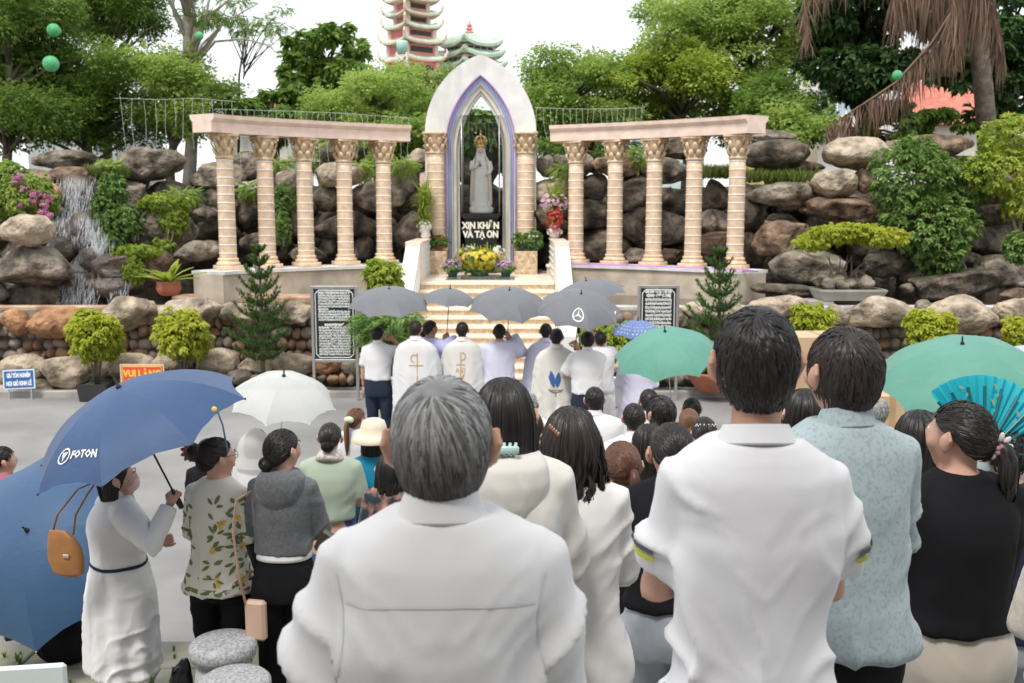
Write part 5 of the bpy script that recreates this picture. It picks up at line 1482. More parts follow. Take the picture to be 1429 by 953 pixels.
def sm(x, a, b):
    t = np.clip((x - a) / (b - a), 0, 1); return t * t * (3 - 2 * t)
def wrinkle(v, nrm, amp, seed=0, zlo=0., zhi=2.):
    x, y, z = v[:, 0], v[:, 1], v[:, 2]
    wp = .05 * fbm(v * 4, 2, seed)
    ax = np.abs(x)
    u = (ax * .75 - z * .66) + wp; t = (ax * .66 + z * .75)
    rg = lambda q: (1 - np.abs(q)) ** 3 * 2.2 - .6
    fa = rg(vnoise(np.stack([u * 15, y * 5, t * 3.2 + np.sign(x) * 9], 1), seed + 3))
    fb = rg(vnoise(np.stack([(x + wp) * 11, y * 7 + wp * 8, z * 2.1], 1), seed + 5))
    fc = fbm(np.stack([x * 4, y * 4, z * 5], 1), 2, seed + 9) * .7 + .18 * rg(vnoise(np.stack([u * 30, y * 9, t * 9], 1), seed + 21))
    side = sm(ax, .06, .17)
    low = sm(zhi - z, .1, .5)
    amp = amp * (.22 + .78 * sm(zhi - z, -.02, .16))
    d = amp * ((.08 + .92 * side) * fa * .62 + (.15 + .85 * low) * fb * .8 + .5 * fc)
    return v + nrm * d[:, None]
def garment(name, m, mat, parent, voxel, smooth=5, amp=.006, seed=0, fac=.5, zhi=1.4):
    v, f, nm = remesh(m, voxel, max(2, smooth - 2), fac)
    if amp > 0: v = wrinkle(v, nm, amp, seed, zhi=zhi)
    return obj_from_mesh(name, to_mesh(name, v, f, mat), parent)

# ---- hair
RX, RYB, RYF, RZU, RZD = .081, .103, .097, .096, .128
def scalp(az, th, k=1.):
    """az 0 = back, pi = front; th polar from the top"""
    s_, c_ = np.sin(th), np.cos(th)
    rz = np.where(c_ > 0, RZU, RZD); 
    cb = np.cos(az)
    ry = np.where(cb > 0, RYB, RYF)
    return np.stack([RX * np.sin(az) * s_ * k, -.008 - ry * cb * s_ * k, rz * c_ * k], -1)
LINE = {'short': ([0, 30, 52, 75, 92, 105, 125, 150, 180], [-.097, -.095, -.080, -.040, -.020, .004, .036, .052, .056]),
        'pull': ([0, 35, 60, 80, 95, 110, 130, 150, 180], [-.078, -.074, -.052, -.012, .006, .012, .036, .050, .054]),
        'long': ([0, 60, 90, 105, 118, 135, 150, 180], [-.10, -.10, -.09, -.06, .0, .036, .050, .056])}
def thmax(az, kind):
    a = np.degrees(np.abs((az + PI) % (2 * PI) - PI))
    z = np.interp(a, *LINE[kind])
    return np.arccos(np.clip(np.where(z > 0, z / RZU, z / RZD), -1, 1))
def ribbons(paths, widths, nrms):
    """paths (n,k,3) -> strips"""
    n, k, _ = paths.shape
    tan = np.gradient(paths, axis=1)
    sd = np.cross(tan, nrms); sd /= np.linalg.norm(sd, axis=2, keepdims=True) + 1e-9
    ph = RNG.normal(0, .32, n)[:, None, None]; nn = nrms / (np.linalg.norm(nrms, axis=2, keepdims=True) + 1e-9)
    sd = sd * np.cos(ph) + nn * np.sin(ph)
    prof = np.array([.7] + [1.] * (k - 2) + [.12])
    w_ = widths[:, None, None] * prof[None, :, None] * .5
    V = np.stack([paths - sd * w_, paths + sd * w_], 2).reshape(n, k * 2, 3)
    q = np.array([(2 * i, 2 * i + 1, 2 * i + 3, 2 * i + 2) for i in range(k - 1)])
    F = (q[None] + (np.arange(n) * 2 * k)[:, None, None]).reshape(-1, 4)
    return V.reshape(-1, 3), F
def xf(v, T):
    A_ = np.array(T); return v @ A_[:3, :3].T + A_[:3, 3]
def cap_mesh(kind, T, seed, k=1., amp=.004, na=40, nt_=16):
    az = np.linspace(0, 2 * PI, na, endpoint=False)
    tm_ = thmax(az, kind)
    V = []
    for j in range(nt_ + 1):
        t = j / nt_
        p = scalp(az, tm_ * max(t, .02), k * (1 - .03 * sm(np.array([t]), .9, 1.)[0]))
        V.append(p)
    V = np.concatenate(V)
    V *= (1 + amp / .09 * fbm(V * 22, 2, seed))[:, None]
    F = [(j * na + i, j * na + (i + 1) % na, (j + 1) * na + (i + 1) % na, (j + 1) * na + i) for j in range(nt_) for i in range(na)]
    return xf(V, T), np.array(F)
def d2s(d, k):
    """unit directions -> hair surface"""
    rz = np.where(d[..., 2] > 0, RZU, RZD); ry = np.where(d[..., 1] < 0, RYB, RYF)
    return np.stack([RX * d[..., 0], ry * d[..., 1] - .008, rz * d[..., 2]], -1) * k
def scalp_dirs(n, kind):
    az = RNG.uniform(0, 2 * PI, n * 2); tm_ = thmax(az, kind)
    th = np.arccos(1 - RNG.random(n * 2) * (1 - np.cos(tm_)))
    p = scalp(az, th); rz = np.where(p[:, 2] > 0, RZU, RZD); ry = np.where(p[:, 1] + .008 < 0, RYB, RYF)
    d = np.stack([p[:, 0] / RX, (p[:, 1] + .008) / ry, p[:, 2] / rz], 1)
    return (d / np.linalg.norm(d, axis=1, keepdims=True))[:n]
def hair_short(parent, T, mat, det, seed, length=.045, whorl=(.12, -.62, .77), lift=.07, puff=1.0, kind='short', swirl=.5, scruff=.25):
    n = {3: 3200, 2: 560, 1: 200}[det]; wd = {3: .0030, 2: .006, 1: .010}[det]
    v, f = cap_mesh(kind, T, seed, .985 * puff)
    obs = [(v, f)]
    d = scalp_dirs(n, kind); K = 6
    wv = np.array(whorl) / np.linalg.norm(whorl)
    path = []; L_ = length * RNG.uniform(.6, 1.25, n)
    jit = RNG.normal(0, scruff, (n, 3)) + .9 * scruff * np.stack([vnoise(d * 5, seed), vnoise(d * 5, seed + 2), vnoise(d * 5, seed + 4)], 1)
    for k in range(K):
        t = k / (K - 1)
        lf = 1 + lift * math.sin(PI * min(1, t * 1.05) * .75) * .6 - .01
        path.append(d2s(d, 1.) * puff * (lf + .012 * vnoise(d * 9, seed + 8))[:, None])
        g = d - wv; g -= d * np.sum(g * d, 1, keepdims=True)
        dist = np.linalg.norm(g, axis=1, keepdims=True) + 1e-6; g = g / dist
        sw = np.cross(d, g) * swirl * np.exp(-dist * 1.6)
        dn = np.array([0, 0, -1.]) - d * (-d[:, 2:3])
        step = g * 1.0 + sw + .35 * dn + jit
        step -= d * np.sum(step * d, 1, keepdims=True)
        step /= np.linalg.norm(step, axis=1, keepdims=True) + 1e-6
        d = d + step * (L_ / K / .095)[:, None]; d /= np.linalg.norm(d, axis=1, keepdims=True)
    pth = np.stack(path, 1)
    nr = pth / (np.linalg.norm(pth, axis=2, keepdims=True) + 1e-9)
    V, F = ribbons(pth, wd * RNG.uniform(.6, 1.4, n), nr)
    obs.append((xf(V, T), F))
    return join_hair('hair', obs, mat, parent)
def join_hair(name, obs, mat, parent):
    V = []; F = []; o = 0
    for v, f in obs:
        V.append(v); F.append(np.asarray(f) + o); o += len(v)
    return obj_from_mesh(name, to_mesh(name, np.concatenate(V), np.concatenate(F), mat), parent)
def hair_pull(parent, T, mat, det, seed, tie=(0, -1, -.15), tail=0., bun=0., tail_r=.03, side=0., name='hair', wave=0., puff=1.0):
    n = {3: 2400, 2: 560, 1: 200}[det]; wd = {3: .0035, 2: .007, 1: .011}[det]
    obs = [cap_mesh('pull', T, seed, .985 * puff)]
    d = scalp_dirs(n, 'pull'); tv = np.array(tie, float); tv /= np.linalg.norm(tv); K = 7
    path = []
    tgt = tv + RNG.normal(0, .06, (n, 3))
    d0 = d.copy()
    for k in range(K):
        t = k / (K - 1) * .8
        q = d0 * (1 - t) + tgt * t; q /= np.linalg.norm(q, axis=1, keepdims=True)
        path.append(d2s(q, 1.005) * puff * (1 + .02 * vnoise(q * 11 + d0 * 4, seed) + .012 * math.sin(PI * t))[:, None])
    pth = np.stack(path, 1)
    V, F = ribbons(pth, wd * RNG.uniform(.6, 1.4, n), pth / np.linalg.norm(pth, axis=2, keepdims=True)); obs.append((xf(V, T), F))
    tp = d2s(tv[None], 1.0)[0]
    if bun:
        m = MB(); c = tp * 1.12
        m.ell(c, (bun, bun * .75, bun * .9), 16, 10)
        vv = np.array(m.v); vv += (vv - c) * (.10 * fbm(vv * 40, 2, seed))[:, None]
        obs.append((xf(vv, T), np.array([q for q in m.f if len(q) == 4])))
        nb = max(60, n // 6)
        a0 = RNG.uniform(0, 2 * PI, nb); el = RNG.uniform(-1.2, 1.2, nb)
        pb_ = np.stack([c + 1.04 * np.stack([bun * np.cos(a0 + t) * np.cos(el), -bun * .75 * np.sin(el) * 1.0 + 0 * a0, bun * .9 * np.sin(a0 + t) * np.cos(el)], 1) for t in np.linspace(0, 1.6, 6)], 1)
        V, F = ribbons(pb_, np.full(nb, wd * 1.2), pb_ - c); obs.append((xf(V, T), F))
    if tail:
        nb = max(90, n // 5); K = 9
        r0 = RNG.random(nb) ** .5 * tail_r; a0 = RNG.uniform(0, 2 * PI, nb); ln = tail * RNG.uniform(.75, 1.05, nb); ph = RNG.uniform(0, 6, nb)
        pts = []
        for t in np.linspace(0, 1, K):
            sp = math.sin(PI * min(1, .15 + t * .75)) * (1 - .35 * t)
            pts.append(np.stack([tp[0] + side * t + r0 * np.cos(a0) * sp + wave * np.sin(t * 9 + ph) * t, tp[1] - .03 * min(1, t * 4) + .0 * t + r0 * np.sin(a0) * sp * .8 - .012, tp[2] + .015 * math.sin(min(1, t * 4) * PI) - ln * t], 1))
        pb_ = np.stack(pts, 1)
        cn = pb_ - pb_.mean(0, keepdims=True)
        V, F = ribbons(pb_, np.full(nb, wd * 2.2), cn); obs.append((xf(V, T), F))
        core = MB(); core.tube([tuple(pb_[:, k].mean(0)) for k in range(K)], [tail_r * .75 * (math.sin(PI * min(1, .2 + t * .7)) * (1 - .35 * t) + .1) for t in np.linspace(0, 1, K)], 8)
        obs.append((xf(np.array(core.v), T), np.array([q for q in core.f if len(q) == 4])))
    return join_hair(name, obs, mat, parent), xf(tp[None], T)[0]
def hair_long(parent, T, mat, det, seed, length=.3, amax=118, width=1.0, wave=0., back=.0, flare=0.):
    n = {3: 2300, 2: 640, 1: 260}[det]; wd = {3: .0042, 2: .008, 1: .012}[det]
    obs = [cap_mesh('long', T, seed, .985)]
    def surf(az, z):
        """hair fall below the widest line of the head"""
        zz = np.minimum(z, 0); t = np.clip(-zz / max(length - .06, .05), 0, 1.2)
        rx = RX * width * (1.04 + .10 * np.sin(np.minimum(t, 1) * PI * .6) + flare * t) ; ry = RYB * (1.02 - .25 * t)
        return np.stack([rx * np.sin(az), -.008 - back * t - ry * np.cos(az), z], -1)
    am = math.radians(amax)
    # under-sheet
    na, nz = 26, 14
    azs = np.linspace(-am, am, na); zs = np.linspace(.02, -length + .05, nz)
    V = np.concatenate([surf(azs * (1 - .1 * j / nz), np.full(na, z)) * np.array([.97, .97, 1]) for j, z in enumerate(zs)])
    F = np.array([(j * na + i, j * na + i + 1, (j + 1) * na + i + 1, (j + 1) * na + i) for j in range(nz - 1) for i in range(na - 1)])
    obs.append((xf(V, T), F))
    V2 = V * np.array([.86, .80, 1]); obs.append((xf(V2, T), F[:, ::-1]))
    az = RNG.uniform(-am, am, n); K = 11
    ln = (length - .05) * RNG.uniform(.86, 1.04, n) * (1 - .12 * np.abs(az) / am)
    part_off = RNG.uniform(0., .35, n); ph = vnoise(np.stack([az * 4, az * 0, az * 0], 1), seed) * 5 + RNG.normal(0, .35, n); rad = RNG.uniform(.97, 1.05, n)
    pts = []
    for k in range(K):
        if k < 4:
            th = part_off * (1 - k / 4) + (PI / 2) * (k / 4)
            p = scalp(az, th, 1.) * rad[:, None]
        else:
            z = -ln * ((k - 4) / (K - 5))
            p = surf(az * (1 - .1 * (k - 4) / (K - 5)), z); p[:, :2] *= rad[:, None]
            tt = (k - 4) / (K - 5)
            p[:, 0] += wave * tt * np.sin(tt * 11 + ph); p[:, 1] += wave * tt * np.cos(tt * 11 + ph)
        pts.append(p)
    pb_ = np.stack(pts, 1); nr = pb_.copy(); nr[..., 2] *= .2; nr[:, :4] = pb_[:, :4]
    V, F = ribbons(pb_, wd * RNG.uniform(.7, 1.5, n), nr); obs.append((xf(V, T), F))
    return join_hair('hair', obs, mat, parent)

def collar_part(name, mat, parent, c, prof, tilt=.22, n=64, sx=1., sy=1., gap=0.):
    rings = []
    for k in range(n):
        a = 2 * PI * k / n
        rr = []
        for r, z in prof:
            x, y = r * sx * math.sin(a), -r * sy * math.cos(a)
            rr.append((c[0] + x, c[1] + y, c[2] + z - math.sin(tilt) * (y + r * 0)))
        rings.append(rr)
    m = MB(); vs = []; fs = []; q = len(prof)
    for r in rings: vs += r
    for k in range(n):
        for j in range(q):
            a, b = k * q + j, k * q + (j + 1) % q
            a2, b2 = ((k + 1) % n) * q + j, ((k + 1) % n) * q + (j + 1) % q
            fs.append((a, a2, b2, b))
    m.add(vs, fs)
    return part(name, m, mat, parent, name == 'scarf')

PPL = {}
def person(label, px, top, Y, sex='m', rot=0, shirt=('shirt', None, 'long', .82), pants=('trousers', None), hair=('short', None), arms=('down', 'down'), det=2, yaw=0, pit=0, bulk=1., H=None, group=None, sk=None, seed=0, amp=None, ground=None, hands=(True, True), collar=None, face=False, shoes=True, key=None, hs=1., nk=.015):
    p = P(px, top, Y); g = zg(Y) if ground is None else ground
    HH = (p.z - g) if H is None else H
    t = thing('person', label, 'person', (p.x, Y, g), math.radians(rot), group)
    s = HH / 1.66
    sk = sk or skin
    vox = {3: .010, 2: .017, 1: .021}[det]
    if Y > 10: vox = .018
    hT = Matrix.Translation((0, .012 * s, HH - .097 * hs)) @ Euler((math.radians(pit), 0, math.radians(yaw))).to_matrix().to_4x4() @ Matrix.Scale(hs, 4)
    hp = lambda x, y, z: hT @ Vector((x, y, z))
    R3 = hT.to_3x3()
    HB = HH - nk
    # ---- body: one continuous skin
    m = MB()
    m.ell(hp(0, -.008, 0), (.073, .093, .086), 24, 16, R3); m.ell(hp(0, .026, -.052), (.056, .066, .072), 20, 14, R3); m.ell(hp(0, .05, -.098), (.034, .036, .026), 12, 8, R3)
    m.ell(hp(0, .085, -.012), (.05, .02, .03), 12, 8, R3)
    m.tube([hp(0, .084, .004), hp(0, .102, -.026), hp(0, .104, -.040)], [.009, .012, .014], 10)
    for sd_ in (-1, 1): m.ell(hp(sd_ * .045, .06, -.035), (.024, .026, .03), 12, 8, R3); m.ell(hp(0, .09, -.066), (.024, .012, .012), 10, 6, R3)
    m.tube([hp(0, -.018, -.05), (0, -.014 * s, HB - .19 * s), (0, -.02 * s, HB - .25 * s)], [.052 if sex == 'm' else .044, .050 * s if sex == 'm' else .042 * s, .066 * s], 18)
    torso(m, HB, s, sex, bulk * .97, -.010, .20, .90, 14)
    AR = []
    def ik(side, px_, py_, Y_):
        q = P(px_, py_, Y_) - Vector((p.x, Y, g)); q = Euler((0, 0, -math.radians(rot))).to_matrix() @ q
        sh_ = armpts(HB, s, sex, side, 'down', bulk)[0]; U, Fo = .275 * s, .245 * s
        d = q - sh_; L_ = min(d.length, (U + Fo) * .985); d.normalize()
        a_ = (U * U - Fo * Fo + L_ * L_) / (2 * L_); h_ = math.sqrt(max(0, U * U - a_ * a_))
        pole = Vector((side * .6, -.2, -1)); pe = (pole - d * pole.dot(d)).normalized()
        e = sh_ + d * a_ + pe * h_
        return (tuple((e - sh_) / s), tuple((sh_ + d * L_ - e) / s))
    arms = tuple(ik(sd_, *sp[1]) if (isinstance(sp, tuple) and sp[0] == 'ik') else sp for sd_, sp in ((-1, arms[0]), (1, arms[1])))
    for sd_, sp in ((-1, arms[0]), (1, arms[1])):
        a = armpts(HB, s, sex, sd_, sp, bulk); AR.append(a)
        m.tube([a[0], a[0].lerp(a[1], .5), a[1], a[1].lerp(a[2], .35), a[2]], [.047 * s * bulk, .044 * s * bulk, .036 * s, .036 * s, .025 * s], 14)
    hipx = .085 * s; zk = .27 * HH
    for sd_ in (-1, 1):
        m.tube([(sd_ * hipx, 0, HH - .84 * s), (sd_ * hipx, .005, (HH - .84 * s + zk) / 2), (sd_ * hipx, .01, zk), (sd_ * hipx, -.012, zk * .6), (sd_ * hipx, -.005, .07)], [.082 * s, .07 * s, .052 * s, .05 * s, .035 * s], 14)
        m.tube([(sd_ * hipx, -.04, .045), (sd_ * hipx * 1.05, .06, .04), (sd_ * hipx * 1.15, .14, .025)], [.035, .036, .022], 10)
    v, f, nm = remesh(m, max(.0145, vox * 1.15), 3)
    ear = MB()
    for sd_ in (-1, 1):
        E3 = R3 @ Euler((.15, 0, sd_ * -.45)).to_matrix()
        ear.ell(hp(sd_ * .085, -.006, -.022), (.009, .020, .031), 14, 10, E3); ear.ell(hp(sd_ * .087, -.012, -.016), (.010, .012, .024), 12, 8, E3); ear.ell(hp(sd_ * .076, .0, -.048), (.008, .011, .012), 10, 6, E3)
        ear.tube([hp(sd_ * .070, .002, .0), hp(sd_ * .091, -.018, .010), hp(sd_ * .095, -.026, -.012), hp(sd_ * .084, -.012, -.045)], [.006, .006, .006, .005], 8)
    ve, fe, _ = remesh(ear, .0045 if det == 3 else .008, 2)
    hm = MB()
    for i, sd_ in enumerate((-1, 1)):
        if hands[i]:
            a = AR[i]; d = (a[2] - a[1]).normalized()
            sp = arms[i]
            nr = Vector((-sd_, .35, 0)) if sp == 'down' else Vector((0, -1, .1)) if sp in ('fold', 'front') else Vector((-sd_ * .5, .6, 0))
            hand(hm, a[2] + d * .005, d, nr, sd_, .28 if sp == 'down' else .5 if sp == 'fold' else 1.0, s * (1.0 if sex == 'm' else .9))
    V = [v, ve] + ([np.array([tuple(q) for q in hm.v])] if hm.v else [])
    F = [tuple(q) for q in f] + [tuple(i + len(v) for i in q) for q in (fe.tolist() if isinstance(fe, np.ndarray) else fe)] + [tuple(i + len(v) + len(ve) for i in q) for q in hm.f]
    body = obj_from_mesh('body', to_mesh('body', np.concatenate(V), [tuple(int(i) for i in q) for q in F], sk), t)
    if face:
        for sd_ in (-1, 1):
            m = MB(); m.ell(hp(sd_ * .031, .080, .002), (.011, .008, .006), 12, 8, R3); part('eye', m, flat('eye_white', (.75, .73, .7), .3), t, True)
            m = MB(); m.ell(hp(sd_ * .031, .0865, .002), (.005, .003, .005), 10, 6, R3); part('iris', m, blackp, t, True)
            m = MB(); m.tube([hp(sd_ * .014, .092, .020), hp(sd_ * .032, .092, .026), hp(sd_ * .050, .080, .020)], [.002, .0035, .002], 6); part('eyebrow', m, h_black, t, True)
        m = MB(); m.tube([hp(-.022, .088, -.064), hp(0, .100, -.062), hp(.022, .088, -.064)], [.003, .006, .003], 8); m.tube([hp(-.018, .088, -.070), hp(0, .098, -.071), hp(.018, .088, -.070)], [.003, .006, .003], 8)
        part('lips', m, flat('lips', (.42, .16, .13), .45), t, True)
    # ---- clothing
    am_ = {3: .008, 2: .007, 1: .006}[det] if amp is None else amp
    kind, cm_, slv, hem = shirt
    res = {'thing': t, 'H': HB, 's': s, 'hT': hT, 'arms': AR, 'body': body}
    def sleeves(m, r0, r1, r2, upto):
        for i, a in enumerate(AR):
            if upto == 'none': continue
            inn = a[0] + Vector((-(1 if i else -1) * .06 * s, 0, .015 * s))
            if upto == 'long': m.tube([inn, a[0], a[0].lerp(a[1], .5), a[1], a[1].lerp(a[2], .5), a[2] + (a[2] - a[1]).normalized() * -.01], [r0 * .95, r0, r0 * .95, r1, (r1 + r2) / 2, r2], 16)
            elif upto == 'short':
                e = a[0].lerp(a[1], .78); m.tube([inn, a[0], a[0].lerp(a[1], .45), e], [r0 * .95, r0, r0 * 1.02, r0 * 1.05], 16)
            elif upto == 'elbow':
                m.tube([inn, a[0], a[0].lerp(a[1], .5), a[1], a[1].lerp(a[2], .15)], [r0 * .95, r0, r0, r1 * 1.12, r1 * 1.1], 16)
            elif upto == 'wide': m.tube([inn, a[0], a[0].lerp(a[1], .5), a[1], a[1].lerp(a[2], .6), a[2]], [r0, r0 * 1.1, r0 * 1.15, r1 * 1.4, r1 * 1.6, r1 * 1.7], 18)
    rs = s * bulk
    # trousers first
    if pants and pants[0] == 'trousers':
        m = MB(); torso(m, HB, s, sex, bulk, .006, .66 if hem < .75 or kind != 'shirt' else min(.84, hem - .06), .90, 8)
        wk = pants[2] if len(pants) > 2 else 1.
        for sd_ in (-1, 1):
            m.tube([(sd_ * hipx, -.005, HH - .80 * s), (sd_ * hipx * 1.05, 0, HH - .95 * s), (sd_ * hipx * 1.05, .008, zk), (sd_ * hipx * 1.05, -.005, zk * .55), (sd_ * hipx * 1.05, -.005, .055)],
                   [.105 * s * bulk, .092 * s * wk, .070 * s * wk, .068 * s * wk, .066 * s * wk], 18)
        res['pants'] = garment('trousers', m, pants[1], t, max(vox, .010), 4, am_ * .8, seed + 31, zhi=HH - .6)
    elif pants and pants[0] == 'skirt':
        m = MB()
        m.loft([ring(a * s, b * s, z, 0, 0, 40, 2.2, fd, 9) for a, b, z, fd in ((.15, .11, HH - .62 * s, 0), (.185, .14, HH - .82 * s, .01), (.205, .17, HH - 1.05 * s, .03), (.225, .19, pants[2], .05))])
        res['pants'] = garment('skirt', m, pants[1], t, max(vox, .010), 3, am_, seed + 31, zhi=HH - .6)
    if kind == 'shirt':
        m = MB(); torso(m, HB, s, sex, bulk, .016, .205, hem, 18, .05)
        sleeves(m, .066 * rs, .054 * rs, .042 * s, slv)
        res['shirt'] = garment('shirt', m, cm_, t, vox, 6, am_, seed, zhi=HH - .3)
    elif kind == 'dress':
        m = MB(); torso(m, HB, s, sex, bulk, .018, .205, .66, 16, .0)
        m.loft([ring(a * s, b * s, z, 0, -.01, 48, 2.2, fd, 10) for a, b, z, fd in ((.13 * bulk, .10 * bulk, HH - .56 * s, 0), (.165 * bulk, .13 * bulk, HH - .70 * s, .015), (.185 * bulk, .15 * bulk, HH - .86 * s, .03), (.195 * bulk, .16 * bulk, HH - 1.1 * s, .045), (.205 * bulk, .165 * bulk, hem, .06))])
        sleeves(m, .068 * rs, .060 * rs, .048 * s, slv)
        res['shirt'] = garment('dress', m, cm_, t, vox, 4, am_, seed, zhi=HH - .3)
    elif kind == 'alb':
        m = MB(); torso(m, HB, s, sex, bulk, .02, .205, .84, 16, .0)
        m.loft([ring(a * s, b * s, z, 0, 0, 56, 2.1, fd, 12) for a, b, z, fd in ((.19, .145, HH - .35 * s, 0), (.19, .15, HH - .6 * s, .02), (.205, .165, HH - .85 * s, .04), (.225, .185, .5, .05), (.25, .20, .04, .06))])
        sleeves(m, .075 * rs, .07 * rs, .06 * s, slv)
        res['shirt'] = garment('robe', m, cm_, t, vox, 4, am_, seed, zhi=HH - .3)
    elif kind == 'chasuble':
        m = MB(); m.loft([ring(a * s, b * s, z, 0, 0, 48, 2.1, .05, 12) for a, b, z in ((.19, .15, HH - .7 * s), (.23, .19, .5), (.25, .20, .04))])
        garment('robe', m, c_offw, t, vox, 3, am_, seed + 3)
        m = MB()
        m.loft([ring(a * s, b * s, HB - d * s, 0, cy * s, 56, ex, fd, 10, .4) for a, b, d, cy, ex, fd in ((.075, .07, .195, -.01, 2, 0), (.13, .085, .23, -.01, 2.1, 0), (.20, .115, .27, 0, 2.2, 0), (.245, .145, .34, .02, 2.3, .01), (.27, .175, .46, .04, 2.3, .02), (.285, .20, .62, .05, 2.3, .03), (.29, .21, .82, .05, 2.3, .04), (.285, .205, 1.0, .04, 2.3, .045), (.275, .20, 1.18, .03, 2.3, .05))])
        res['shirt'] = garment('chasuble', m, cm_, t, vox, 3, am_ * .8, seed)
        collar_part('collar', cm_, t, (0, -.012, HB - .205 * s), [(.070, .0), (.068, .03), (.074, .032), (.098, -.022), (.092, -.028)], .15)
    if collar:
        cc, kind_ = collar
        if kind_ == 'fold': collar_part('collar', cc, t, (0, -.012 * s, HB - .205 * s), [(.056, -.012), (.0535, .030), (.0565, .033), (.074, -.016), (.071, -.020)], .26, sx=1.06 * (.9 if sex == 'f' else 1))
        elif kind_ == 'polo': collar_part('collar', cc, t, (0, -.012 * s, HB - .203 * s), [(.062, -.012), (.058, .022), (.062, .025), (.080, -.014), (.077, -.018)], .24, sx=1.06)
        elif kind_ == 'round': collar_part('collar', cc, t, (0, -.012 * s, HB - .212 * s), [(.068, -.010), (.064, .008), (.068, .010), (.076, -.008)], .3, sx=1.12)
        elif kind_ == 'scarf': collar_part('scarf', cc, t, (0, -.012 * s, HB - .205 * s), [(.058, -.02), (.058, .035), (.070, .04), (.112, -.03), (.105, -.05)], .3)
        elif kind_ == 'hood':
            m = MB()
            m.loft([ring(a, b, HB - .205 * s + dz, 0, cy, 40, 2.1) for a, b, dz, cy in ((.068, .066, .012, -.02), (.10, .095, .008, -.03), (.125, .105, -.02, -.045), (.13, .10, -.07, -.06), (.11, .08, -.13, -.075), (.06, .05, -.19, -.085))])
            garment('hood', m, cc, t, vox, 4, .007, seed + 77, zhi=HH)
    # ---- hair
    hk, hm_ = hair[0], hair[1]; ho = hair[2] if len(hair) > 2 else {}
    if hk == 'short': hair_short(t, hT, hm_, det, seed, **ho)
    elif hk == 'long': hair_long(t, hT, hm_, det, seed, **ho)
    elif hk == 'pull': _, res['tie'] = hair_pull(t, hT, hm_, det, seed, **ho)
    if shoes:
        for sd_ in (-1, 1):
            m = MB(); m.loft([[(sd_ * hipx * 1.08 + x * w_, y, z) for x, z in ((-1, 0), (1, 0), (1, hh), (.6, hh + .02), (-.6, hh + .02), (-1, hh))] for y, w_, hh in ((-.075, .030, .05), (-.05, .036, .06), (.02, .038, .05), (.10, .044, .035), (.16, .036, .025), (.185, .018, .015))])
            part('shoe', m, blackp, t, True)
    res['hand'] = [Vector((p.x, Y, g)) + Euler((0, 0, math.radians(rot))).to_matrix() @ (a[2] + (a[2] - a[1]).normalized() * .06) for a in AR]
    if key: PPL[key] = res
    return res

def bvh_of(o):
    me = o.data
    return BVHTree.FromPolygons([v.co[:] for v in me.vertices], [tuple(p.vertices) for p in me.polygons])
def project(pts, faces, o, frame, d, eps=.003):
    """throw 2D shapes on a mesh: frame(u,v)->local start point, d direction; drops misses"""
    bv = bvh_of(o); d = Vector(d).normalized(); out_ = []; ok = []
    for u, v in pts:
        h = bv.ray_cast(Vector(frame(u, v)), d, 3.)
        ok.append(h[0] is not None); out_.append((h[0] - d * eps) if h[0] is not None else Vector((0, 0, 0)))
    fs = [f for f in faces if all(ok[i] for i in f)]
    m = MB(); m.add(out_, fs); return m
def strip2(pts, w_):
    """2D polyline -> quads"""
    V = []; F = []
    for i, p in enumerate(pts):
        a = np.array(pts[max(i - 1, 0)]); b = np.array(pts[min(i + 1, len(pts) - 1)]); t = (b - a) / (np.linalg.norm(b - a) + 1e-9); n = np.array((-t[1], t[0])) * w_ / 2
        V += [tuple(np.array(p) + n), tuple(np.array(p) - n)]
        if i: F.append((2 * i - 2, 2 * i - 1, 2 * i + 1, 2 * i))
    return V, F
def joinsets(sets):
    V = []; F = []
    for v, f in sets:
        o = len(V); V += [tuple(q[:2]) for q in v]; F += [tuple(i + o for i in q) for q in f]
    return V, F
def leaf2(x, y, ang, l, w_):
    n = 6; V = []; F = []
    c, s = math.cos(ang), math.sin(ang)
    for k in range(n + 1):
        t = k / n; hw = w_ / 2 * math.sin(PI * t) ** .8 if 0 < t < 1 else .0005
        for q in (-1, 1):
            a, b = l * t, q * hw; V.append((x + a * c - b * s, y + a * s + b * c))
        if k: F.append((2 * k - 2, 2 * k - 1, 2 * k + 1, 2 * k))
    return V, F
def arc2(cx, cy, r, a0, a1, w_, n=20): return strip2([(cx + r * math.cos(a0 + (a1 - a0) * k / n), cy + r * math.sin(a0 + (a1 - a0) * k / n)) for k in range(n + 1)], w_)
# ------------------------------------------------------------------ the crowd
ROW = 'congregation seen from behind'
SH = lambda m, sl='long', hem=.82: ('shirt', m, sl, hem)
TR = lambda m, w_=1.: ('trousers', m, w_)
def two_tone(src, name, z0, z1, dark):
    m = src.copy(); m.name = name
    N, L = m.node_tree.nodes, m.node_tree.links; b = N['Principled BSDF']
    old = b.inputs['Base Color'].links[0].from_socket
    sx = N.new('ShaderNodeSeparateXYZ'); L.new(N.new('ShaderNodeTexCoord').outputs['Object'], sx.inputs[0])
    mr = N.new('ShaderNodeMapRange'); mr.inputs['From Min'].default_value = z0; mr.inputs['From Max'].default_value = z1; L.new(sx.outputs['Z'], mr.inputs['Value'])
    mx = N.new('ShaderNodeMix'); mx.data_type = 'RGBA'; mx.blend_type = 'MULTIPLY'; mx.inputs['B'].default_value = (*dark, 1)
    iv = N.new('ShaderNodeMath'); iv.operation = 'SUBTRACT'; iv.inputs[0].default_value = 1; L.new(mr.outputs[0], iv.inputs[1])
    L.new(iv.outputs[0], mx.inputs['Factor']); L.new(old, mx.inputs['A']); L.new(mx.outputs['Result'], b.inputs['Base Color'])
    return m
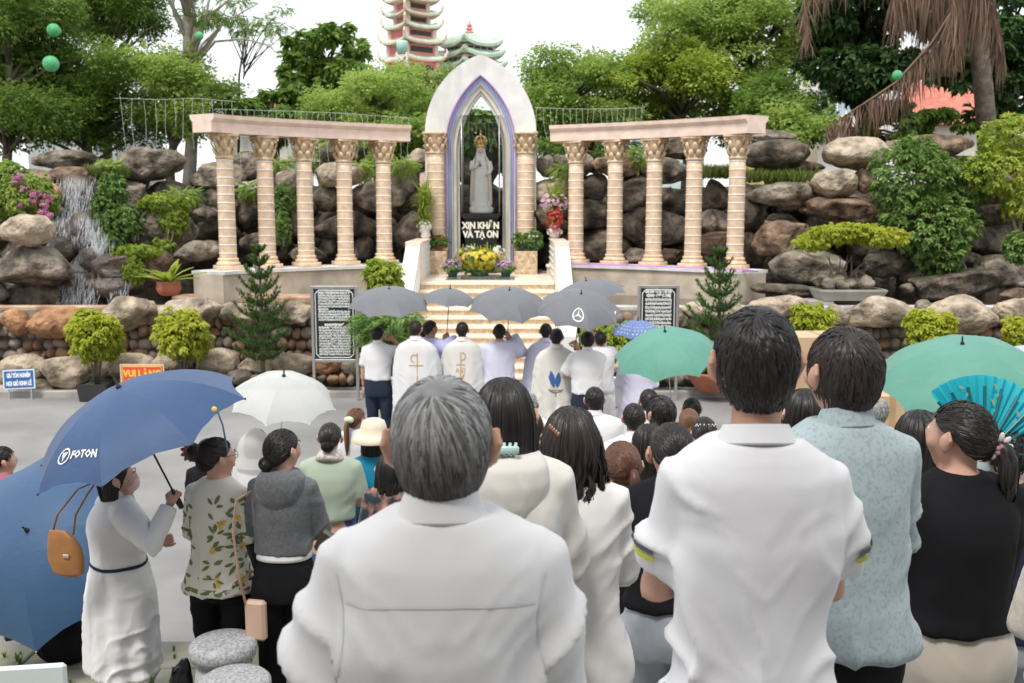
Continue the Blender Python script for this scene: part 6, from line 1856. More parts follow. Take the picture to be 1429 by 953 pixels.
h_grey2 = two_tone(h_grey, 'hair_grey_dark_nape', 1.44, 1.55, (.22, .20, .19))      # grows in darker at the nape
# foreground
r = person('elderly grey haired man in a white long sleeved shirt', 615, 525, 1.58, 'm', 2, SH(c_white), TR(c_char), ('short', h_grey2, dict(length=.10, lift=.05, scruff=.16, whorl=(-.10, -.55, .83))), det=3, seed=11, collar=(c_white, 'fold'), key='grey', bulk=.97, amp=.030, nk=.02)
so1 = r['shirt']; Hh = r['H']; s1 = r['s']
yv, yf = strip2([(x, Hh - .335 * s1 + .012 * math.cos(x * 9)) for x in np.linspace(-.150, .150, 40)], .004)
seam = cloth('white_seam', (.66, .66, .67), .02)
part('yoke_seam', project(yv, yf, so1, lambda u, v: (u, -1, v), (0, 1, 0), .0018), seam, r['thing'], True)
for sd_ in (-1, 1):
    yv, yf = strip2([(sd_ * (.166 - .012 * math.sin(t * PI)), Hh - (.29 + .17 * t) * s1) for t in np.linspace(0, 1, 24)], .0035)
    part('armhole_seam', project(yv, yf, so1, lambda u, v: (u, -1, v), (0, 1, 0), .0016), seam, r['thing'], True)
m = MB(); m.tube([r['hT'] @ Vector((-.074, -.004, .010)), r['hT'] @ Vector((-.086, -.022, -.02)), r['hT'] @ Vector((-.074, .012, -.05)), r['hT'] @ Vector((-.06, .05, -.055))], .0022, 5); part('mask_loop', m, c_white, r['thing'], True)

r = person('tall black haired man in a white polo shirt with striped sleeve cuffs', 1058, 430, 2.0, 'm', 0, SH(c_white2, 'short', .80), TR(c_char), ('short', h_black, dict(length=.05, lift=.06, scruff=.34, whorl=(-.12, -.45, .88), puff=1.03)), ('fold', 'fold'), 3, seed=23, collar=(c_white2, 'polo'), key='polo', bulk=.88, amp=.019, nk=.055, hands=(True, True))
for (dz, mt) in ((-.085, flat('stripe_grey', (.13, .14, .16), .8)), (-.11, flat('stripe_lime', (.55, .55, .08), .8))):
    for i in (0, 1):
        a = r['arms'][i]; e = a[0].lerp(a[1], .78); dd = (e - a[0]).normalized(); bv_ = bvh_of(r['shirt']); sd_ = -1 if i == 0 else 1
        V = []; F = []
        c = a[0].lerp(a[1], .50 + (-dz - .085) * 2.8)
        u_ = Vector((0, 1, 0)); v_ = Vector((sd_, 0, 0)); n = 14
        for k in range(n + 1):
            an = -1.25 + 2.3 * k / n
            for o_ in (-.007, .007):
                st_ = c + dd * (o_ + .028 * abs(k / n - .42)); di = (v_ * math.cos(an) - u_ * math.sin(an))
                h = bv_.ray_cast(st_ + di * .3, -di, .4)
                V.append((h[0] + di * .006) if h[0] is not None else st_ + di * .07)
            if k: F.append((2 * k - 2, 2 * k - 1, 2 * k + 1, 2 * k))
        m = MB(); m.add(V, F); part('sleeve_stripe', m, mt, r['thing'], True)
r = person('stocky man with tousled dark hair in a blue grey patterned shirt', 1182, 458, 2.45, 'm', 10, SH(c_bluegrey, 'elbow', .80), TR(c_black), ('short', h_soft, dict(length=.062, lift=.08, scruff=.30, whorl=(-.25, -.45, .86), puff=1.03)), ('fold', 'fold'), 3, yaw=8, seed=35, collar=(c_bluegrey, 'fold'), bulk=.97, amp=.014, key='blue', nk=.035)
r = person('woman with long straight black hair in an off white hooded jacket', 703, 528, 2.75, 'f', 0, SH(c_cream, 'long', .82), TR(c_offw), ('long', h_black, dict(length=.20, amax=112, width=1.02)), ('fold', 'fold'), 3, seed=41, collar=(c_cream, 'hood'), bulk=1.12, amp=.017, key='hoodie')
clipm = flat('mint_clip', (.50, .68, .66), .35)
hp = r['hT']
m = MB()
for k in range(5): m.tube([hp @ Vector((-.03 + .016 * k, -.112, -.065)), hp @ Vector((-.026 + .014 * k, -.130, -.080 - .005 * (k % 2))), hp @ Vector((-.028 + .014 * k, -.112, -.10))], .005, 6)
m.box(hp @ Vector((0, -.128, -.080)), (.085, .012, .022), bev=.004)
part('hair_clip', m, clipm, r['thing'], True)
r = person('woman with wavy dark shoulder length hair in a white blouse', 797, 568, 3.05, 'f', 0, SH(c_offw, 'long', .98), TR(c_offw, 1.25), ('long', h_soft, dict(length=.36, amax=122, width=1.10, wave=.032, flare=.14)), ('fold', 'fold'), 3, seed=52, collar=(c_offw, 'round'), bulk=1.0, amp=.017, key='curly')
hp = r['hT']; m = MB()
for k in range(5): m.ell(hp @ Vector((-.066 + .006 * k, -.055 - .010 * k, .045 - .004 * k)), (.007, .007, .009), 8, 6)
part('hair_clip', m, flat('copper_clip', (.30, .16, .10), .3, metal=.5), r['thing'], True)
r = person('woman with flower tied ponytail in a black long sleeved top and beige trousers', 1345, 560, 3.0, 'f', 6, SH(c_black, 'long', .70), TR(c_beige, 1.3), ('pull', h_black, dict(tie=(.55, -.80, -.25), tail=.20, tail_r=.04, side=.02, wave=.012)), ('fold', 'fold'), 3, yaw=30, seed=63, bulk=1.12, key='black', face=True)
tp = Vector(r['tie']); m = MB()
for k in range(9):
    a = 2 * PI * k / 9; m.ell(tp + Vector((.030 * math.cos(a), -.022, .030 * math.sin(a))), (.016, .006, .009), 8, 6, Euler((0, -a, 0)).to_matrix())
part('hair_flower', m, petal('pale_flower', (.75, .62, .66), (.85, .82, .8)), r['thing'], True)
m = MB(); 
for k in range(5): m.ell(tp + Vector((.010 * math.cos(k * 1.26), -.03, .010 * math.sin(k * 1.26) - .01)), (.010, .008, .010), 8, 6)
part('hair_flower', m, petal('mauve_flower', (.40, .18, .28), (.55, .3, .4)), r['thing'], True)
bv_ = bvh_of(r['shirt']); a = r['arms'][0]; V = []
m = MB(); m2 = MB()
for k in range(8):
    c = a[0].lerp(a[1], .05 + .11 * k); h = bv_.ray_cast(c + Vector((-.25, -.22, 0)), Vector((.75, .66, 0)), .5)
    if h[0] is not None:
        (m if k % 2 else m2).ell(h[0], (.010, .006, .012), 8, 6); m.ell(h[0] + Vector((.012, -.006, .01)), (.005, .004, .005), 6, 5)
part('embroidery', m, flat('thread_blue', (.12, .14, .45), .7), r['thing'], True); part('embroidery', m2, flat('thread_orange', (.60, .35, .18), .7), r['thing'], True)
r = person('woman with pulled back black hair in a black printed t-shirt and jeans', 938, 590, 3.6, 'f', 0, SH(c_black, 'elbow', .70), TR(c_jean), ('pull', h_black, dict(tie=(.1, -.95, -.45), tail=.16, tail_r=.03)), ('fold', 'fold'), 3, yaw=8, seed=71, key='tee', bulk=1.1)
tv, tf = text_mesh('LOVE', .075, 'LEFT', 2, .002)
part('printed_lettering', project([(q[0] - .115, q[1] + r['H'] - .56 * r['s']) for q in tv], tf, r['shirt'], lambda u, v: (u, -1, v), (0, 1, 0), .002), ink, r['thing'])
r = person('woman with brown ponytail in a black blouse', 868, 617, 4.3, 'f', 0, SH(c_black, 'long', .72), TR(c_black), ('pull', h_brown, dict(tie=(.35, -.92, -.1), tail=.17, tail_r=.035, puff=1.03)), ('front', 'front'), 3, yaw=6, seed=75)
person('woman with straight black shoulder hair and pearl earring beside the brown ponytail', 905, 592, 5.15, 'f', 0, SH(c_black, 'long', .75), TR(c_black), ('long', h_black, dict(length=.30)), ('front', 'front'), 2, seed=77)
# middle rows on the right
person('man with cropped black hair in a white shirt behind the brown ponytail', 885, 563, 7.3, 'm', 0, SH(c_white), TR(c_char), ('short', h_black, dict(length=.03)), ('front', 'front'), 2, seed=81, collar=(c_white, 'fold'), group=None)
person('man with a white face mask loop in a loose white shirt', 830, 540, 8.4, 'm', 0, SH(c_white), TR(c_char), ('short', h_black, dict(length=.03)), ('front', 'front'), 2, seed=83, collar=(c_white, 'fold'), bulk=1.1)
person('man with thinning crown in a pale blue shirt', 906, 543, 8.7, 'm', 0, SH(cloth('pale_blue', (.62, .68, .78), .03)), TR(c_char), ('short', h_soft, dict(length=.03)), ('front', 'front'), 2, seed=85, sk=skin_d, collar=(cloth('pale_blue', ()), 'fold'))
person('young man with thick black hair turning his head left', 922, 553, 6.2, 'm', 0, SH(c_white), TR(c_char), ('short', h_black, dict(length=.06, lift=.09, puff=1.06)), ('front', 'front'), 2, yaw=30, seed=87, face=True)
person('person with very dark hair standing behind the auburn bun', 966, 555, 9.0, 'f', 0, SH(c_offw), TR(c_char), ('short', h_black, dict(length=.05)), (('ik', (938, 606, 9.32)), 'front'), 1, seed=89, key='green')
PPL['green']['hand'].reverse()
person('woman with auburn hair in a low bun', 962, 570, 8.0, 'f', 0, SH(c_offw), TR(c_char), ('pull', h_red, dict(tie=(0, -.9, -.5), bun=.04)), ('front', 'front'), 2, seed=91)
r = person('woman with black hair pinned up under a beaded hair net', 983, 583, 7.1, 'f', 0, SH(c_ivory), TR(c_char), ('pull', h_black, dict(tie=(0, -.85, -.4), bun=.045, puff=1.06)), ('front', 'front'), 2, seed=93, hs=1.05)
m = MB()
for k in range(12):
    a = -1.2 + .2 * k; m.ell(r['hT'] @ Vector((.075 * math.sin(a), -.07 - .02 * math.cos(a), .055 + .01 * (k % 2))), (.006, .006, .006), 6, 5)
part('hair_beads', m, flat('pearl', (.8, .78, .74), .2), r['thing'], True)
person('grey haired person beside the long black hair', 738, 548, 9.0, 'm', 0, SH(c_offw), TR(c_char), ('short', h_salt, dict(length=.03)), ('front', 'front'), 1, seed=95)
person('dark haired person in a small checked shirt behind the hooded jacket', 742, 575, 7.4, 'f', 0, SH(c_check), TR(c_char), ('long', h_soft, dict(length=.16)), ('front', 'front'), 2, seed=97)
person('dark haired woman in a white top half hidden by the wavy hair', 814, 572, 7.3, 'f', 0, SH(c_white), TR(c_char), ('pull', h_black, dict(tie=(0, -.9, -.4), bun=.035)), ('front', 'front'), 2, yaw=-14, seed=99)
# right hand side
person('person with plain black hair between the polo and the blue grey shirt', 1124, 543, 4.25, 'f', 0, SH(c_grey), TR(c_black), ('long', h_black, dict(length=.2)), ('front', 'front'), 2, seed=101)
person('grey haired person by the cardboard boxes', 1226, 555, 8.0, 'm', 0, SH(c_beige), TR(c_char), ('short', h_salt, dict(length=.04)), ('front', 'front'), 2, seed=103)
person('woman with black shoulder hair in a white t-shirt behind the black top', 1284, 573, 3.75, 'f', 4, SH(c_white, 'elbow', .74), TR(c_denim), ('long', h_black, dict(length=.22, amax=105)), ('front', 'front'), 2, seed=105, yaw=-10)
rf = person('woman with reddish brown hair holding up a turquoise folding fan', 1365, 548, 3.9, 'f', 0, SH(cloth('pale_aqua', (.62, .72, .72), .04), 'elbow', 1.0), TR(c_offw), ('pull', h_brown, dict(tie=(0, -.9, -.3), bun=.04)), ('down', ((.12, .10, -.10), (.06, .10, .20))), 2, seed=107, yaw=-15)
person('man in a navy shirt at the right edge of the crowd', 1408, 590, 3.8, 'm', 0, SH(cloth('dark_navy', (.022, .03, .055), .15), 'elbow', .80), TR(c_jean), ('short', h_black, dict(length=.03)), ('front', 'front'), 2, seed=109, bulk=1.1, face=False)
person('person in a striped beige sleeve at the right edge of the picture', 1535, 640, 2.55, 'f', 0, SH(cloth('striped_beige', (.66, .60, .52), .12, 60), 'elbow', .74), TR(c_black), ('short', h_black, dict(length=.03)), ('front', 'front'), 2, seed=111, H=1.40)
r = person('white haired person with glasses holding the large green umbrella', 1320, 554, 6.95, 'm', 20, SH(c_beige), TR(c_char), ('short', h_salt, dict(length=.04)), ('front', ('ik', (1350, 640, 7.1))), 2, seed=113, yaw=35, face=True, key='biggreen')
hp = r['hT']; m = MB()
for sd_ in (-1, 1):
    m.tube([hp @ Vector((sd_ * .034 + .020 * math.cos(a), .098, -.002 + .019 * math.sin(a))) for a in np.linspace(0, 2 * PI, 17)], .0016, 5); m.tube([hp @ Vector((sd_ * .054, .094, .002)), hp @ Vector((sd_ * .076, .01, .004))], .0016, 5)
part('glasses', m, blackp, r['thing'], True)
person('person in grey standing under the striped umbrella', 1455, 540, 9.5, 'm', 0, SH(c_grey), TR(c_char), ('short', h_black, dict(length=.03)), ('front', ('ik', (1450, 580, 9.65))), 1, seed=115, key='stripe')
# left hand side
rfo = person('woman in a long white belted dress and pink mask under the logo umbrella', 160, 640, 5.3, 'f', -52, ('dress', c_white, 'long', .30), None, ('long', h_black, dict(length=.20, amax=100)), (((-.03, .10, -.24), (.20, .14, .0)), ('ik', (237, 704, 5.17))), 3, seed=121, face=True, sk=skin, bulk=1.26, amp=.013, key='foton', collar=(c_white, 'fold'), yaw=-16)
hp = rfo['hT']; m = MB()
m.ell(hp @ Vector((0, .062, -.048)), (.060, .052, .050), 24, 16, hp.to_3x3())
part('face_mask', m, cloth('pink_mask', (.72, .48, .54), .03), rfo['thing'], True)
m = MB()
for sd_ in (-1, 1): m.tube([hp @ Vector((sd_ * .056, .065, -.03)), hp @ Vector((sd_ * .078, .0, .0))], .0018, 5)
part('mask_loop', m, c_white, rfo['thing'], True)
Hf, sf = rfo['H'], rfo['s']
m = MB(); 
bv_ = bvh_of(rfo['shirt']); V = []; F = []
for k in range(48):
    an = 2 * PI * k / 48; di = Vector((math.cos(an), math.sin(an), 0))
    for o_ in (-.009, .009):
        h = bv_.ray_cast(Vector((0, -.01, Hf - .62 * sf + o_)) + di * .5, -di, .6)
        V.append((h[0] + di * .004) if h[0] is not None else Vector((0, -.01, Hf - .62 * sf + o_)) + di * .15)
    F.append((2 * k, 2 * k + 1, (2 * k + 3) % 96, (2 * k + 2) % 96))
m.add(V, F); part('belt', m, c_navy, rfo['thing'], True)
w_ = rfo['arms'][1][2]; dd = (rfo['arms'][1][2] - rfo['arms'][1][1]).normalized()
m = MB(); m.tube([w_ - dd * .028, w_ - dd * .008], .034, 16, cap=False); part('wrist_watch', m, gold, rfo['thing'], True)
r = person('woman in a cream blouse printed with green leaves and yellow flowers', 300, 612, 5.3, 'f', -12, SH(c_ivory, 'elbow', .86), TR(c_black), ('pull', h_soft, dict(tie=(-.35, -.85, .25), bun=.055, puff=1.05)), ('front', 'front'), 3, seed=131, yaw=-38, face=True, bulk=.95, key='leaf')
leafp = flat('print_green', (.16, .20, .07), .8); yelp = flat('print_yellow', (.70, .45, .10), .8)
Lf, Yf = [], []
rr_ = random.Random(5)
for cx_ in (-.15, .035, .15):
    for k in range(7):
        z = r['H'] - (.34 + .082 * k) * r['s']; x = cx_ + rr_.uniform(-.015, .015)
        for q in range(4):
            an = rr_.uniform(0, 2 * PI); Lf.append(leaf2(x + .012 * math.cos(an), z + .012 * math.sin(an), an, rr_.uniform(.035, .055), .018))
        if k % 2 == 1 and cx_ > -.1: Yf.append(leaf2(x + .02, z - .01, rr_.uniform(0, 6), .04, .026)); Yf.append(leaf2(x + .02, z - .01, rr_.uniform(0, 6), .04, .026))
# as seen from the back of her turned body
for st_, mt, nm_ in ((Lf, leafp, 'leaf_print'), (Yf, yelp, 'flower_print')):
    V, F = joinsets(st_); part(nm_, project(V, F, r['shirt'], lambda u, v: (u, -1, v), (0, 1, 0), .0025), mt, r['thing'], kind='stuff')
    for sd_ in (-1, 1):
        V2 = [(u * 1.0, v) for u, v in V]; part(nm_, project(V2, F, r['shirt'], lambda u, v, sd_=sd_: (sd_ * 1.0, u - .05, v), (-sd_, 0, 0), .0025), mt, r['thing'], kind='stuff')
tp = Vector(r['tie']); m = MB()
for k in range(10):
    a = k * .7; m.ell(tp + Vector((-.03 + .022 * math.cos(a), -.03, .01 + .030 * math.sin(a))), (.026, .008, .013), 8, 6, Euler((0, -a, .4)).to_matrix())
part('hair_flower', m, flat('copper_flower', (.24, .11, .07), .5), r['thing'], True)
hp = r['hT']; m = MB()
for sd_ in (-1, 1):
    m.tube([hp @ Vector((sd_ * .034 + .020 * math.cos(a), .098, -.002 + .019 * math.sin(a))) for a in np.linspace(0, 2 * PI, 17)], .0016, 5); m.tube([hp @ Vector((sd_ * .054, .094, .002)), hp @ Vector((sd_ * .076, .01, .004))], .0016, 5)
part('glasses', m, blackp, r['thing'], True)
r = person('woman in a grey hooded sweater and black trousers with low tied hair', 393, 600, 5.2, 'f', -4, SH(c_grey, 'elbow', .64), TR(c_black, 1.1), ('pull', h_black, dict(tie=(-.25, -.85, -.55), bun=.042, puff=1.04)), ('fold', 'fold'), 3, seed=141, yaw=-30, face=True, collar=(c_grey, 'hood'), bulk=.97, key='hood')
m = MB(); torso(m, r['H'], r['s'], 'f', .97, .010, .60, .668, 5, .05); part('shirt_tail', m, c_white, r['thing'], True)
person('woman in a sage green top with a checked scarf and pinned black hair', 460, 590, 7.0, 'f', 0, SH(c_green, 'short', .64), ('skirt', c_denim, .1), ('pull', h_black, dict(tie=(0, -.9, -.35), bun=.045)), ('front', 'front'), 2, seed=151, collar=(c_check, 'scarf'), bulk=1.12)
rp = person('girl with a long auburn ponytail tied with a pale green scrunchie', 497, 570, 9.4, 'f', -10, SH(c_white, 'short'), TR(c_char), ('pull', h_red, dict(tie=(.1, -.98, .05), tail=.34, tail_r=.035, puff=1.05)), ('front', 'front'), 2, seed=153, yaw=-25)
m = MB(); m.ell(Vector(rp['tie']) + Vector((0, -.01, 0)), (.05, .03, .035), 12, 8); part('scrunchie', m, cloth('pale_green', (.62, .72, .52), .1), rp['thing'], True)
rh = person('person in a cream bucket sun hat and blue teal top', 521, 592, 7.3, 'f', 0, SH(c_teal, 'short'), TR(c_char), ('long', h_black, dict(length=.2)), ('front', 'front'), 2, seed=155)
hp = rh['hT']; m = MB()
m.lathe([(.155, -.045), (.16, -.04), (.12, .0), (.098, .02), (.092, .06), (.080, .098), (.05, .115), (.01, .118)], 28, (0, -.01, .022), 1.05, 1.28)
part('sun_hat', MB().add([tuple(hp @ Vector(q)) for q in m.v], m.f), cloth('straw_cream', (.72, .64, .50), .1), rh['thing'], True)
person('woman in a dark floral blouse with wavy black hair', 545, 645, 5.75, 'f', 0, SH(c_flowerd, 'elbow', .72), TR(c_black), ('long', h_black, dict(length=.27, wave=.012)), ('front', 'front'), 2, seed=157, H=1.42)
rv = person('woman wearing a white veil and white blouse', 357, 598, 7.6, 'f', -5, SH(c_white, 'long'), TR(c_char), ('long', h_red, dict(length=.18, amax=100)), ('front', ('ik', (394, 648, 7.78))), 2, seed=159, key='veil')
hp = rv['hT']; rings = []
for k in range(9):
    t_ = k / 8; rings.append([tuple(hp @ Vector((q[0], q[1], q[2]))) for q in [(.100 * (1 + .75 * t_) * math.sin(a) * max(.15, math.sin(min(1, .12 + t_ * 1.6) * PI / 2)) * (1 + .05 * t_ * math.sin(a * 7)), -.012 - .128 * (1 + .2 * t_) * math.cos(a) * max(.15, math.sin(min(1, .12 + t_ * 1.6) * PI / 2)), .105 - .30 * t_ ** 1.3) for a in np.linspace(-1.45, 1.45, 24)]])
m = MB(); vs = [q for rg_ in rings for q in rg_]; m.add(vs, [(k * 24 + i, k * 24 + i + 1, (k + 1) * 24 + i + 1, (k + 1) * 24 + i) for k in range(8) for i in range(23)])
part('veil', m, M('lace_veil', (.82, .81, .80), .8, var=.04, trans=.3, alpha=.72), rv['thing'], True)
person('woman in black with dark hair standing on the road behind the leaf blouse', 289, 612, 7.7, 'f', 0, SH(c_black, 'long'), TR(c_black), ('pull', h_black, dict(tie=(0, -.9, -.3), bun=.04)), ('front', 'front'), 2, seed=161, sk=skin)
person('person in a plum shirt with folded arms at the left edge', -2, 600, 7.4, 'm', -50, SH(c_pink, 'elbow'), TR(c_char), ('short', h_black, dict(length=.03)), ('fold', 'fold'), 2, seed=163, bulk=1.15, H=1.5)
# ------------------------------------------------------------------ clergy and helpers in front of the steps
r = person('man in a white shirt and navy trousers holding a grey umbrella', 527, 455, 13.3, 'm', -8, SH(c_white, 'short', .68), TR(c_navy), ('short', h_black, dict(length=.02)), ('down', ('ik', (549, 474, 13.42))), 2, seed=171, yaw=-10, collar=(c_white, 'fold'), key='umb1')
goldp = flat('gold_thread', (.55, .33, .10), .5); bluep = flat('blue_thread', (.04, .13, .36), .6)
fr_ = lambda u, v: (u, -1, v)
r = person('priest in a white chasuble embroidered with a gold cross and chalice', 580, 447, 13.0, 'm', -4, ('chasuble', c_white, 'none', 0), None, ('short', h_soft, dict(length=.02)), ('front', 'front'), 2, seed=173, yaw=-10, key='pr1')
Hh = r['H']
sets = [strip2([(.04, Hh - .40), (.04, Hh - .82)], .012), strip2([(-.07, Hh - .56), (.12, Hh - .56)], .012), arc2(.0, Hh - .47, .045, PI / 2, 3 * PI / 2, .012), strip2([(.0, Hh - .425), (.04, Hh - .425)], .01),
        strip2([(.0, Hh - .92), (.09, Hh - .92)], .016), leaf2(.045, Hh - .99, PI / 2, .07, .06), strip2([(.045, Hh - .98), (.045, Hh - 1.06)], .014), strip2([(.005, Hh - 1.06), (.085, Hh - 1.06)], .012)]
v_, f_ = text_mesh('IHS', .09, 'CENTER', 1); sets.append(([(q[0] + .045, q[1] + Hh - .88) for q in v_], f_))
V, F = joinsets(sets); part('gold_emblem', project(V, F, r['shirt'], fr_, (0, 1, 0), .006), goldp, r['thing'])
r = person('altar server in a pale lilac robe holding an umbrella beside the chalice chasuble', 600, 447, 13.5, 'm', -40, ('alb', c_bluew, 'wide', 0), None, ('short', h_soft, dict(length=.02)), ('front', ('ik', (626, 474, 13.45))), 2, seed=175, yaw=-10, key='umb2', sk=skin_d)
person('helper in a red collar half hidden behind the altar server', 593, 452, 14.2, 'm', -20, SH(c_red), TR(c_char), ('short', h_black, dict(length=.02)), ('front', 'front'), 1, seed=176)
r = person('priest in a white chasuble with a gold chi rho emblem', 645, 449, 13.2, 'm', -6, ('chasuble', c_offw, 'none', 0), None, ('short', h_black, dict(length=.02)), ('front', 'front'), 2, seed=177, key='pr2')
Hh = r['H']
sets = [strip2([(0, Hh - .38), (0, Hh - .80)], .012), arc2(.01, Hh - .43, .05, -PI / 2, PI / 2, .012), strip2([(-.06, Hh - .54), (.06, Hh - .54)], .011), strip2([(.0, Hh - .75), (.05, Hh - .66)], .016), arc2(.03, Hh - .83, .05, 0, 5, .012), arc2(.02, Hh - .95, .06, 1, 6, .012), strip2([(-.02, Hh - 1.0), (.05, Hh - .9)], .02), leaf2(.02, Hh - 1.02, .8, .09, .04)]
v_, f_ = text_mesh('A Ω', .08, 'CENTER', 1); sets.append(([(q[0], q[1] + Hh - .64) for q in v_], f_))
V, F = joinsets(sets); part('gold_emblem', project(V, F, r['shirt'], fr_, (0, 1, 0), .006), goldp, r['thing'])
person('altar server in a white lilac robe under the middle grey umbrella', 697, 452, 13.2, 'm', 0, ('alb', c_lilac, 'wide', 0), None, ('short', h_black, dict(length=.02)), ('front', ('ik', (712, 472, 13.4))), 2, seed=179, key='umb3')
person('priest in a plain white robe with a draped collar', 762, 451, 13.4, 'm', -2, ('chasuble', c_lilac, 'none', 0), None, ('short', h_black, dict(length=.02)), ('front', 'front'), 2, seed=181)
r = person('priest in a cream chasuble with a blue bird emblem', 777, 458, 12.5, 'm', -2, ('chasuble', c_cream, 'none', 0), None, ('short', h_black, dict(length=.025)), ('front', 'front'), 2, seed=183, yaw=-8)
Hh = r['H']
V, F = joinsets([leaf2(-.035, Hh - .72, 1.75, .22, .07), leaf2(.005, Hh - .72, 1.45, .20, .07), leaf2(-.02, Hh - .70, 2.1, .16, .05)]); part('blue_emblem', project(V, F, r['shirt'], fr_, (0, 1, 0), .006), bluep, r['thing'])
V, F = joinsets([arc2(-.01, Hh - .66, .12, PI + .7, 2 * PI - .7, .014), strip2([(-.08, Hh - .75), (.06, Hh - .75)], .01), strip2([(-.01, Hh - .78), (-.01, Hh - .83)], .012)]); part('gold_emblem', project(V, F, r['shirt'], fr_, (0, 1, 0), .006), flat('dull_thread', (.22, .22, .14), .6), r['thing'])
person('helper in a white short sleeved shirt and dark trousers under the star logo umbrella', 820, 462, 12.2, 'm', 0, SH(c_white, 'short', .70), TR(c_navy), ('short', h_black, dict(length=.03)), (((-.10, .05, -.24), (.05, .20, .06)), ('ik', (806, 486, 12.4))), 2, seed=185, collar=(c_white, 'fold'), key='umb5', bulk=1.05)
person('altar server in a white robe behind the dark trousered helper', 838, 462, 13.6, 'm', 0, ('alb', c_white, 'wide', 0), None, ('short', h_black, dict(length=.02)), ('front', ('ik', (832, 472, 13.8))), 2, seed=187, key='umb4', bulk=1.12)
r = person('altar server in a white surplice over a red cassock under the green umbrella', 890, 475, 12.6, 'm', 0, ('alb', c_red, 'none', 0), None, ('short', h_black, dict(length=.02)), ('front', 'front'), 2, seed=189, key='umb7')
m = MB(); torso(m, r['H'], r['s'], 'm', 1.05, .035, .21, 1.12, 16, .10, .03, 12)
for a in r['arms']: m.tube([a[0] * .9 + Vector((0, 0, .1)), a[0], a[1], a[1].lerp(a[2], .6)], [.08, .085, .09, .10], 14)
garment('surplice', m, c_lilac, r['thing'], .012, 4, .006, 4)

# ------------------------------------------------------------------ umbrellas
def umbcloth(name, c, tr=.22, rough=.55): return M('umbrella_' + name, c, rough, var=.05, scale=5, bump=.25, bscale=26, bdist=.012, trans=tr, sheen=.2, spec=.35)
u_grey = umbcloth('grey', (.19, .20, .22)); u_blue = umbcloth('blue', (.05, .105, .235), .2); u_green = umbcloth('green', (.16, .42, .33), .35); u_white = M('umbrella_clear', (.80, .82, .80), .35, var=.04, trans=.35, alpha=.82)
u_dot = umbcloth('dotted_blue', (.17, .25, .52), .25); u_blue2 = umbcloth('mid_blue', (.05, .12, .24), .2); u_stripe = umbcloth('striped', (.55, .58, .68), .25)
def umbrella(label, apx, apy, Y, R_, depth, axis, mat, L_=.80, n=8, spin=0., grip='hook', shaft=blackp, group=None, scal=.06, cat='umbrella', hold=None):
    ap = P(apx, apy, Y); ax = Vector(axis).normalized()
    base = ap - ax * L_
    if hold:
        h_ = PPL[hold]['hand'][1]; a2 = (ap - h_).normalized(); base = h_ - a2 * .06; L_ = (ap - base).length; ax = a2
    t = thing('umbrella', label, cat, base, 0, group)
    t.rotation_euler = ax.to_track_quat('Z', 'Y').to_euler()
    tm_ = 2 * math.atan(depth / R_); Rs = R_ / math.sin(tm_)
    def ribp(s_, a): return Vector((Rs * math.sin(s_ * tm_) * math.cos(a), Rs * math.sin(s_ * tm_) * math.sin(a), L_ + Rs * (math.cos(s_ * tm_) - 1)))
    def surf(k, s_, u):
        a0, a1 = spin + 2 * PI * k / n, spin + 2 * PI * (k + 1) / n
        se = s_ * (1 - scal * 4 * u * (1 - u) * s_ ** 3)
        p = ribp(se, a0).lerp(ribp(se, a1), u)
        am_ = (a0 + a1) / 2; bul = .008 * 4 * u * (1 - u) * math.sin(PI * s_) * R_
        return p + Vector((math.cos(am_) * bul * .3, math.sin(am_) * bul * .3, bul * .4))
    ns, nu = 12, 8
    pans = []
    for k in range(n):
        m = MB(); vs = []; fs = []
        for i in range(ns + 1):
            for j in range(nu + 1):
                q = surf(k, max(.015, i / ns), j / nu)
                rip = .0035 * math.sin(j * 2.1 + i * 1.7 + k) * (i / ns) * (1 if 0 < j < nu else 0)
                vs.append(q + Vector((0, 0, rip)))
        for i in range(ns):
            for j in range(nu):
                a = i * (nu + 1) + j; fs.append((a, a + nu + 1, a + nu + 2, a + 1))
        m.add(vs, fs); pans.append(part('canopy_panel', m, mat, t, True))
        a = spin + 2 * PI * k / n
        m = MB(); m.tube([ribp(s_, a) - Vector((0, 0, .006)) for s_ in np.linspace(.02, 1.0, 9)], .0028, 5); part('rib', m, steel, t, True)
        m = MB(); m.tube([(0, 0, L_ - depth * 1.15), ribp(.52, a) - Vector((0, 0, .008))], .0022, 5); part('stretcher', m, steel, t, True)
        m = MB(); e = ribp(1.0, a); m.ell(e, (.006, .006, .006), 8, 6); part('rib_tip', m, shaft, t, True)
    part('ferrule', MB().lathe([(.016, L_ - .004), (.014, L_ + .012), (.007, L_ + .016), (.006, L_ + .055), (.003, L_ + .06)], 10), blackp, t, True)
    m = MB(); m.tube([(0, 0, .02), (0, 0, L_)], .0055, 8); part('shaft', m, shaft, t, True)
    m = MB()
    if grip == 'hook': m.tube([(0, 0, .12), (0, 0, .0)] + [(.035 - .035 * math.cos(a), 0, -.035 * math.sin(a)) for a in np.linspace(.3, 3.3, 9)], .011, 8)
    else: m.tube([(0, 0, -.03), (0, 0, .0), (0, 0, .06), (0, 0, .08)], [.014, .017, .016, .008], 12)
    part('handle', m, blackp, t, True)
    return t, surf, pans
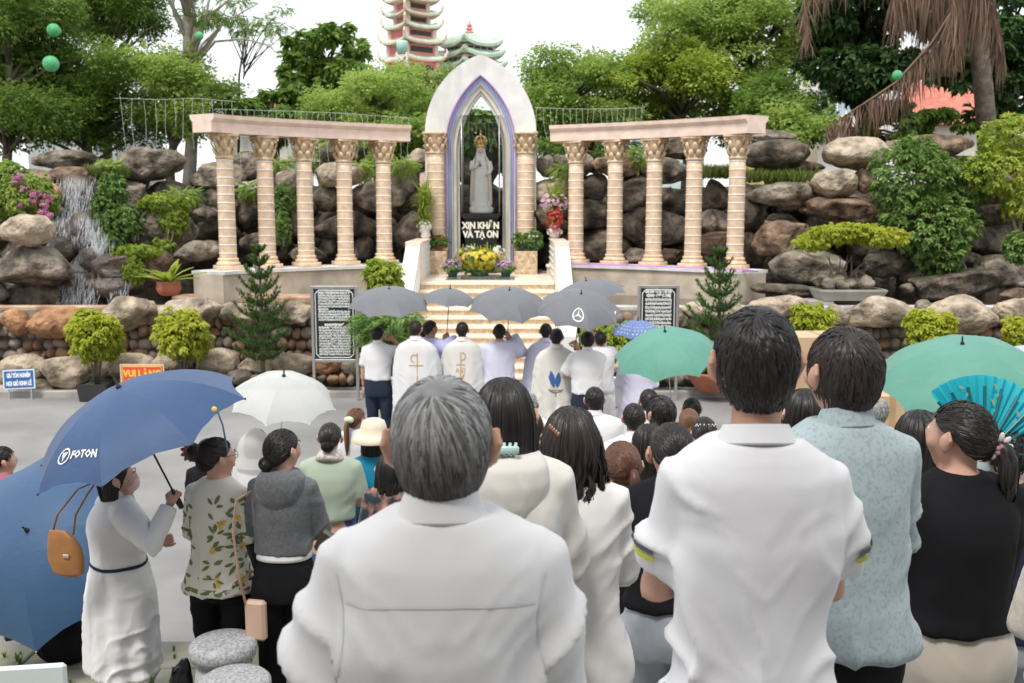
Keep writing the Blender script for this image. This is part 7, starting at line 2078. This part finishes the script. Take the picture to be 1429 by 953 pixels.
def on_panel(t, surf, k, V, F, mat, name, s0, u0, su, ss, eps=.004):
    """map 2D print (x across the panel, y towards the apex) on panel k"""
    out_ = []
    for x, y in V:
        u = u0 + x * su; s_ = s0 - y * ss
        p = surf(k, s_, u); d1 = surf(k, s_ + .01, u) - p; d2 = surf(k, s_, u + .01) - p
        nrm = d1.cross(d2).normalized()
        if nrm.z < 0: nrm = -nrm
        out_.append(p + nrm * eps)
    m = MB(); m.add(out_, F); return part(name, m, mat, t)
GU = 'grey umbrellas held over the clergy'
umbrella('grey umbrella held by the man in navy trousers', 543, 403, 13.25, .57, .22, (-.03, -.12, 1), u_grey, .80, spin=.3, group=GU, hold='umb1', grip='stub')
umbrella('grey umbrella held over the chalice chasuble', 628, 403, 13.4, .39, .175, (0, -.05, 1), u_grey, .80, spin=.1, group=GU, hold='umb2', grip='stub')
umbrella('creased grey umbrella held over the middle altar server', 711, 405, 13.2, .555, .25, (-.05, -.35, 1), u_grey, .80, spin=.2, group=GU, hold='umb3', grip='stub')
umbrella('grey umbrella half hidden behind the star logo umbrella', 818, 392, 13.7, .54, .20, (.06, -.1, 1), u_grey, .85, spin=.5, group=GU, hold='umb4', grip='stub')
t, surf, pans = umbrella('dark grey umbrella printed with a white three pointed star in a ring', 811, 410, 12.15, .535, .24, (.02, -.38, 1), u_grey, .80, spin=-PI / 2 - PI / 4, group=GU, hold='umb5', grip='stub')
star = [arc2(0, 0, .5, 0, 2 * PI, .10, 40)]
for k in range(3):
    a = PI / 2 + k * 2 * PI / 3; c, s_ = math.cos(a), math.sin(a)
    star.append(([(.48 * c, .48 * s_), (.075 * math.cos(a + PI / 3), .075 * math.sin(a + PI / 3)), (0, 0), (.075 * math.cos(a - PI / 3), .075 * math.sin(a - PI / 3))], [(0, 1, 2), (0, 2, 3)]))
V, F = joinsets(star); on_panel(t, surf, 0, V, F, ink, 'star_logo', .68, .62, .42, .33)
on_panel(t, surf, 2, *joinsets([strip2([(-.2, 0), (.2, 0)], .12)]), ink, 'printed_mark', .9, .5, .5, .4)
t, surf, pans = umbrella('small blue umbrella with white dots before the right notice board', 890, 447, 13.6, .37, .19, (.02, -.1, 1), u_dot, .75, spin=.2)
for k in range(8):
    D_ = []
    for i in range(5):
        for j in range(4 if i > 1 else 2):
            cx_, cy_ = (j + .5 + .25 * (i % 2)) / (4.5 if i > 1 else 2.6), .25 + .15 * i
            D_.append((([(cx_ + .045 * math.cos(a), cy_ + .02 * math.sin(a)) for a in np.linspace(0, 2 * PI, 7)[:-1]]), [(0, 1, 2, 3, 4, 5)]))
    V, F = joinsets(D_); on_panel(t, surf, k, V, F, ink, 'dot_print', 0, 0, 1, -1, .003)
umbrella('plain green umbrella held over the red cassock', 928, 463, 9.1, .515, .27, (.0, -.28, 1), u_green, .92, spin=.12, shaft=steel, hold='green', grip='stub')
t, surf, pans = umbrella('large green umbrella with faint gold lettering at the right', 1343, 480, 6.93, .63, .29, (.03, -.22, 1), u_green, .92, spin=-PI / 2 - PI / 8, shaft=steel, hold='biggreen', grip='stub')
faint = flat('faint_gold_print', (.30, .42, .24), .6)
for k, s_ in ((0, 'KINH MỪNG'), (7, 'LỄ'), (1, 'GX SAIGON')):
    v_, f_ = text_mesh(s_, .12, 'CENTER', 1); on_panel(t, surf, k, [(q[0], q[1]) for q in v_], f_, faint, 'printed_lettering', .80, .5, 1.0, .55, .003)
umbrella('white translucent umbrella held over the veiled woman', 396, 525, 7.62, .42, .22, (.01, -.16, 1), u_white, .70, spin=.25, shaft=white_p, hold='veil', grip='stub')
t, surf, pans = umbrella('navy blue folding umbrella with a white logo and strap', 166, 541, 5.05, .585, .27, (-.36, -.22, .95), u_blue, .62, spin=-PI / 2 - .62, grip='stub', hold='foton')
AXU = t
ring_v, ring_f = joinsets([arc2(0, 0, .105, 0, 2 * PI, .022, 28), ([(-.06, .055), (-.022, .055), (.005, -.06), (-.005, -.075)], [(0, 1, 2, 3)]), ([(-.012, .055), (.018, .055), (.022, -.02), (.008, -.045)], [(0, 1, 2, 3)]), ([(.028, .055), (.064, .055), (.034, .0), (.026, -.012)], [(0, 1, 2, 3)])])
v_, f_ = text_mesh('FOTON', .15, 'LEFT', 1, .006)
LV, LF = joinsets([(ring_v, ring_f), ([(q[0] * 1.05 + .14 + q[1] * .15, q[1] - .05) for q in v_], f_)])
Rm = t.rotation_euler.to_matrix()
FPANEL = min(range(8), key=lambda k: ((Rm @ surf(k, .72, .5) + t.location) - P(105, 648, 4.75)).length)
on_panel(t, surf, FPANEL, [(x - .22, y) for x, y in LV], LF, ink, 'logo', .74, .5, .95, .62)
umbrella('blue umbrella tilted towards the viewer beside the white dress', 38, 740, 5.75, .66, .26, (-.10, -.80, .62), u_blue2, .62, spin=.2, grip='stub', shaft=steel)
umbrella('striped umbrella at the right edge behind the green one', 1440, 490, 9.5, .5, .2, (0, -.1, 1), u_stripe, .8, spin=.1, hold='stripe', grip='stub')
# strap hanging from the logo umbrella
sp0 = P(300, 571, 4.8)
tt = part('umbrella_strap', MB().tube([Vector((0, 0, 0)), Vector((.015, 0, -.02)), Vector((.035, .0, -.08)), Vector((.055, 0, -.22))], [.012, .014, .013, .015], 8, flat=.15), u_blue, None, True, loc=sp0)
setprops(tt, 'navy strap with yellow button hanging off the logo umbrella edge', 'strap')
part('button', MB().ell((0, -.01, .002), (.014, .006, .014), 10, 6), ysn, tt, True)

# ------------------------------------------------------------------ bags, fan, stools, boxes
# tan shoulder bag of the woman in the white dress
bl = P(92, 772, 5.0)
bag = thing('shoulder_bag', 'tan leather crescent shoulder bag against the white dress', 'bag', bl, math.radians(-12))
m = MB(); leather = M('tan_leather', (.34, .155, .05), .45, var=.12, scale=8, bump=.1, bscale=120, bdist=.002)
m.loft([ring(a * .82, .035 * q, z * .95, x, 0, 28, 2.6) for a, q, z, x in ((.06, .6, -.13, .02), (.105, 1, -.11, .01), (.125, 1.1, -.04, 0), (.12, 1.0, .03, -.005), (.095, .7, .09, -.02), (.06, .3, .13, -.04))])
v, f, nm = remesh(m, .008, 2); obj_from_mesh('pouch', to_mesh('pouch', v, f, leather), bag)
m = MB(); m.tube([(-.07, 0, .11), (-.05, .02, .2), (.05, .06, .33), (.12, .1, .36)], .008, 8, flat=.5); m.tube([(.05, 0, .10), (.05, .03, .2), (.09, .08, .30), (.13, .1, .36)], .008, 8, flat=.5); part('strap', m, leather, bag, True)
m = MB(); m.box((.03, -.042, 0), (.035, .008, .02), bev=.003); part('clasp', m, steel, bag)
# crossbody bag on the leaf blouse
bl = P(357, 850, 5.02)
bag = thing('crossbody_bag', 'beige crossbody bag with a long strap on the leaf blouse', 'bag', bl, -.2)
beige = M('beige_leather', (.56, .38, .28), .5, var=.06)
part('pouch', MB().box((0, 0, -.06), (.115, .05, .22), bev=.015), beige, bag)
m = MB(); m.tube([(-.045, -.02, .03), (-.06, -.06, .2), (-.075, -.075, .45), (-.07, -.04, .60), (-.03, .05, .62)], .013, 8, flat=.25); part('strap', m, beige, bag, True)
# clutch held by the woman in grey
bl = P(466, 765, 5.02)
bag = thing('clutch_bag', 'dark brown clutch bag under the grey sweater arm', 'bag', bl, -.3)
part('pouch', MB().box((0, 0, 0), (.20, .04, .13), (0, .5, 0), bev=.012), M('brown_leather', (.045, .03, .022), .4, var=.1), bag)
# turquoise fan
fl = P(1372, 634, 3.72)
fan = thing('folding_fan', 'open turquoise folding fan with dark slats', 'fan', fl, 0)
fan.rotation_euler = (-.25, 0, 0)
tq = M('turquoise_paper', (.03, .52, .62), .6, var=.04, trans=.3)
ns_ = 18; R0, R1 = .12, .305
a0, a1 = math.radians(130), math.radians(0)
V = []; F = []
for k in range(ns_ * 2 + 1):
    a = a0 + (a1 - a0) * k / (ns_ * 2); dy = .006 if k % 2 else -.006
    V += [(R0 * math.cos(a), dy, R0 * math.sin(a)), (R1 * math.cos(a), dy * 1.6, R1 * math.sin(a))]
    if k: F.append((2 * k - 2, 2 * k - 1, 2 * k + 1, 2 * k))
m = MB(); m.add(V, F); part('leaf', m, tq, fan)
for k in range(ns_ + 1):
    a = a0 + (a1 - a0) * k / ns_
    if k % 2 == 0: part('slat', MB().tube([(0, -.012, 0), (R1 * .86 * math.cos(a), -.014, R1 * .86 * math.sin(a))], [.004, .0065], 6), M('teal_slat', (.005, .14, .17), .4), fan)
gl = []
for k in range(3, ns_, 4):
    a = a0 + (a1 - a0) * (k + .5) / ns_
    for q in range(4): gl.append(leaf2(R1 * (.55 + .1 * q) * math.cos(a), R1 * (.55 + .1 * q) * math.sin(a), a + (.8 if q % 2 else -.8), .022, .009))
V, F = joinsets(gl); m = MB(); m.add([(x, -.014, z) for x, z in V], F); part('gold_print', m, gold, fan)
# granite stools
for px, py, Y, lab in ((311, 893, 4.95, 'round grey granite stool beside the leaf blouse'), (327, 945, 4.55, 'round grey granite stool nearer the hooded sweater, cut by the picture edge')):
    c = P(px, py, Y); g = zg(Y)
    h = c.z - g
    t = thing('stone_stool', lab, 'stool', (c.x, Y, g), 0, 'granite stools on the terrace')
    part('seat', MB().lathe([(.13, h - .10), (.165, h - .085), (.175, h - .05), (.172, h - .02), (.155, h - .004), (.10, h)], 36), granite_s, t, True)
    part('base', MB().lathe([(.14, 0), (.15, .02), (.165, h * .35), (.155, h * .6), (.135, h - .101)], 36), granite_s, t, True)
# patent bag on the ground
c = P(252, 940, 5.1)
t = thing('handbag', 'black patent handbag on the ground beside the stool', 'bag', (c.x, c.y, zg(5.1)), .2)
zc = c.z - zg(5.1)
m = MB(); m.loft([ring(a, b, z, x, 0, 24, 2.4) for a, b, z, x in ((.06, .05, 0, 0), (.075, .06, .03, 0), (.07, .055, zc * .7, .0), (.05, .03, zc + .03, .01), (.02, .012, zc + .09, .025))]); v, f, nm = remesh(m, .008, 2); obj_from_mesh('pouch', to_mesh('pouch', wrinkle(v, nm, .01, 3), f, flat('patent', (.008, .008, .009), .12, spec=.6)), t)
m = MB(); m.tube([(-.05, 0, zc * .8), (-.03, -.05, zc + .06), (.03, -.05, zc + .06), (.05, 0, zc * .8)], .006, 6); part('handle', m, blackp, t, True)
# dark bag below the tilted umbrella
c = P(92, 905, 6.0)
t = thing('backpack', 'bulky black bag on the terrace under the tilted blue umbrella', 'bag', (c.x, 6.0, .45), 0)
m = MB(); m.ell((0, 0, .13), (.18, .14, .16), 20, 12); m.ell((.05, .02, .22), (.14, .12, .12), 16, 10); v, f, nm = remesh(m, .012, 3); obj_from_mesh('pouch', to_mesh('pouch', wrinkle(v, nm, .012, 5), f, c_black), t)
m = MB(); m.tube([(-.06, -.05, .3), (0, -.08, .38), (.06, -.05, .3)], .012, 6); part('handle', m, c_black, t, True)
# pale chair back at the lower left corner
c = P(40, 935, 3.4)
t = thing('chair', 'pale plastic chair back at the lower left corner', 'chair', (c.x, 3.4, zg(3.4)), .15)
zc = c.z - zg(3.4)
pl = M('pale_plastic', (.62, .70, .70), .5, var=.03)
part('backrest', MB().box((0, 0, zc - .16), (.26, .025, .36), bev=.012), pl, t)
part('seat', MB().box((0, .2, zc - .42), (.30, .36, .03), bev=.012), pl, t)
for sx in (-.12, .12):
    for sy in (.04, .36): part('leg', MB().box((sx, sy, (zc - .436) / 2), (.03, .03, zc - .436)), pl, t)
# cardboard boxes and goods behind the crowd
def cbox(label, x0, y0, x1, y1, Y, dep=.45, rz=0., z0=None):
    a, b = P(x0, y1, Y), P(x1, y0, Y)
    W_, H_ = b.x - a.x, b.z - a.z
    t = thing('cardboard_box', label, 'box', ((a.x + b.x) / 2, Y, a.z), rz, None)
    part('carton', MB().box((0, dep / 2, H_ / 2), (W_, dep, H_), bev=.006), card, t)
    part('tape', MB().box((0, dep / 2, H_ / 2 + .0), (.05, dep + .004, H_ + .004)), M('brown_tape', (.50, .33, .18), .35), t)
    return t
zt_ = P(1150, 590, 11.0).z
tb = thing('trestle_table', 'low table carrying the cardboard boxes at the roadside', 'table', (P(1200, 560, 11.4).x, 11.4, 0))
part('table_top', MB().box((0, 0, .66), (2.6, 1.2, .05), bev=.01), concrete, tb)
for sx in (-1.2, 1.2):
    for sy in (-.5, .5): part('leg', MB().box((sx, sy, .32), (.06, .06, .64)), steel, tb)
def cb2(label, x0, y0, x1, y1, Y, dep, zb):
    a, b = P(x0, y1, Y), P(x1, y0, Y); H_ = b.z - zb
    t = thing('cardboard_box', label, 'box', ((a.x + b.x) / 2, Y, zb), random.uniform(-.06, .06))
    part('carton', MB().box((0, dep / 2, H_ / 2), (b.x - a.x, dep, H_ - .004), bev=.006), card, t)
    part('tape', MB().box((0, dep / 2, H_ / 2), (.06, dep + .004, H_ + .001)), M('brown_tape', (.50, .33, .18), .35), t)
    m = MB(); m.add([(-(b.x - a.x) / 2, .0, H_ + .003), ((b.x - a.x) / 2, .0, H_ + .003), ((b.x - a.x) / 2, -.10, H_ - .03), (-(b.x - a.x) / 2, -.10, H_ - .03)], [(0, 1, 2, 3)]); 
    return t
cb2('wide cardboard box on the table behind the tousled dark hair', 1092, 470, 1214, 505, 11.2, .6, .687)
for (x0, x1, y1), what in (((1226, 1262, 552), 'narrow cardboard boxes under the green umbrella rim'), ((1264, 1345, 560), 'wide cardboard boxes behind the shoulder length black hair')):
    zt3 = P(x0, y1, 9.4).z; a, b = P(x0, 600, 9.4).x, P(x1, 600, 9.4).x; h3 = zt3 / 3
    for k, nth in enumerate(('lowest', 'middle', 'topmost')):
        t = thing('cardboard_box', '%s box in the stack of %s' % (nth, what), 'box', ((a + b) / 2, 9.4, h3 * k), random.uniform(-.05, .05))
        part('carton', MB().box((0, .22, h3 / 2), (b - a, .44, h3 - .006), bev=.006), card, t)
        part('tape', MB().box((0, .22, h3 / 2), (.06, .444, h3 - .004)), M('brown_tape', (.50, .33, .18), .35), t)
cb2('small cardboard box at the left end of the table', 1066, 500, 1088, 530, 10.95, .4, .687)
t = thing('fabric_bundle', 'bundle of red patterned fabric at the table front', 'fabric', (P(1128, 530, 10.6).x, 10.6, 0))
m = MB(); m.loft([ring(a, b, z, 0, 0, 30, 2.4, .03, 7) for a, b, z in ((.22, .16, 0), (.24, .18, .5), (.22, .17, .98), (.12, .1, 1.12))]); garment('cloth', m, patterned('red_print', (.62, .45, .42), (.50, .12, .12), 14, .08), t, .02, 3, .02, 6)
bpy.data.scenes.remove(TMP)
